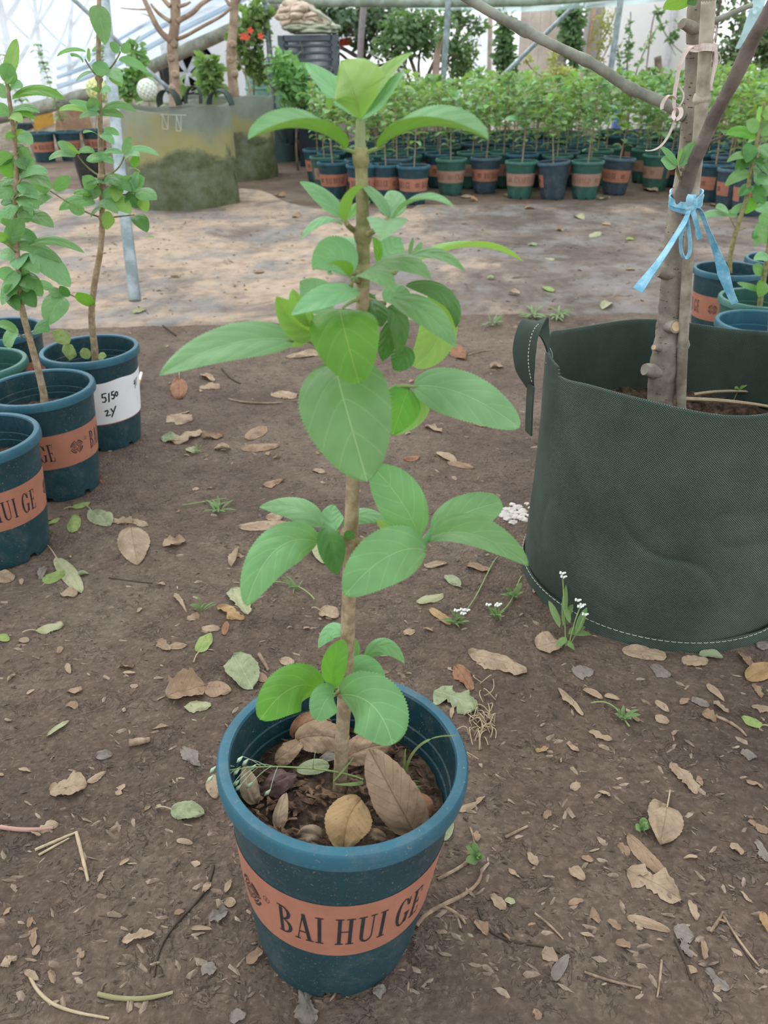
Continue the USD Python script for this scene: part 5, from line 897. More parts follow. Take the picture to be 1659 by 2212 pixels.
for k, (px, py, c) in enumerate(FRONT):
    g = gnd(px, py, .243); taken.append(g[:2])
    lab = f'sapling in a {PW[c]}, {ORD[k]} from left along the front row'
    if k in (5, 6): g = g + V(0, .0, 0)
    t = thing('potted_sapling', lab, 'potted plant', (0, 0, 0), 'front row saplings')
    pot_parts(t, (0, 0, 0), 1.0, POTM[c], math.radians(-118 - 23 * k), 'green' if c == 'G' else 'blue', 40, seed=60 + k, small=True, extra=(c == 'G'), seam=(3.2 if k == 8 else None))
    sapling(t, 70 + k, [.68, .62, .70, .60, .50, .66, .70, .72, .64, .74, .74, .70, .72, .72, .70, .72][k], LM[c], True)
    place(t, (g[0], g[1], 0), tilt=(0, (-4 if k == 8 else (3 if k == 10 else 0))), sc=.97)
BACKP = []
for k in range(6):
    c = 'BGNBGB'[k]; BACKP.append((k, c))
bsrc = {}
def back(x, y, k, lab, grp):
    sc = .94 + .1 * r_.random(); rz = r_.uniform(0, 360)
    if k not in bsrc:
        t = thing('potted_sapling', lab, 'potted plant', (0, 0, 0), grp); c = 'BGNBGB'[k]
        pot_parts(t, (0, 0, 0), 1.0, POTM[c], 0, 'green' if c == 'G' else 'blue', 28, seed=90 + k, small=True); sapling(t, 110 + k, [.72, .68, .76, .64, .74, .70][k], LM[c], False); place(t, (x, y, 0), rz, sc); bsrc[k] = t
    else: dup(bsrc[k], (x, y, 0), lab, rz, sc, grp)
r_ = np.random.default_rng(5)
ORD += ['seventeenth', 'eighteenth', 'nineteenth', 'twentieth']
PK = ['blue-green pot', 'green pot', 'navy pot', 'blue-green pot', 'green pot', 'blue-green pot']
def lay(rows, x0, x1, ok, block):
    for j, yy in enumerate(rows):
        n = 0
        for xx in np.arange(x0, x1, .245):
            x, y = xx + r_.uniform(-.02, .02) + (.12 if j % 2 else 0), yy + r_.uniform(-.02, .02)
            if not ok(x, y) or min(np.hypot(q[0] - x, q[1] - y) for q in taken) < .232 or not 0 < pix(V(x, y, .5))[0] < 1725: continue
            k = int(r_.integers(6)); taken.append(V(x, y)); back(x, y, k, f'leafy sapling in a {PK[k]}, row {ORD[j]} inside the {block}, {ORD[n]} from left', f'saplings inside the {block}'); n += 1
gapx = lambda y: 1.80 + (y - 6.1) * .09
lay(np.arange(6.30, 9.0, .245), -.62, 2.4, lambda x, y: -.60 + (y - 6.3) * .10 + (.35 if y > 7.85 else 0) < x < gapx(y), 'main block')
lay(np.arange(5.0, 9.0, .245), 2.02, 4.8, lambda x, y: x > (2.28 if y < 6.25 else gapx(y) + .26), 'right block')
# ------------------------------------------------------------------ crate stack, bin, sacks
CRATE = simple('grey_blue_crate_plastic', srgb(88, 96, 106), rough=.6, scale=12)
BINM = simple('navy_bin_plastic', srgb(46, 54, 68), rough=.6, scale=8)
yc = 8.2
def rectz(px0, px1, y): return at(px0, 150, y)[0], at(px1, 150, y)[0]
cx0, cx1 = rectz(604, 731, yc); zc0, zc1 = float(at(668, 166, yc)[2]), float(at(668, 76, yc)[2])
bx0, bx1 = rectz(636, 716, yc)
bn_ = thing('storage_bin', 'dark navy plastic bin under the grey crate', 'bin', (float((bx0 + bx1) / 2), yc + .25, 0))
obj('bin_body', merge([box(((bx0 + bx1) / 2, yc + .25, (zc0 - .06) / 2), (bx1 - bx0, .46, zc0 - .06)), box(((bx0 + bx1) / 2, yc + .25, zc0 - .035), (bx1 - bx0 + .05, .5, .05))]), BINM, bn_, smooth=False)
obj('latch', merge([box(((bx0 + bx1) / 2 - .08, yc - .01, zc0 - .05), (.16, .02, .05))]), CRATE, bn_, smooth=False)
cr = thing('plastic_crate', 'grey slatted plastic crate stacked on the dark bin', 'crate', (float((cx0 + cx1) / 2), yc + .2, zc0)); CW_, CD, CH = cx1 - cx0, .42, zc1 - zc0; cxm = (cx0 + cx1) / 2; cym = yc + CD / 2
for sx in (-1, 1):
    for sy_ in (-1, 1): obj('corner_post', box((cxm + sx * (CW_ / 2 - .03), cym + sy_ * (CD / 2 - .02), (zc0 + zc1) / 2), (.06, .04, CH)), CRATE, cr, smooth=False)
nr = 6
for k in range(nr):
    z = zc0 + .02 + (CH - .04) * k / (nr - 1); th_ = .045 if k in (0, nr - 1) else .018
    for sy_ in (-1, 1): obj('rail', box((cxm, cym + sy_ * (CD / 2 - .012), z), (CW_ - .1, .024, th_)), CRATE, cr, smooth=False)
    for sx in (-1, 1): obj('rail', box((cxm + sx * (CW_ / 2 - .012), cym, z), (.024, CD - .08, th_)), CRATE, cr, smooth=False)
for k in range(32):
    x = cx0 + .07 + (CW_ - .14) * k / 31
    for sy_ in (-1, 1): obj('slat', box((x, cym + sy_ * (CD / 2 - .016), (zc0 + zc1) / 2), (.007, .010, CH - .04)), CRATE, cr, smooth=False)
obj('crate_floor', box((cxm, cym, zc0 + .012), (CW_ - .08, CD - .06, .02)), CRATE, cr, smooth=False)
SACK1 = simple('beige_canvas', srgb(188, 168, 148), rough=.9, scale=9, col2=srgb(214, 196, 178), bump=.2, bscale=120)
SACK2 = simple('grey_green_canvas', srgb(164, 168, 148), rough=.9, scale=9, col2=srgb(190, 192, 174), bump=.2, bscale=120)
def lump(c, s, seed, fold, n=4):
    m = trimesh.creation.icosphere(n); v = np.array(m.vertices); nn = meshkit.noise
    r = 1 + .40 * (nn(v * 1.7 + seed, seed) - .5) - .45 * fold * (1 - np.abs(nn(v * 2.1 + seed * 2, seed + 1) - .5) * 2) ** 5 + .10 * (nn(v * 5, seed + 2) - .5); v = v * r[:, None]; v[:, 2] = np.maximum(v[:, 2], -.55)
    return v * np.asarray(s) + np.asarray(c), m.faces
def pc(px, py, y): return at(px, py, y)
k_ = 1 / pxm(pc(660, 40, yc))
sk2 = thing('sack', 'grey-green canvas sack lying flat on the crate under the beige one', 'sack', tuple(pc(675, 74, cym))); obj('cloth', lump(pc(672, 60, cym) + V(0, 0, .0), (62 * k_, .26, 20 * k_), 4, .3, 5), SACK2, sk2, smooth=True)
sk1 = thing('sack', 'crumpled beige canvas sack heaped on top of the crate', 'sack', tuple(pc(660, 60, cym)))
obj('cloth', merge([lump(pc(640, 36, cym), (44 * k_, .24, 32 * k_), 7, .42, 5), lump(pc(676, 42, cym - .06), (30 * k_, .18, 20 * k_), 9, .45, 5)]), SACK1, sk1, smooth=True)
obj('strap', tube([pc(658, 16, cym - .1), pc(686, 26, cym - .18), pc(704, 38, cym - .2), pc(714, 46, cym - .2), pc(706, 52, cym - .2)], .014, 24, 7), SACK2, sk1, smooth=True)
DRUM = simple('pale_teal_plastic', srgb(122, 164, 150), rough=.5, scale=8)
dc = at(574, 175, 9.6); dr = thing('drum', 'pale teal plastic drum behind the steel pipe left of the crate', 'drum', (dc[0], dc[1], 0)); zt_ = float(at(574, 132, 9.6)[2])
m = lathe([(.001, 0), (.20, 0), (.22, .03), (.23, zt_ * .5), (.22, zt_ - .06), (.20, zt_), (.10, zt_ + .015), (.001, zt_ + .02)], 32); obj('shell', (m[0] + V(dc[0], dc[1], 0), m[1]), DRUM, dr, smooth=40)
m = lathe([(.225, 0), (.238, .015), (.225, .03)], 32)
for z in (zt_ * .35, zt_ * .7): obj('hoop', (m[0] + V(dc[0], dc[1], z), m[1]), DRUM, dr, smooth=True)
# ------------------------------------------------------------------ parked car's wheel and flank seen between the tree trunks
CARW = simple('white_car_paint', srgb(222, 224, 228), rough=.25, var=.02, spec=.6); TYRE = simple('tyre_rubber', srgb(34, 35, 38), rough=.7); ALLOY = simple('alloy', srgb(196, 200, 206), rough=.3, metal=.6, spec=.5); DARKV = simple('dark_wheel_well', srgb(24, 25, 28), rough=.9)
GCONC = simple('road_concrete', srgb(150, 146, 138), rough=.9, scale=5)
cyr = 12.2; wc = at(407, 158, cyr); Rw = 55 / pxm(wc); car = thing('car', 'white car parked outside behind the pruned trees, its alloy wheel showing', 'car', (wc[0], wc[1], 0))
tr = lathe([(Rw * .70, -.09), (Rw * .9, -.10), (Rw, -.06), (Rw, .06), (Rw * .9, .10), (Rw * .70, .09), (Rw * .70, -.09)], 48)
toY = lambda v: np.stack([v[:, 0], -v[:, 2], v[:, 1]], 1)
wz = wc + V(0, -.02, 0)
obj('raised_road', box((wc[0] + .6, wc[1] + .9, (wc[2] - Rw) / 2), (6.5, 2.2, wc[2] - Rw)), GCONC, smooth=False, kind='structure', label='low raised road edge the parked car stands on')
whl = obj('tyre', (toY(tr[0]) + wz, tr[1]), TYRE, car, smooth=30)
hub = lathe([(.001, .07), (Rw * .12, .075), (Rw * .16, .05), (Rw * .16, -.02)], 24); obj('hub', (toY(hub[0]) + wz, hub[1]), ALLOY, _P(whl.GetPrim()), smooth=30)
rim_ = lathe([(Rw * .72, -.08), (Rw * .70, .06), (Rw * .66, .085), (Rw * .62, .06), (Rw * .64, -.08)], 48); obj('rim', (toY(rim_[0]) + wz, rim_[1]), ALLOY, _P(whl.GetPrim()), smooth=30)
dk = lathe([(.001, -.05), (Rw * .64, -.05)], 32); obj('brake_disc', (toY(dk[0]) + wz, dk[1][:, ::-1]), DARKV, _P(whl.GetPrim()), smooth=False)
for k in range(5):
    a = math.pi / 2 + .5 + k * 2 * math.pi / 5
    for da in (-.13, .13): obj('spoke', bar(wz + V(math.cos(a) * Rw * .12, -.06, math.sin(a) * Rw * .12), wz + V(math.cos(a + da) * Rw * .66, -.065, math.sin(a + da) * Rw * .66), .045, .03, (0, 1, 0)), ALLOY, _P(whl.GetPrim()), smooth=False)
prof = [(-1.2, .32), (-1.2, .78), (-.9, .86), (-.45, .92), (0, 1.45), (.4, 1.58), (1.9, 1.58), (2.6, 1.1), (3.0, .95), (3.0, .32)]
cw = Polygon(prof).difference(affinity.translate(Point(0, 0).buffer(Rw * 1.16, 32), 0, wc[2])).difference(affinity.translate(Point(0, 0).buffer(Rw * 1.16, 32), 2.35, wc[2]))
bd = trimesh.creation.extrude_polygon(cw, 1.6, engine='earcut'); v = np.array(bd.vertices); v = np.stack([v[:, 0] + wc[0], v[:, 2] + wc[1] + .02, v[:, 1]], 1); obj('body', (v, bd.faces[:, ::-1]), CARW, car, smooth=25)
obj('wheel_well', box((wc[0], wc[1] + .5, wc[2]), (Rw * 2.2, .6, Rw * 2.2)), DARKV, car, smooth=False)
# ------------------------------------------------------------------ walls, boards and posts beyond the nursery block
WALLW = simple('white_wall_paint', srgb(240, 240, 242), rough=.9, var=.02, scale=3)
yw = 12.6
def slab(px0, px1, py, y, dep, zb=0.0):
    a, b = at(px0, 150, y)[0], at(px1, 150, y)[0]; z = float(at((px0 + px1) / 2, py, y)[2]); return box(((a + b) / 2, y + dep / 2, (z + zb) / 2), (b - a, dep, z - zb))
obj('wall_far', slab(1255, 1496, -60, yw, .2), WALLW, smooth=False, kind='structure', label='bright white rendered wall standing beyond the nursery block')
bo = at(1437, 150, yw)[0]; tag(obj('downpipe', tube([V(bo, yw - .06, 0), V(bo, yw - .06, 1.9)], .045, 4, 10), simple('grey_pipe', srgb(206, 206, 212), rough=.6), smooth=40), 'pale grey downpipe on the white wall left of the tree trunk', 'downpipe')
WOOD = simple('pale_plank_wood', srgb(190, 176, 166), rough=.85, scale=3, col2=srgb(214, 202, 192), bump=.2, bscale=30)
pn_ = thing('board_panel', 'pale wooden board panel leaning upright behind the nursery block', 'panel', tuple(at(1147, 150, 11.2) * V(1, 1, 0)))
for k in range(4): obj('plank', slab(1118 + k * 21, 1118 + k * 21 + 20, 8, 11.2 + .004 * (k % 2), .03), WOOD, pn_, smooth=False)
GPOST = simple('grey_concrete', srgb(150, 146, 144), rough=.9, scale=6)
gp = thing('concrete_post', 'grey concrete post between the ivy column and the white wall', 'post', tuple(at(1280, 150, 11.4) * V(1, 1, 0))); obj('shaft', slab(1262, 1292, 8, 11.4, .25), GPOST, gp, smooth=False)
gp = thing('concrete_post', 'shadowed grey-brown post left of the ivy column', 'post', tuple(at(1208, 150, 11.3) * V(1, 1, 0))); obj('shaft', slab(1198, 1222, 14, 11.3, .2), GPOST, gp, smooth=False)
BLUEP = simple('blue_panel', srgb(84, 118, 196), rough=.5)
tag(obj('blue_panel', slab(1340, 1357, 147, 10.4, .04), BLUEP, smooth=False), 'narrow bright blue panel standing in front of the white wall', 'panel')
sack_y = simple('yellow_board', srgb(206, 160, 72), rough=.7, scale=6); BROWNP = simple('brown_paper', srgb(170, 138, 112), rough=.8, scale=5, col2=srgb(198, 168, 140))
gy = gnd(98, 300); ply = float(gy[1])
def quadz(pts, y, dep):
    P = [at(a, b, y) for a, b in pts]; Q = [p + V(0, dep, 0) for p in P]; n = len(P)
    f = [[0, i, i + 1] for i in range(1, n - 1)] + [[n, n + i + 1, n + i] for i in range(1, n - 1)]
    for i in range(n): j = (i + 1) % n; f += [[i, n + i, j], [j, n + i, n + j]]
    return np.array(P + Q), np.array(f)
tag(obj('yellow_board', quadz([(72, 310), (74, 244), (110, 230), (120, 310)], 10.9, .04), sack_y, smooth=False), 'mustard yellow board propped behind the small pots at the left', 'board')
tag(obj('cardboard_sheet', quadz([(118, 306), (122, 240), (150, 214), (172, 206), (190, 245), (206, 300)], 10.6, .05), BROWNP, smooth=False), 'brown cardboard sheet propped behind the small pots at the left', 'cardboard')
# white film hung behind the trees, with deep folds
wf = thing('film_curtain', 'white plastic film hanging in folds behind the trees at the back', 'plastic film', tuple(at(1040, 150, 14.3) * V(1, 1, 0)))
a_, b_ = at(330, 150, 14.3)[0], at(1130, 150, 14.3)[0]
obj('film', sheet((a_, 14.3, 0), (b_, 14.3, 0), (a_, 14.3, 2.6), (b_, 14.3, 2.6), 160, 30, .10, 9, 5, .03), FILM_W, wf, smooth=True)
wf2 = thing('film_curtain', 'slanting sheet of clear film gathered on a wooden pole at the back', 'plastic film', tuple(at(1050, 190, 10.8) * V(1, 1, 0)))
P = lambda a, b: at(a, b, 10.8); obj('film', sheet(P(1000, 255) * V(1, 1, 0), P(1085, 255) * V(1, 1, 0), P(1010, 30), P(1062, 20), 40, 30, .10, 5, 8, .04), FILM_W, wf2, smooth=True)
tag(obj('wooden_pole', tube([at(1056, 255, 10.7) * V(1, 1, 0), at(1060, 20, 10.7)], .028, 8, 8), WOOD), 'thin wooden pole holding up the folds of clear film', 'pole')
tag(obj('wooden_pole', tube([at(1255, 250, 10.3) * V(1, 1, 0), at(1274, 90, 10.3), at(1284, 12, 10.3)], .022, 8, 8), simple('tan_pole', srgb(190, 160, 134), rough=.8)), 'thin tan pole leaning beside the grey concrete post', 'pole')
tag(obj('wooden_pole', tube([at(772, 240, 9.9) * V(1, 1, 0), at(778, 120, 9.9), at(786, 14, 9.9)], .035, 10, 8), simple('pinkish_grey_pole', srgb(150, 140, 142), rough=.9, scale=20)), 'pinkish grey pole standing in front of the dark tree at the back', 'pole')
# ------------------------------------------------------------------ trees and shrubs at the back
def foliage(cs, rs, n, L, seed, flat=.5, nu=2, nv=4):
    r = np.random.default_rng(seed); out, uvs = [], []; w = np.array([abs(a[0] * a[1] * a[2]) ** (2 / 3) for a in rs]); w = w / w.sum()
    for k in range(n):
        i = r.choice(len(cs), p=w); d = unit(r.normal(size=3)); c = np.asarray(cs[i]) + d * np.asarray(rs[i]) * (r.random() ** .45)
        t = unit(r.normal(size=3) * V(1, 1, .6) + d * .5); l = L * r.uniform(.7, 1.3); N = unit(V(0, 0, 1) * flat + d + r.normal(size=3) * .4)
        m, uv = leaf_mesh(c, c + t * l * .5 + V(0, 0, .05 * l), c + t * l, l * r.uniform(.4, .6), N, fold=.2, curl=.1, nu=nu, nv=nv, serr=0, pucker=0); out.append(m); uvs.append(uv)
    v, f = merge(out); return (v, f), np.vstack(uvs)
F_DK = leafmat('foliage_dark', srgb(84, 106, 80), srgb(116, 132, 106), srgb(100, 122, 92), srgb(70, 120, 40), tw=.22, hv=.2)
F_MD = leafmat('foliage_mid', srgb(112, 142, 100), srgb(120, 146, 104), srgb(106, 140, 92), srgb(110, 160, 70), tw=.3, hv=.2)
F_LT = leafmat('foliage_light', srgb(124, 160, 98), srgb(152, 178, 126), srgb(140, 170, 110), srgb(140, 190, 80), tw=.32, hv=.2)
F_YL = leafmat('foliage_yellow', srgb(176, 182, 110), srgb(188, 194, 134), srgb(188, 192, 130), srgb(190, 200, 100), tw=.32, hv=.2)
DBARK = simple('dark_tree_bark', srgb(70, 60, 56), rough=.9, scale=14, col2=srgb(104, 92, 86)); MBARK = simple('grey_brown_bark', srgb(110, 98, 90), rough=.9, scale=14, col2=srgb(146, 132, 122)); PBARK = simple('pale_pink_bark', srgb(176, 152, 138), rough=.85, scale=12)
def gtree(label, limbs, blobs, n, L, mt, y, bark=DBARK, seed=0, name='garden_tree', cat='tree', depth=.5, flat=.5):
    b0 = at(*limbs[0][0][0], y) if limbs else at(blobs[0][0], blobs[0][1] + blobs[0][3], y); t = thing(name, label, cat, (b0[0], b0[1], 0))
    for i, (pts, ws) in enumerate(limbs):
        P = [at(a, b, y + .12 * math.sin(i * 2.1 + j)) for j, (a, b) in enumerate(pts)]; P = ([V(P[0][0], P[0][1], -.02)] + P) if i == 0 and P[0][2] > .02 else P; ws = ([ws[0] * 1.1] + list(ws)) if len(P) > len(ws) else ws
        m = tube(P, [w / 2 / pxm(q) for w, q in zip(ws, P)], 22, 8, .1, seed + i); obj('trunk' if i == 0 else 'branch', m, bark, t, smooth=True)
    cs, rs = [], []
    for bx, by, rx, ry in blobs: c = at(bx, by, y); k = 1 / pxm(c); cs.append(c); rs.append((rx * k, min(depth, rx * k), ry * k))
    m, uv = foliage(cs, rs, n, L, seed, flat); obj('foliage', m, mt, t, smooth=True, uv=uv, kind='stuff'); return t
gtree('dark-limbed evergreen tree behind the crate, its crown nearly black-green', [([(800, 250), (786, 130), (778, 60), (770, -30)], [16, 14, 12, 9]), ([(786, 140), (820, 90), (850, 50), (880, 10)], [10, 8, 7, 5]), ([(788, 130), (750, 110), (730, 100), (700, 96)], [9, 8, 7, 5]), ([(800, 170), (760, 140), (735, 116), (712, 112)], [9, 7, 6, 5]), ([(795, 150), (840, 140), (880, 150)], [8, 6, 5]), ([(784, 90), (750, 60), (720, 40), (690, 36)], [8, 7, 6, 4]), ([(800, 190), (850, 175), (870, 190)], [9, 7, 6])],
      [(740, 38, 75, 34), (820, 40, 60, 40), (680, 30, 60, 30), (790, 90, 30, 20), (860, 60, 40, 30)], 1700, .09, F_DK, 10.6, DBARK, 201)
gtree('bushy mid-green shrub-tree with many thin grey stems right of the dark tree', [([(905, 250), (900, 170), (880, 110), (866, 50)], [12, 9, 7, 4]), ([(915, 250), (930, 150), (960, 90), (975, 40)], [11, 8, 6, 3]), ([(900, 220), (860, 150), (840, 110)], [8, 6, 3]), ([(910, 200), (905, 130), (920, 70)], [8, 6, 4]), ([(905, 200), (950, 150), (985, 120)], [7, 5, 3]), ([(895, 200), (870, 130), (850, 70)], [7, 5, 3])],
      [(880, 80, 62, 45), (940, 76, 58, 44), (840, 105, 36, 36), (985, 120, 30, 40), (900, 42, 70, 24)], 1800, .07, F_MD, 10.0, MBARK, 203)
gtree('pale pinkish pruned trunk behind the steel pipe at the back', [([(942, 260), (941, 170), (946, 110), (952, 76)], [17, 16, 15, 11])], [(950, 80, 16, 12)], 30, .06, F_MD, 9.6, PBARK, 205, name='pruned_tree')
gtree('slim dark tree with a crooked trunk right of the steel pipe', [([(974, 250), (978, 150), (986, 90), (992, 30), (994, -20)], [12, 10, 9, 9, 7]), ([(984, 110), (1010, 70), (1040, 40)], [4, 3, 2]), ([(990, 60), (1020, 50), (1036, 36)], [3, 2, 2])], [(1000, 40, 20, 14), (1030, 60, 22, 16), (980, 30, 20, 20)], 260, .07, F_MD, 10.2, DBARK, 207)
gtree('small variegated pale shrub behind the nursery block, under the slim dark tree', [([(1000, 250), (1004, 180), (1006, 120)], [4, 3, 2])], [(1005, 115, 28, 36), (995, 160, 22, 30)], 800, .05, F_LT, 10.1, MBARK, 209, name='garden_shrub', cat='shrub')
gtree('narrow dark green climber column left of the wooden boards', [([(1092, 260), (1092, 140), (1090, 30)], [5, 4, 3])], [(1092, 60, 16, 36), (1090, 110, 20, 40), (1094, 160, 20, 45)], 800, .08, F_MD, 9.9, MBARK, 211, name='climbing_shrub', cat='shrub')
gtree('ivy-like green column growing between the two concrete posts', [([(1236, 250), (1236, 140), (1232, 20)], [5, 4, 3])], [(1235, 35, 30, 24), (1234, 80, 24, 40), (1242, 125, 16, 34)], 900, .08, F_MD, 10.4, MBARK, 213, name='climbing_shrub', cat='shrub')
gtree('yellow-green flowering shrub rising over the middle of the nursery block', [([(1215, 250), (1205, 200), (1195, 140)], [4, 3, 2]), ([(1170, 165), (1150, 150), (1136, 128)], [3, 2, 2])], [(1212, 160, 34, 14), (1196, 128, 10, 20), (1232, 172, 26, 12), (1142, 130, 8, 10)], 700, .05, F_YL, 9.7, MBARK, 215, name='garden_shrub', cat='shrub')
gtree('loose leafy twigs with pale buds in front of the white wall', [([(1270, 200), (1290, 120), (1320, 50), (1330, 16)], [3, 3, 2, 2]), ([(1280, 160), (1310, 110), (1318, 90)], [3, 2, 2])], [(1300, 90, 22, 36), (1310, 45, 24, 24), (1290, 140, 18, 16)], 330, .05, F_YL, 10.2, MBARK, 217, name='garden_shrub', cat='shrub')
gtree('budding upright twig in front of the blue panel', [([(1352, 220), (1356, 120), (1361, 60), (1362, 26)], [3, 3, 2, 2]), ([(1344, 200), (1334, 100), (1330, 96)], [2, 2, 1])], [(1358, 60, 4, 24), (1357, 110, 5, 40), (1338, 120, 5, 26)], 150, .05, F_MD, 10.0, MBARK, 219, name='budding_twig', cat='twig', depth=.05)
gtree('budding twig slanting right across the white wall', [([(1362, 205), (1380, 140), (1404, 84), (1430, 50)], [4, 3, 2, 2])], [(1380, 136, 4, 6), (1392, 108, 4, 6), (1402, 88, 4, 6), (1412, 76, 4, 6), (1425, 60, 4, 5)], 60, .055, F_LT, 9.9, MBARK, 221, name='budding_twig', cat='twig', depth=.05)
gtree('leafy twig bending down over the stump in front of the white wall', [([(1420, 30), (1432, 62), (1450, 92), (1480, 118)], [3, 3, 2, 2]), ([(1440, 85), (1460, 120)], [2, 1])], [(1420, 28, 10, 5), (1434, 52, 6, 6), (1452, 80, 8, 10), (1462, 60, 4, 16)], 90, .06, F_MD, 9.8, MBARK, 223, name='budding_twig', cat='twig', depth=.06)
for k, (lim, lab) in enumerate((([([(1424, 240), (1424, 170), (1420, 122)], [22, 17, 15])], 'grey sawn tree stump standing in front of the white wall'), ([([(1412, 215), (1396, 166), (1384, 154)], [16, 14, 11]), ([(1402, 172), (1400, 146)], [11, 9])], 'short forked grey stump leaning left of the taller stump'))):
    t = thing('tree_stump', lab, 'stump', tuple(at(*lim[0][0][0], 10.3) * V(1, 1, 0)))
    q_ = at(*lim[0][0][0], 10.3); r0_ = lim[0][1][0] / 2 / pxm(q_); obj('trunk', tube([q_ * V(1, 1, 0) - V(0, 0, .02), q_ + V(0, 0, .02)], [r0_ * 1.2, r0_], 5, 9), MBARK, t, smooth=True)
    for pts, ws in lim: limb(t, pts, 10.3, ws, MBARK, 'trunk', 14)
hedge = thing('hedge', 'tall soft green hedge filling the far right behind the tree', 'hedge', tuple(at(1600, 200, 11.5) * V(1, 1, 0)))
cs, rs = [], []; hr_ = np.random.default_rng(9)
for k in range(46): c = at(1515 + hr_.uniform(0, 260), hr_.uniform(-70, 190), 11.5 + hr_.uniform(-.4, .4)); cs.append(c); rs.append((.22, .22, .28))
for mt, n, sd in ((F_MD, 2600, 1), (F_DK, 1500, 2), (F_LT, 700, 3)): m, uv = foliage(cs, rs, n, .085, 230 + sd); obj('foliage', m, mt, hedge, smooth=True, uv=uv, kind='stuff')
for k in range(9): a = at(1500 + k * 26, 250, 11.5); obj('stem', tube([a * V(1, 1, 0), a * V(1, 1, 0) + V(.05 * (-1) ** k, 0, 1.0), a * V(1, 1, 0) + V(.1 * (-1) ** k, 0, 2.0)], .015, 8, 6), MBARK, hedge)
gtree('green shrub with orange-red blossoms between the second trunk and the steel pipe', [([(545, 260), (548, 180), (540, 110), (536, 40)], [4, 4, 3, 2]), ([(546, 160), (560, 100), (572, 50)], [3, 3, 2]), ([(540, 120), (515, 80), (480, 60)], [3, 2, 2])], [(545, 60, 34, 40), (530, 110, 34, 36), (560, 30, 26, 26), (515, 80, 24, 30), (556, 150, 26, 34)], 760, .08, F_LT, 8.6, MBARK, 241, name='flowering_shrub', cat='shrub')
fs_ = stage.GetPrimAtPath('/World/flowering_shrub'); REDF = simple('orange_red_petals', srgb(226, 92, 70), rough=.6)
for a, b in ((541, 66), (524, 79), (527, 78), (563, 78), (534, 80)):
    c = at(a, b, 8.25); obj('blossom', merge([leaf_mesh(c, c + V(math.cos(q), -.3, math.sin(q)) * .015, c + V(math.cos(q), -.2, math.sin(q)) * .032, .024, V(0, -1, .3), nu=2, nv=4, serr=0)[0] for q in np.arange(5) * 1.257]), REDF, _P(fs_), smooth=True)
tag(obj('red_cloth', sheet(at(732, 100, 10.75), at(764, 98, 10.75), at(734, 84, 10.75), at(758, 80, 10.75), 14, 8, .03, 6, 3), REDF, smooth=True), 'small orange-red cloth seen far back right of the crate', 'cloth')
gtree('leafy shrub in front of the dark bin, with long bare twigs', [([(640, 300), (646, 220), (655, 150), (648, 90)], [5, 4, 3, 2]), ([(644, 230), (610, 200), (588, 190), (575, 150), (592, 100)], [4, 3, 3, 2, 2]), ([(646, 220), (690, 190), (735, 100)], [3, 2, 1])], [(640, 180, 34, 30), (660, 210, 34, 24), (615, 190, 30, 30), (690, 235, 14, 20), (600, 140, 16, 26), (630, 150, 26, 20)], 760, .085, F_LT, 7.9, MBARK, 243, name='garden_shrub', cat='shrub')
gtree('green sapling growth behind the largest mossy bag, between the two trunks', [([(430, 235), (432, 190), (440, 140)], [5, 4, 3])], [(448, 146, 18, 18), (454, 178, 22, 18), (390, 186, 8, 14), (462, 165, 16, 22)], 230, .09, F_LT, 7.0, MBARK, 245, name='garden_shrub', cat='shrub')
gtree('dark leafy shrub behind the white flower ball at the left', [([(300, 260), (300, 210), (296, 150)], [5, 4, 3])], [(296, 150, 14, 40), (274, 172, 20, 26), (270, 200, 26, 14), (294, 100, 10, 24)], 330, .085, F_LT, 7.6, MBARK, 247, name='garden_shrub', cat='shrub')
# flower balls
FLW = simple('white_petals', srgb(236, 242, 232), rough=.7, var=.02); FLY = simple('lime_yellow_petals', srgb(226, 230, 166), rough=.7, var=.03)
def ballflower(label, px, py, rpx, y, mt, stem_to):
    c = at(px, py, y); R = rpx / pxm(c); g = at(*stem_to, y) * V(1, 1, 0); t = thing('flowering_shrub', label, 'flowering plant', tuple(g)); out = []
    for k in range(90):
        z = 1 - 2 * (k + .5) / 90; a = k * 2.39996; d = V(math.sqrt(1 - z * z) * math.cos(a), math.sqrt(1 - z * z) * math.sin(a), z); p = c + d * R * .93; u = unit(np.cross(d, V(.3, .2, 1))); w = np.cross(d, u)
        for q in range(5): e = u * math.cos(q * 1.257 + k) + w * math.sin(q * 1.257 + k); out.append(leaf_mesh(p, p + e * R * .11 + d * R * .05, p + e * R * .2 + d * R * .02, R * .17, d, nu=2, nv=4, serr=0, pucker=0, a=.5, b=.3)[0])
    core = trimesh.creation.icosphere(2, R * .86); core.apply_translation(c); hd = obj('flower_head', merge(out + [(np.array(core.vertices), np.array(core.faces))]), mt, t, smooth=True)
    obj('stem', tube([c - V(0, 0, R * .8), (c + g) / 2 + V(.02, 0, .1), g], .006, 10, 6), STEM_B, t)
    for s in (-1, 1): m, uv = leaf_mesh(c - V(0, 0, R), c + V(s * R * .9, 0, -R * 1.05), c + V(s * R * 1.7, 0, -R * 1.5), R * .7, V(0, -.3, 1)); obj('leaf', m, L_BG, t, uv=uv)
ballflower('white snowball flower head behind the largest mossy bag', 318, 194, 22, 6.9, FLW, (318, 300)); ballflower('yellow-green snowball flower head behind the left steel post', 209, 193, 23, 6.9, FLY, (209, 300))
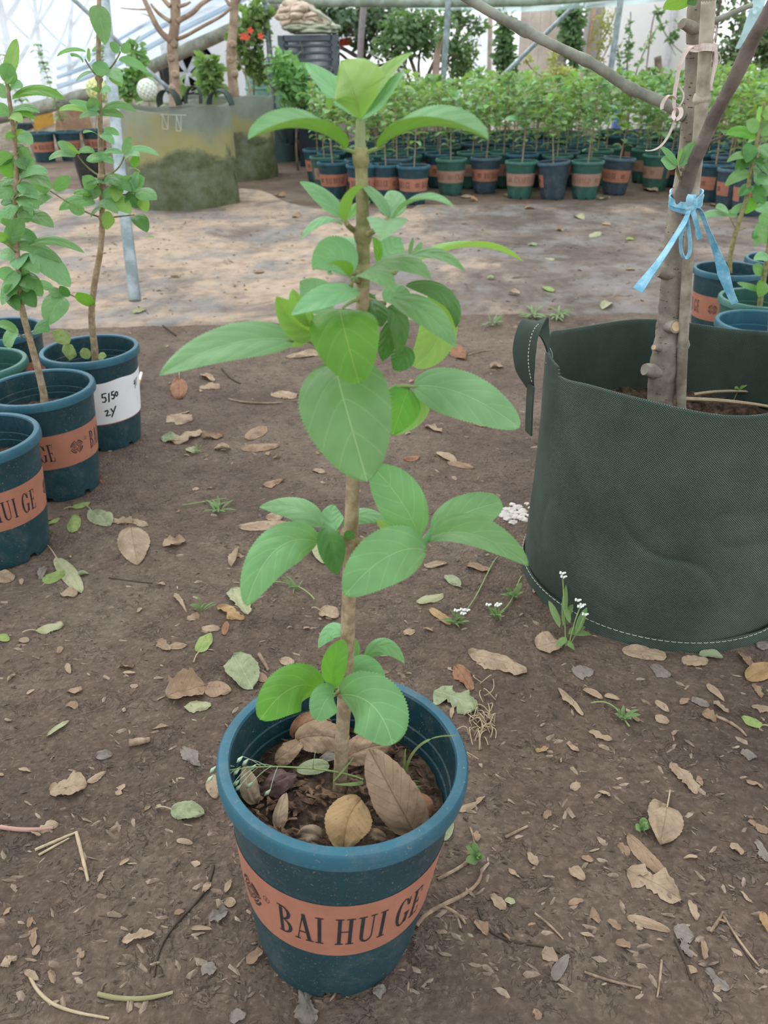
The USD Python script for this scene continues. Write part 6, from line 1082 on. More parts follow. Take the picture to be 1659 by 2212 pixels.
# small pots and slender shoots at the far left
def slender(label, px, pyb, pyt, pot, seed, lean=0, n=24, sc=1.15):
    g = gnd(px, pyb); t = thing('potted_sapling', label, 'potted plant', (0, 0, 0)); H_ = float(at(px, pyt, g[1])[2])
    pot_parts(t, (0, 0, 0), sc, POTM.get(pot, POT_BLACK), math.radians(-110), 'blue' if pot == 'B' else None, 40, seed=seed, small=True); r = np.random.default_rng(seed); ls = []
    if H_ > .4:
        P = spline([V(0, 0, .2), V(lean * .4, 0, H_ * .5), V(lean, 0, H_)], 40); obj('stem', tube(P, [.007, .003], 0, 7), STEM_B, t, smooth=True)
        for i in range(n):
            c = P[int(10 + 29 * i / (n - 1))]; az = i * 1.57 + r.uniform(-.3, .3); L = r.uniform(.08, .13)
            for s in (0, math.pi): d = V(math.cos(az + s), math.sin(az + s), 0); m, uv = leaf_mesh(c, c + d * L * .5 + V(0, 0, .25 * L), c + d * L + V(0, 0, -.05 * L), L * .42, V(0, 0, 1) - d * .3, nu=4, nv=8, serr=0); obj('leaf', m, [L_BG, L_DARK, L_BG][r.integers(3)], t, uv=uv)
    place(t, (g[0], g[1], 0)); return t
slender('tall slender sapling in the left lettered pot by the yellow board', 100, 350, 62, 'B', 301, -.34); slender('slender sapling in the right lettered pot in front of the cardboard', 156, 347, 100, 'B', 303, -.12)
slender('small pot at the far left edge of the yellow board', 64, 318, 250, 'N', 305); slender('bushy sapling behind the left steel post in a half-hidden pot', 212, 342, 70, 'B', 307, .30)
slender('empty-looking black plastic pot beside the left steel post', 203, 404, 330, 'K', 309, sc=1.12)
slender('lettered pot behind the mossy bags, left of the nursery block', 665, 346, 200, 'B', 311)
# ------------------------------------------------------------------ litter on the mud
def gp_(px, py, dz=0.0): p = gnd(px, py); return V(p[0], p[1], float(gz(p[0], p[1])) + dz + (.006 if p[1] > 2.86 else 0))
ADJ = {'tan': 'tan', 'brown': 'brown', 'rust': 'rust-red', 'grey': 'grey', 'gold': 'golden brown', 'pale': 'pale green', 'green': 'fresh green', 'sage': 'sage green', 'plum': 'dark plum'}
seen_labels = {}
def fallen(px, py, L, ang, c, w=.5, curl=0.0, where='', torn=False, lift=.0, stem=False, wav=.36):
    r = np.random.default_rng(int(px * 7 + py * 13)); a = math.radians(ang); dx, dy = L / 2 * math.cos(a), L / 2 * math.sin(a)
    B, T = gp_(px - dx, py - dy, .002), gp_(px + dx, py + dy, .002); ln = np.linalg.norm(T - B); Mi = (B + T) / 2 + V(0, 0, .05 * ln + lift); wd = w * ln
    wd = w * L / pxm(Mi) * (1 + (.3 if py > 1000 else .6) * math.cos(a) ** 2)
    cut = None
    if torn: s0 = r.uniform(0, 9); cut = lambda tt, u: (.35 + 1.05 * meshkit.noise(np.stack([tt[:, None] * 5 + 0 * u, np.sign(u) * 2 + 0 * tt[:, None], 0 * u + 0 * tt[:, None] + s0], -1), 3)) * np.where(np.abs(u) > .6, .75 + .5 * meshkit.noise(np.stack([tt[:, None] * 16 + 0 * u, np.sign(u) + 0 * tt[:, None], 0 * u + 0 * tt[:, None] + s0], -1), 4), 1)
    far = py < 760; N = V(r.normal() * .12, r.normal() * .12 - .1, 1)
    m, uv = leaf_mesh(B, Mi, T, wd, N, fold=r.uniform(-.05, .2), curl=curl if curl else r.uniform(-.5, .5), nu=4 if far else 10, nv=8 if far else 22, a=r.uniform(.4, .6), b=r.uniform(.45, .8), serr=.02, pucker=.02, wav=wav, seed=int(px + py), cut=cut, twist=r.uniform(-.3, .3))
    v = m[0]; g = gz(v[:, 0], v[:, 1]) + (.006 if far else .0005); v[:, 2] = np.maximum(v[:, 2], g + .0008)
    shape = 'narrow' if w < .32 else ('broad' if w > .7 else 'oval')
    lab = f"{ADJ[c]} {'torn ' if torn else ''}{'curled ' if curl > .6 else ''}{shape} fallen leaf {where}"
    t = obj('fallen_leaf', m, DRY[c], None, smooth=True, uv=uv); seen_labels.setdefault(lab, []).append(t)
    tag(t, lab, 'leaf')
    if stem:
        d = unit(B - T); tq = [B + (T - B) * .04, B + d * ln * .2 + V(0, 0, .004), B + d * ln * .45]; tq[2][2] = float(gz(tq[2][0], tq[2][1])) + .002
        obj('leaf_stalk', tube(tq, .0011, 8, 5), STRAW, t)
    return t
LIT = [
 (108, 1359, 62, -10, 'pale', .45, 0, 'on bare mud below the left pots, its stalk long', 0, 1), (6, 1380, 30, 20, 'green', .5, 0, 'cut by the left edge below the pots'), (52, 1387, 22, 10, 'tan', .6, 0, 'beside the long-stalked pale leaf'), (354, 1396, 36, 40, 'brown', .6, 0, 'half way between the left pots and front pot', 1), (385, 1398, 42, -5, 'brown', .4, .7, 'next to the yellow-green oval one'),
 (443, 1390, 50, -60, 'green', .62, 0, 'lying flat above left of the front pot', 0, 1), (487, 1358, 30, 100, 'rust', .5, .8, 'just above the flat green oval one'), (456, 1361, 42, 0, 'tan', .35, 0, 'touching the rust scrap above the green oval one'), (526, 1455, 84, 60, 'sage', .78, 0, 'leaning by the rim at the pot upper left'), (560, 1462, 40, 30, 'brown', .5, .8, 'lapping over the sage leaf by the rim'),
 (404, 1494, 92, -15, 'brown', .55, 0, 'cracked and wide at the pot left', 1), (472, 1490, 56, 10, 'brown', .7, 0, 'with a white speck left of the rim'), (428, 1528, 58, 0, 'pale', .5, 0, 'under the cracked brown one', 1), (126, 1574, 60, -35, 'pale', .2, 0, 'on open mud at the left'), (148, 1446, 24, 70, 'tan', .5, 0, 'on open mud at the left, a small scrap'),
 (148, 1704, 82, -10, 'tan', .55, 0, 'flat on the left mud, largest there', 1), (209, 1680, 48, -30, 'tan', .35, 0, 'touching the large torn one at the left', 1), (260, 1706, 28, -60, 'tan', .5, 0, 'right of the large torn one at the left', 1), (226, 1633, 36, 0, 'grey', .5, 0, 'above the large torn one at the left'), (412, 1637, 58, 45, 'grey', .5, .8, 'crumpled left of the front pot', 1),
 (406, 1755, 74, 8, 'sage', .48, 0, 'smooth and whole, left of the front pot', 0, 1), (300, 2026, 76, -14, 'tan', .22, 0, 'at the lower left, strip-like', 1), (498, 1952, 26, 10, 'tan', .7, 0, 'left of the lettered band'), (472, 1980, 48, -25, 'grey', .5, 0, 'below the small tan one by the band', 1), (452, 2093, 36, 10, 'grey', .6, 0, 'by the foot of the front pot at left', 1), (437, 2010, 46, 0, 'tan', .18, 0, 'beside the grey one by the band'),
 (80, 2054, 26, -60, 'tan', .5, 0, 'low at the left edge'), (462, 1702, 50, 80, 'tan', .6, 0, 'tucked against the pot rim at left'), (67, 1495, 22, -30, 'tan', .3, 0, 'a sliver at the far left'), (400, 1822, 38, 12, 'tan', .3, .7, 'below the whole sage one'), (175, 2060, 22, 60, 'brown', .5, 0, 'by the lower left corner', 1), (20, 2078, 44, -30, 'tan', .5, 0, 'cut by the lower left edge', 1),
 (177, 1092, 42, -12, 'green', .45, .4, 'nearest to the foot of the second left pot', 0, 1), (114, 1128, 34, -25, 'green', .4, .3, 'touching the foot of the nearest left pot'), (162, 1133, 42, -80, 'green', .7, .8, 'curled up between two other green ones'), (219, 1122, 54, 40, 'sage', .75, 0, 'muddy and broad, right of the left pots', 0, 1), (266, 1130, 46, 5, 'tan', .45, 0, 'right of the muddy sage one', 1), (302, 1132, 42, 20, 'tan', .4, .6, 'second right of the muddy sage one', 1),
 (291, 1184, 80, 80, 'tan', .85, 0, 'round, alone below the muddy sage one'), (377, 1177, 52, -10, 'tan', .6, 0, 'right of the round one', 1), (149, 1245, 90, 55, 'pale', .36, .5, 'largest of a heap below the left pots', 0, 1), (117, 1250, 52, -20, 'green', .5, 0, 'under the pale one of the heap'), (177, 1245, 34, -10, 'sage', .4, 0, 'peeping out right of the heap'), (92, 1238, 32, -70, 'grey', .5, 0, 'left of the heap, shrivelled', 1), (8, 1248, 42, 20, 'tan', .7, 0, 'cut by the left edge under the pots'),
 (150, 1284, 34, 10, 'tan', .55, 0, 'just below the heap'), (390, 1303, 52, 58, 'tan', .2, 0, 'upright strip left of the front shrub', 1), (370, 949, 46, 5, 'sage', .5, 0, 'left of the front shrub, beside a tan one'), (405, 945, 62, -30, 'tan', .4, 0, 'pointing up right beside the sage one', 1), (390, 905, 54, 10, 'tan', .6, .7, 'crumpled left of the big middle leaf', 1), (415, 972, 26, 20, 'pale', .5, 0, 'small, with a creeping weed'), (388, 842, 44, 90, 'rust', .85, .6, 'domed, far left of the big middle leaf', 0, 1),
 (303, 680, 30, -15, 'pale', .35, 0, 'by the foot of the left steel post'), (218, 1037, 22, 60, 'rust', .6, 0, 'against the second left pot'), (660, 770, 90, -6, 'tan', .2, 0, 'long and flat below the leftmost long leaf'), (615, 857, 54, 15, 'tan', .5, .5, 'left of the biggest leaf of the front shrub', 1), (455, 840, 46, 5, 'tan', .35, 0, 'on open mud above the crumpled one', 1), (460, 942, 46, -5, 'brown', .45, 0, 'middle of the litter row at left', 1), (552, 936, 44, -40, 'brown', .7, .8, 'peaked, left of the biggest leaf'),
 (562, 966, 86, -4, 'brown', .3, .4, 'longest in the litter row at left'), (480, 968, 36, 0, 'tan', .4, 0, 'left end of the long brown one'), (592, 1045, 48, -12, 'brown', .5, .8, 'crumpled left of the main stem', 1), (690, 1020, 30, 10, 'tan', .4, 0, 'close left of the biggest leaf tip'), (937, 930, 40, 20, 'tan', .4, 0, 'right of the biggest leaf', 1), (1045, 917, 46, 5, 'rust', .5, 0, 'under the right-pointing leaf'), (965, 990, 48, 30, 'tan', .35, 0, 'right of the biggest leaf, upper', 0), (995, 1007, 62, 12, 'brown', .3, .7, 'dark and narrow right of the biggest leaf'),
 (890, 993, 34, -15, 'rust', .5, .8, 'close right of the biggest leaf tip'), (985, 765, 54, 40, 'rust', .5, 0, 'behind the hanging pale leaf', 1), (1072, 795, 30, 0, 'tan', .5, 0, 'left of the felt bag handle'), (574, 1137, 116, -4, 'tan', .28, 0, 'broad strip behind the left leaf whorl'), (593, 1121, 36, 0, 'tan', .6, 0, 'on the end of the broad strip'), (508, 1206, 44, -70, 'tan', .5, 0, 'left of the drooping left leaf', 1), (690, 1196, 52, 60, 'pale', .5, 0, 'behind the main stem at the middle whorl'),
 (519, 1300, 66, 60, 'pale', .6, 0, 'under the drooping left leaf tip', 1), (500, 1326, 62, 25, 'gold', .45, .4, 'below the drooping left leaf tip', 1), (711, 1327, 42, 20, 'tan', .7, 0, 'left of the lower main stem', 0, 1), (943, 1218, 50, -8, 'tan', .3, 0, 'right of the front middle leaf'), (1033, 1228, 54, 15, 'brown', .4, 0, 'under the right leaf whorl'), (978, 1255, 42, 40, 'sage', .5, 0, 'on open mud right of the stem'), (929, 1294, 60, -15, 'pale', .4, .3, 'right of the lower stem, whole'), (951, 1334, 58, 40, 'gold', .35, .3, 'beside the flowering weed tuft'),
 (884, 1366, 26, 0, 'tan', .6, 0, 'small, right of the lower stem'), (620, 1431, 32, 20, 'tan', .6, 0, 'behind the front pot at left'), (1074, 1436, 134, 20, 'tan', .36, .4, 'largest of all, right of the front pot', 1), (1002, 1468, 64, 55, 'rust', .6, .5, 'behind the front pot at right', 1), (985, 1514, 104, 25, 'sage', .5, .3, 'torn wide one behind the pot right rim', 1), (1185, 1396, 56, -10, 'tan', .8, 0, 'rounded, by the white-flowered weed'),
 (1391, 1415, 98, 10, 'tan', .36, 0, 'lying along the foot of the felt bag'), (1261, 1454, 48, -10, 'grey', .6, 0, 'left of centre before the felt bag', 1), (1426, 1455, 48, 30, 'grey', .6, .6, 'below the long one at the bag foot', 1), (1500, 1432, 58, 0, 'tan', .4, 0, 'second along the bag foot'), (1535, 1420, 52, 5, 'sage', .35, 0, 'lapped on the second at the bag foot'), (1640, 1455, 60, -30, 'gold', .6, 0, 'at the right edge before the felt bag'), (1611, 1430, 44, 50, 'brown', .5, 0, 'right end of the bag foot', 1), (1655, 1396, 40, -20, 'grey', .6, 0, 'cut by the right edge by the bag', 1),
 (1232, 1520, 80, 48, 'tan', .28, .4, 'slanting on the mud right of the pot', 1), (1280, 1503, 48, 25, 'tan', .3, 0, 'above right of the slanting one'), (1322, 1510, 36, 15, 'tan', .28, 0, 'second right of the slanting one'), (1430, 1529, 38, 40, 'tan', .4, 0, 'in the middle of the right-hand mud'), (1430, 1557, 34, 20, 'tan', .6, 0, 'by the creeping green weed'), (1296, 1594, 54, 20, 'tan', .3, 0, 'below the creeping green weed', 1), (1237, 1617, 34, 35, 'tan', .4, 0, 'left below the creeping weed', 1), (1170, 1622, 26, -20, 'gold', .5, 0, 'nearer the pot than the creeping weed', 1), (1546, 1499, 54, 45, 'tan', .3, 0, 'right of centre under the bag'),
 (1617, 1630, 38, 20, 'grey', .7, .4, 'at the right edge, middle height', 1), (1512, 1520, 44, 20, 'grey', .5, 0, 'under the bag at right, crinkled', 1), (1624, 1560, 48, -160, 'green', .5, .3, 'with a stalk at the right edge', 0, 1), (1636, 1493, 36, 60, 'brown', .4, 0, 'upright at the right edge', 1), (1646, 1530, 48, 10, 'tan', .4, 0, 'cut by the right edge', 1), (1478, 1685, 88, 52, 'tan', .42, .5, 'bent, above the round one at right', 1), (1433, 1787, 86, 100, 'tan', .92, 0, 'round with clear ribs at right', 0, 1),
 (1402, 1858, 140, 48, 'brown', .24, .9, 'long rolled one at right'), (1412, 1914, 134, 28, 'tan', .38, .3, 'under the long rolled one', 1), (1246, 1891, 42, 40, 'tan', .55, 0, 'pinkish, alone right of the front pot'), (1591, 1836, 36, 40, 'tan', .55, 0, 'right of the rolled pair'), (1637, 1788, 52, 25, 'brown', .4, .4, 'at the right edge, upper of two', 1), (1645, 1842, 54, 60, 'grey', .4, .8, 'at the right edge, lower of two', 1), (1496, 1970, 48, 70, 'tan', .4, 0, 'low right, upright', 1), (1400, 2002, 100, 18, 'tan', .18, .5, 'low right, long and narrow'),
 (1476, 2020, 50, 20, 'grey', .6, 0, 'end of the long narrow one', 1), (1482, 2052, 50, 60, 'grey', .5, 0, 'below the end of the long narrow one', 1), (1211, 2094, 66, -58, 'grey', .36, .6, 'crescent low right of the pot'), (1548, 2120, 70, 40, 'grey', .4, .4, 'lower right corner', 1), (1653, 1994, 46, 70, 'gold', .5, 0, 'low on the right edge'), (1160, 2195, 28, 60, 'brown', .5, 0, 'bottom edge right of the pot', 1), (1101, 1950, 24, 10, 'pale', .5, 0, 'small, right of the lettered band'), (664, 2178, 84, 75, 'grey', .7, .2, 'lobed, under the front foot of the pot', 1, 1), (820, 2146, 30, 0, 'grey', .7, 0, 'right of the pot foot', 1),
 (515, 2200, 40, -20, 'grey', .5, 0, 'bottom edge left of the pot', 1), (270, 1865, 26, -30, 'tan', .3, 0, 'middle of the lower left mud'), (1590, 2060, 30, 30, 'tan', .3, 0, 'right of the lower right pair'), (1010, 1745, 46, -25, 'tan', .3, .6, 'against the pot rim at right'), (968, 1800, 44, -60, 'sage', .4, 0, 'small one right under the rim'),
 (180, 506, 18, 0, 'pale', .7, 0, 'on the cloth right of the left shrubs'), (324, 516, 20, 0, 'green', .4, 0, 'on the cloth right of the left steel post'), (1145, 454, 26, 0, 'gold', .5, 0, 'before the front row, left'), (1251, 474, 22, 20, 'pale', .5, 0, 'before the front row, middle'), (1310, 489, 22, 0, 'tan', .6, 0, 'before the front row, right'), (1286, 510, 22, -40, 'pale', .8, .5, 'cupped, on the cloth left of the tree'), (1188, 565, 22, 0, 'pale', .5, 0, 'on the cloth below the right long leaf'),
 (1361, 521, 22, 0, 'green', .5, 0, 'dark, just left of the tree trunk'), (1361, 586, 22, 0, 'gold', .4, 0, 'left of the blue twine tail'), (1308, 667, 22, -40, 'pale', .7, 0, 'above the felt bag rim'), (1185, 630, 24, 30, 'green', .6, 0, 'above the felt bag handle'), (1150, 532, 20, 10, 'sage', .5, 0, 'on the cloth right of the shrub'), (1012, 427, 34, 0, 'tan', .5, .4, 'at the foot of the sixth front pot'), (1024, 436, 20, 0, 'gold', .5, 0, 'just before the sixth front pot'), (1107, 422, 36, -10, 'brown', .6, .6, 'at the foot of the eighth front pot'),
 (1303, 430, 28, 0, 'sage', .5, 0, 'between the tenth and eleventh front pots'), (1546, 447, 26, 0, 'gold', .5, .3, 'before the pots right of the tree'), (1404, 414, 34, 10, 'tan', .4, 0, 'in the gap between the two blocks'), (1462, 650, 20, -60, 'pale', .5, 0, 'between trunk and stake'), (560, 590, 24, 0, 'brown', .5, 0, 'on the cloth left of the shrub'), (430, 505, 22, 0, 'tan', .5, 0, 'on the cloth before the mossy bag'), (605, 425, 26, 0, 'brown', .5, 0, 'right of the mossy bags'), (640, 470, 24, 0, 'brown', .6, 0, 'on a dark mud stain of the cloth'), (450, 820, 30, 30, 'tan', .5, 0, 'second on open mud, upper left'),
 (1060, 605, 18, 0, 'sage', .5, 0, 'under the far right leaf'), (1210, 500, 22, 0, 'tan', .5, 0, 'mid cloth, right'), (1110, 640, 24, 10, 'tan', .5, 0, 'near the cloth edge, right'), (380, 600, 22, 0, 'tan', .5, 0, 'near the cloth edge, left')]
for row in LIT:
    px, py, L, ang, c, w, curl, where = row[:8]; fallen(px, py, L, ang, c, w, curl, where, bool(row[8]) if len(row) > 8 else False, 0, bool(row[9]) if len(row) > 9 else False)
# twigs, stalks, straws
TW = [([(462, 1872), (426, 1950), (374, 2006), (333, 2110)], .0016, TWIG_D, 'long thin dark twig running down left of the front pot', 'twig'), ([(76, 1837), (165, 1799)], .0022, STRAW, 'upper pale stalk of the bent straw at the left', 'straw'), ([(165, 1799), (178, 1850), (191, 1906)], .0024, STRAW, 'bent straw stalk standing out at the left', 'straw'), ([(84, 1848), (150, 1812)], .0016, STRAW, 'lower pale stalk of the bent straw at the left', 'straw'),
      ([(2, 1788), (60, 1796), (116, 1790)], .0030, simple('pink_straw', srgb(178, 140, 128), rough=.8), 'flat pinkish straw at the left edge', 'straw'), ([(212, 2148), (292, 2158), (374, 2144)], .0026, simple('greenish_straw', srgb(150, 142, 104), rough=.8), 'greenish straw lying near the bottom left', 'straw'), ([(64, 2106), (104, 2162), (160, 2186), (236, 2200)], .0018, STRAW, 'thin pale twig in the bottom left corner', 'twig'), ([(280, 1610), (325, 1601)], .0055, TWIG, 'short stub of twig on the left mud', 'twig'),
      ([(1561, 1980), (1600, 2040), (1640, 2088)], .0018, TWIG, 'straight pale twig at the lower right', 'twig'), ([(1565, 1992), (1630, 2090)], .0012, TWIG_D, 'thin dark twig beside the straight pale one', 'twig'), ([(1261, 2106), (1320, 2124), (1384, 2140)], .0015, TWIG, 'fine twig near the bottom right of the pot', 'twig'), ([(1154, 1976), (1190, 2005), (1216, 2033)], .0015, TWIG, 'short fine twig right of the lettered band', 'twig'), ([(1033, 1963), (1074, 2024), (1140, 2042), (1209, 2063)], .0014, TWIG_D, 'long fine twig curving right of the pot foot', 'twig'),
      ([(1457, 2033), (1478, 2080), (1491, 2120)], .0017, TWIG_D, 'dark twig below the narrow leaf, lower right', 'twig'), ([(1428, 2078), (1424, 2120), (1418, 2160)], .0013, TWIG, 'upright fine twig near the bottom right', 'twig'), ([(1091, 1811), (1139, 1787)], .0020, TWIG, 'short twig right of the rim', 'twig'), ([(1533, 2017), (1548, 1996), (1561, 1972)], .0018, TWIG, 'small twig crossing the straight pale one', 'twig'), ([(560, 1415), (580, 1450)], .0035, TWIG, 'stub of twig behind the sage leaf', 'twig'),
      ([(900, 2006), (945, 1965), (1010, 1930), (1040, 1885)], .0026, TWIG, 'root-like twig right of the lettered band', 'twig'), ([(950, 1960), (985, 1975), (1005, 2000)], .002, TWIG, 'side root of the root-like twig', 'twig'), ([(945, 1905), (990, 1880), (1020, 1850), (1015, 1790)], .0022, TWIG, 'curving twig close to the pot at right', 'twig'), ([(235, 1850 - 600), (300, 1258), (330, 1262)], .0012, TWIG_D, 'fine dark twig below the round leaf', 'twig'), ([(1540, 1548), (1590, 1570), (1612, 1590)], .0024, TWIG, 'twig at right below the felt bag', 'twig'),
      ([(300, 668), (345, 700), (380, 725)], .003, TWIG_D, 'dark twig right of the left steel post', 'twig'), ([(480, 800), (500, 820), (520, 832)], .003, TWIG_D, 'twig above the litter row', 'twig'), ([(495, 865), (540, 872), (610, 872)], .003, TWIG, 'twig left of the biggest leaf', 'twig'), ([(1010, 770), (1050, 760), (1090, 758)], .0016, TWIG, 'fine twig left of the bag handle', 'twig')]
for pts, r, mt, lab, cat in TW:
    P = [gp_(a, b, r * .7) for a, b in pts]; o = obj('straw' if cat == 'straw' else 'twig', tube(P, [r, r, r * .7], 26, 6, .15, int(pts[0][0])), mt, smooth=True); tag(o, lab, cat)
cb = thing('cigarette_butt', 'cigarette butt beside the white-taped pot', 'cigarette butt', tuple(gp_(302, 842))); p0, p1, p2 = gp_(299, 843, .005), gp_(303, 832, .012), gp_(308, 821, .020)
obj('filter', tube([p0, p1], .0042, 5, 12), simple('cork_tip', srgb(206, 160, 104), rough=.8), cb); obj('paper', tube([p1, p2], .0041, 5, 12), FLW, cb)
# weeds
WEED = leafmat('weed_leaf', srgb(112, 140, 86), srgb(140, 162, 112), srgb(134, 160, 106), srgb(130, 170, 80), tw=.25)
def weed(label, px, py, blades, name='weed', stems=(), flowers=(), mt=WEED):
    t = thing(name, label, 'weed', tuple(gp_(px, py)))
    for pts, r in stems: obj('stem', tube([gp_(a, b, h) for a, b, h in pts], r, 16, 5), PETIOLE, t)
    for (bx, by, bh), (tx, ty_, th_), w in blades:
        B, T = gp_(bx, by, bh), gp_(tx, ty_, th_); m, uv = leaf_mesh(B, (B + T) / 2 + V(0, 0, .004), T, w, V(0, -.4, 1), nu=4, nv=8, serr=0); obj('leaf', m, mt, t, uv=uv)
    if flowers:
        out = []
        for a, b, h in flowers:
            c = gp_(a, b, h)
            for k in range(7): q = c + V(math.cos(k * 2.4) * .004 * (k > 0), math.sin(k * 2.4) * .004 * (k > 0), .002 * (k % 3)); s = trimesh.creation.icosphere(1, .0017); out.append((np.array(s.vertices) + q, np.array(s.faces)))
        obj('flowers', merge(out), FLW, t, smooth=True, kind='stuff')
    return t
weed('small weed with white flower tufts against the foot of the felt bag', 1225, 1385, [((1205, 1388, .03), (1180, 1338, .04), .012), ((1212, 1385, .03), (1215, 1322, .06), .010), ((1212, 1380, .03), (1232, 1346, .04), .012), ((1225, 1392, .02), (1262, 1376, .02), .014), ((1230, 1392, .02), (1276, 1384, .012), .012), ((1222, 1396, .015), (1200, 1408, .004), .012), ((1240, 1394, .02), (1262, 1352, .04), .012), ((1218, 1398, .01), (1240, 1410, .004), .010), ((1225, 1390, .04), (1210, 1360, .05), .010)],
     stems=(([(1222, 1398, 0), (1212, 1370, .05), (1202, 1350, .10)], .0011), ([(1228, 1398, 0), (1236, 1385, .04), (1244, 1376, .06)], .0011), ([(1230, 1396, 0), (1246, 1388, .03), (1256, 1380, .05)], .001)), flowers=((1201, 1352, .105), (1204, 1354, .10), (1244, 1378, .062), (1238, 1372, .07), (1256, 1382, .05), (1249, 1372, .06)))
wr = np.random.default_rng(77)
def tuft(label, px, py, n, L, h, w=.005, spread=1.0, flowers=0):
    bl, ss = [], []
    for k in range(n):
        a = wr.uniform(0, 6.28); l = L * wr.uniform(.5, 1.1); bx, by = px + wr.uniform(-.2, .2) * L, py + wr.uniform(-.1, .1) * L; bl.append(((bx, by, .002), (bx + l * math.cos(a) * spread, by + l * math.sin(a) * .5 * spread, h * wr.uniform(.3, 1)), w * wr.uniform(.6, 1.2)))
    fl = [(px + wr.uniform(-.7, .7) * L, py + wr.uniform(-.4, .1) * L, h) for _ in range(flowers)]
    return weed(label, px, py, bl, flowers=fl)
tuft('feathery weed tuft on the mud between the front shrub and the felt bag', 985, 1350, 22, 34, .02, .004, flowers=4); tuft('smaller feathery weed tuft nearer the felt bag', 1072, 1335, 16, 26, .02, .004, flowers=3); tuft('green weed sprig at the left foot of the felt bag', 1112, 1292, 10, 26, .03, .008)
tuft('fresh weed tuft at the cloth edge left of the felt bag handle', 1066, 702, 14, 30, .03, .008); tuft('low mossy weed patch at the cloth edge above the bag handle', 1150, 686, 20, 34, .02, .009); tuft('low weed patch at the cloth edge nearest the trunk', 1205, 684, 16, 34, .02, .009); tuft('weed sprig with oval leaves by the pot at right', 1026, 1862, 7, 40, .03, .010); tuft('creeping weed knot in the middle of the right-hand mud', 1345, 1560, 10, 34, .02, .006); tuft('tiny green weed beside the round ribbed leaf', 1384, 1795, 5, 20, .02, .010); tuft('sprawling weed left of the middle leaf whorl', 470, 1105, 16, 42, .02, .005); tuft('wispy grass tuft behind the drooping left leaf', 645, 1272, 9, 46, .02, .0025); tuft('grass sprig under the drooping left leaf tip', 436, 1318, 10, 30, .02, .003); tuft('weed sprig beside the left litter row', 425, 975, 8, 22, .015, .004)
for pts, lab in (([(1000, 1330), (1030, 1290), (1060, 1230), (1075, 1210)], 'trailing weed runner left of the felt bag'), ([(1075, 1330), (1105, 1300), (1120, 1262), (1128, 1250)], 'trailing weed runner touching the felt bag'), ([(1275, 1528), (1320, 1532), (1345, 1560), (1358, 1578)], 'curved weed runner in the right-hand mud'), ([(560, 1265), (610, 1262), (650, 1275), (680, 1300)], 'pale grass runner behind the drooping left leaf'), ([(395, 1098), (440, 1090), (490, 1080)], 'pale weed runner left of the middle whorl')):
    tag(obj('weed_runner', tube([gp_(a, b, .006) for a, b in pts], .0013, 20, 5), PETIOLE, smooth=True), lab, 'weed')
nest = []
for k in range(46):
    a0 = wr.uniform(0, 6.28); c = V(1042 + wr.normal() * 14, 1560 + wr.normal() * 34, 0); l = wr.uniform(14, 40); nest.append(tube([gp_(c[0] - l * .5 * math.cos(a0), c[1] - l * .5 * math.sin(a0), .003), gp_(c[0] + wr.normal() * 8, c[1] + wr.normal() * 8, wr.uniform(.004, .016)), gp_(c[0] + l * .5 * math.cos(a0), c[1] + l * .5 * math.sin(a0), .004)], .0008, 8, 4))
tag(obj('root_tangle', merge(nest), STRAW, smooth=True, kind='stuff'), 'tangle of fine pale dry roots right of the front pot rim', 'roots')
lm = []
for k in range(70):
    p = gp_(1108 + wr.normal() * 20, 1108 + wr.normal() * 8); s = trimesh.creation.icosphere(1, wr.uniform(.003, .010)); v = np.array(s.vertices) * V(1, 1, .5) * (1 + .5 * (wr.random((len(s.vertices), 1)) - .5)); lm.append((v + p, np.array(s.faces)))
tag(obj('lime_crumbs', merge(lm), simple('white_lime', srgb(206, 198, 190), rough=.9), smooth=False, kind='stuff'), 'patch of whitish crumbs on the mud left of the felt bag', 'crumbs')
# crumbs of bark and husk trodden into the mud
def chips(n, area, seed, lmin, lmax, zf, dark=.5):
    r = np.random.default_rng(seed); out = []
    for k in range(n):
        x, y = area(r); l = r.uniform(lmin, lmax); w = l * r.uniform(.2, .5); a = r.normal() * .55 - .25 if r.random() < .7 else r.uniform(0, 3.14); d = V(math.cos(a), math.sin(a), r.normal() * .12); s = V(-math.sin(a), math.cos(a), r.normal() * .3); c = V(x, y, zf(x, y)); h = w * r.uniform(.25, .6)
        j = lambda: r.uniform(.5, 1.1) * w / 2
        v = np.array([c - d * l / 2 + s * j() * .4, c - d * l * r.uniform(.1, .4) - s * j(), c + d * l * r.uniform(.1, .4) - s * j(), c + d * l / 2 - s * j() * .3, c + d * l * r.uniform(.1, .35) + s * j(), c - d * l * r.uniform(.1, .35) + s * j(), c + V(0, 0, h) + d * l * r.uniform(-.2, .2)]); out.append((v, np.array([[k_, (k_ + 1) % 6, 6] for k_ in range(6)])))
    return merge(out)
def _area(y0, y1):
    def f(r): u = r.random(); y = y0 * (y1 / y0) ** u; return r.uniform(-1, 1) * (y * .62 + .12), y
    return f
_gz1 = lambda x, y: float(gz(x, y)) + .0002
tag(obj('mud_crumbs', chips(9000, _area(.42, 2.8), 1, .003, .011, _gz1), simple('dark_crumb', srgb(76, 64, 56), rough=.9, scale=40, col2=srgb(122, 106, 93)), smooth=False, kind='stuff'), 'dark slivers of bark trodden into the mud everywhere', 'debris')
tag(obj('husk_chips', chips(1300, _area(.42, 2.8), 2, .005, .020, _gz1), simple('husk', srgb(122, 104, 90), rough=.9, scale=30, col2=srgb(164, 146, 128)), smooth=False, kind='stuff'), 'pale husk chips strewn thinly over the mud', 'debris')
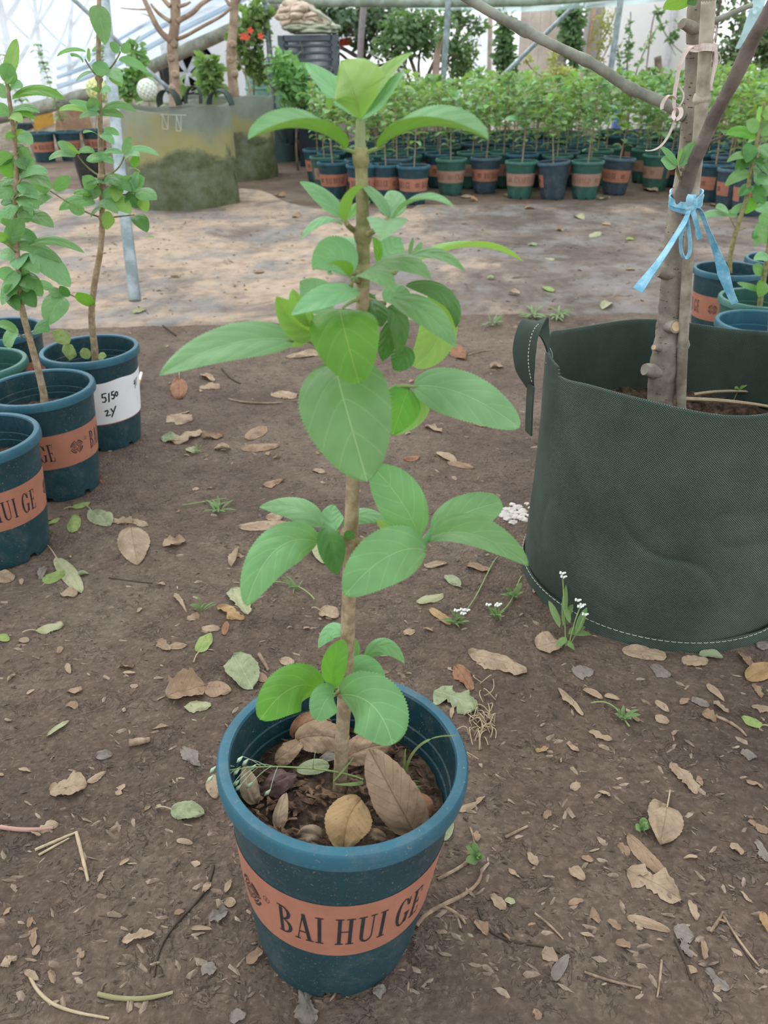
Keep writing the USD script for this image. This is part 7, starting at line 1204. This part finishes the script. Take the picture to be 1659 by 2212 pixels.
tag(obj('cloth_grit', chips(900, lambda r: (r.uniform(-1.8, 2.4), r.uniform(2.9, 5.4)), 3, .008, .03, lambda x, y: float(gz(x, y)) * .7 + .008), simple('cloth_grit_brown', srgb(104, 84, 70), rough=.9, scale=20, col2=srgb(150, 128, 110)), smooth=False, kind='stuff'), 'brown grit and scraps scattered over the tan ground cloth', 'debris')
for c, n, sd in (('tan', 110, 1), ('brown', 90, 2)):
    r = np.random.default_rng(500 + sd); out, uvs = [], []; ar = _area(.45, 2.8)
    for k in range(n):
        x, y = ar(r); L = r.uniform(.008, .026); a = r.uniform(0, 6.28); z = float(gz(x, y)) + .002; B = V(x, y, z); T = B + V(math.cos(a), math.sin(a), 0) * L; T[2] = float(gz(T[0], T[1])) + .002; s0 = r.uniform(0, 9)
        m, uv = leaf_mesh(B, (B + T) / 2 + V(0, 0, .003 * r.random()), T, L * r.uniform(.3, .8), V(r.normal() * .3, r.normal() * .3, 1), fold=r.uniform(-.2, .3), curl=r.uniform(-.5, .5), nu=4, nv=7, wav=.4, seed=k, serr=.1, cut=lambda tt, u: .4 + .9 * meshkit.noise(np.stack([tt[:, None] * 5 + 0 * u, np.sign(u) * 2 + 0 * tt[:, None], 0 * u + 0 * tt[:, None] + s0], -1), 3)); out.append(m); uvs.append(uv)
    tag(obj('leaf_scraps', merge(out), DRY[c], smooth=True, uv=np.vstack(uvs), kind='stuff'), f'small {ADJ[c]} scraps of torn dry leaf strewn over the mud', 'debris')
# ------------------------------------------------------------------ what lies and grows in the front pot
ZT = float((RT @ V(0, 0, .19) + BASE)[2])
def hz(px, py, dz=0.0): return gnd(px, py, ZT + dz)
IN = [((780, 1726, .014), (752, 1770, .032), (742, 1836, .016), 104, 'gold', (.8, .7, -.1), dict(wav=.12, fold=.15), 'golden brown dry leaf at the front inside the pot'),
      ((896, 1800, .006), (856, 1730, .040), (796, 1618, .062), 118, 'brown', (.45, .95, -.25), dict(wav=.16, fold=.25, curl=.25), 'largest brown dry leaf standing up inside the pot'),
      ((640, 1600, .02), (692, 1588, .03), (760, 1606, .02), 74, 'brown', (1, .6, 0), dict(wav=.3, fold=.1), 'wide brown dry leaf left of the stem inside the pot'), ((742, 1640, .012), (790, 1616, .026), (850, 1606, .018), 66, 'brown', (1, .6, .1), dict(wav=.3), 'brown dry leaf right of the stem inside the pot'),
      ((592, 1646, .01), (622, 1622, .022), (655, 1596, .02), 46, 'brown', (1, .4, -.2), dict(wav=.4), 'crumpled brown dry leaf at the back left in the pot'), ((560, 1716, .01), (600, 1686, .024), (640, 1672, .012), 52, 'plum', (.9, .5, -.2), dict(wav=.4, curl=.6), 'dark plum curled leaf at the left in the pot'),
      ((556, 1736, .004), (538, 1700, .020), (532, 1652, .026), 42, 'tan', (.6, .9, .4), dict(wav=.4), 'greyish tan leaf against the left wall in the pot'), ((602, 1796, .004), (604, 1756, .018), (618, 1712, .02), 34, 'tan', (.6, .9, -.2), dict(wav=.3, curl=.6), 'narrow tan leaf upright at the front left in the pot'),
      ((712, 1652, .014), (676, 1656, .018), (640, 1664, .012), 34, 'sage', (1, .5, 0), dict(wav=.1), 'pale sage leaf left of the stem in the pot'), ((862, 1704, .008), (905, 1738, .018), (938, 1764, .008), 62, 'rust', (.9, .5, .3), dict(wav=.2), 'rust-red leaf behind the largest brown one in the pot'),
      ((700, 1818, .004), (672, 1800, .016), (640, 1812, .006), 36, 'tan', (.8, .7, 0), dict(wav=.3), 'small tan leaf at the front rim in the pot'), ((790, 1826, .004), (806, 1806, .016), (836, 1812, .006), 34, 'brown', (.8, .6, 0), dict(wav=.3, curl=.8), 'small curled brown leaf at the front rim in the pot'), ((636, 1590, .012), (664, 1562, .03), (718, 1556, .02), 46, 'rust', (.7, .8, 0), dict(wav=.35, curl=.6), 'rust-red curled leaf at the back in the pot'),
      ((690, 1640, .012), (715, 1632, .016), (735, 1626, .012), 22, 'grey', (1, .5, 0), dict(wav=.3), 'grey shrivelled scrap left of the stem in the pot')]
for b, m_, t_, w, c, n, o, lab in IN:
    B, Mi, T = hz(*b), hz(*m_), hz(*t_); me, uv = leaf_mesh(B, Mi, T, w / pxm(Mi), nd(*n), nu=12, nv=28, pucker=.03, seed=int(b[0]), a=.5, b=.6, **o); lo_ = (RT.T @ (me[0] - BASE).T).T
    rad = np.hypot(lo_[:, 0], lo_[:, 1]); k = np.minimum(1, .1005 / np.maximum(rad, 1e-6)); lo_[:, :2] *= k[:, None]; lo_[:, 2] = np.maximum(lo_[:, 2], .186); me = (mainxf(lo_) + V(0, 0, .003), me[1]); tag(obj('dry_leaf', me, DRY[c], smooth=True, uv=uv), lab, 'leaf')
def chip_in(seed, n):
    def f(r): a = r.uniform(0, 6.28); q = .096 * math.sqrt(r.random()); return q * math.cos(a), q * math.sin(a)
    v, fc = chips(n, f, seed, .005, .016, lambda x, y: .194 + .006 * (1 - (x * x + y * y) / .0105)); return mainxf(v), fc
obj('bark_chips', chip_in(5, 520), CHIP, hero, smooth=False, kind='stuff')
gw = thing('grass_weed', 'green grass blades growing at the right inside the front pot', 'weed', tuple(hz(884, 1702)))
for pts, w in (([(882, 1704, .0), (878, 1660, .03), (905, 1612, .055), (984, 1590, .06)], .0032), ([(880, 1702, .0), (874, 1660, .03), (876, 1618, .05)], .003), ([(872, 1702, .0), (862, 1678, .02), (852, 1662, .024), (830, 1650, .03)], .004), ([(884, 1706, .0), (900, 1700, .012), (918, 1710, .004)], .003), ([(884, 1700, .0), (905, 1690, .01), (880, 1688, .014)], .003)):
    obj('blade', ribbon([hz(*q) for q in pts], V(1, .2, .3), [w, w, w * .8, w * .3], 26, .0004), L_BG if 'x' == 0 else PETIOLE, gw)
gf = thing('grass_weed', 'flowering grass stem with pale spikelets reaching over the left rim of the front pot', 'weed', tuple(hz(784, 1685)))
S_ = [hz(784, 1684, .02), hz(730, 1668, .03), hz(670, 1660, .036), hz(600, 1656, .045), hz(540, 1658, .056), hz(470, 1668, .066)]
obj('stem', tube(S_, [.0011, .0009, .0005], 40, 5), PETIOLE, gf)
for pts, w in (([(784, 1690, .014), (760, 1694, .02), (724, 1694, .02)], .0036), ([(720, 1688, .02), (745, 1660, .04), (764, 1636, .05)], .0035), ([(676, 1660, .036), (678, 1640, .05), (682, 1622, .055)], .002)): obj('blade', ribbon([hz(*q) for q in pts], V(.2, 1, .3), [w, w, w * .3], 18, .0004), PETIOLE, gf)
SPK = simple('pale_spikelet', srgb(178, 202, 170), rough=.6)
for a, b, h in ((460, 1676, .066), (466, 1656, .068), (480, 1688, .062), (496, 1706, .058), (524, 1634, .07), (536, 1640, .066), (516, 1662, .06), (516, 1686, .058), (520, 1696, .055), (545, 1690, .05), (584, 1706, .04), (552, 1652, .056)):
    c = hz(a, b, h); s0 = hz(min(600, a + 40), 1656, .05); obj('spikelet', merge([tube([s0, (s0 + c) / 2 + V(0, 0, .002), c], .0003, 6, 4), tube([c, c + V(-.003, -.001, -.003), c + V(-.006, -.001, -.007)], [.0006, .0019, .0004], 7, 6)]), SPK, gf, smooth=True)
for lab, L in seen_labels.items():
    if len(L) > 1:
        for o in L: tag(o, group=lab)
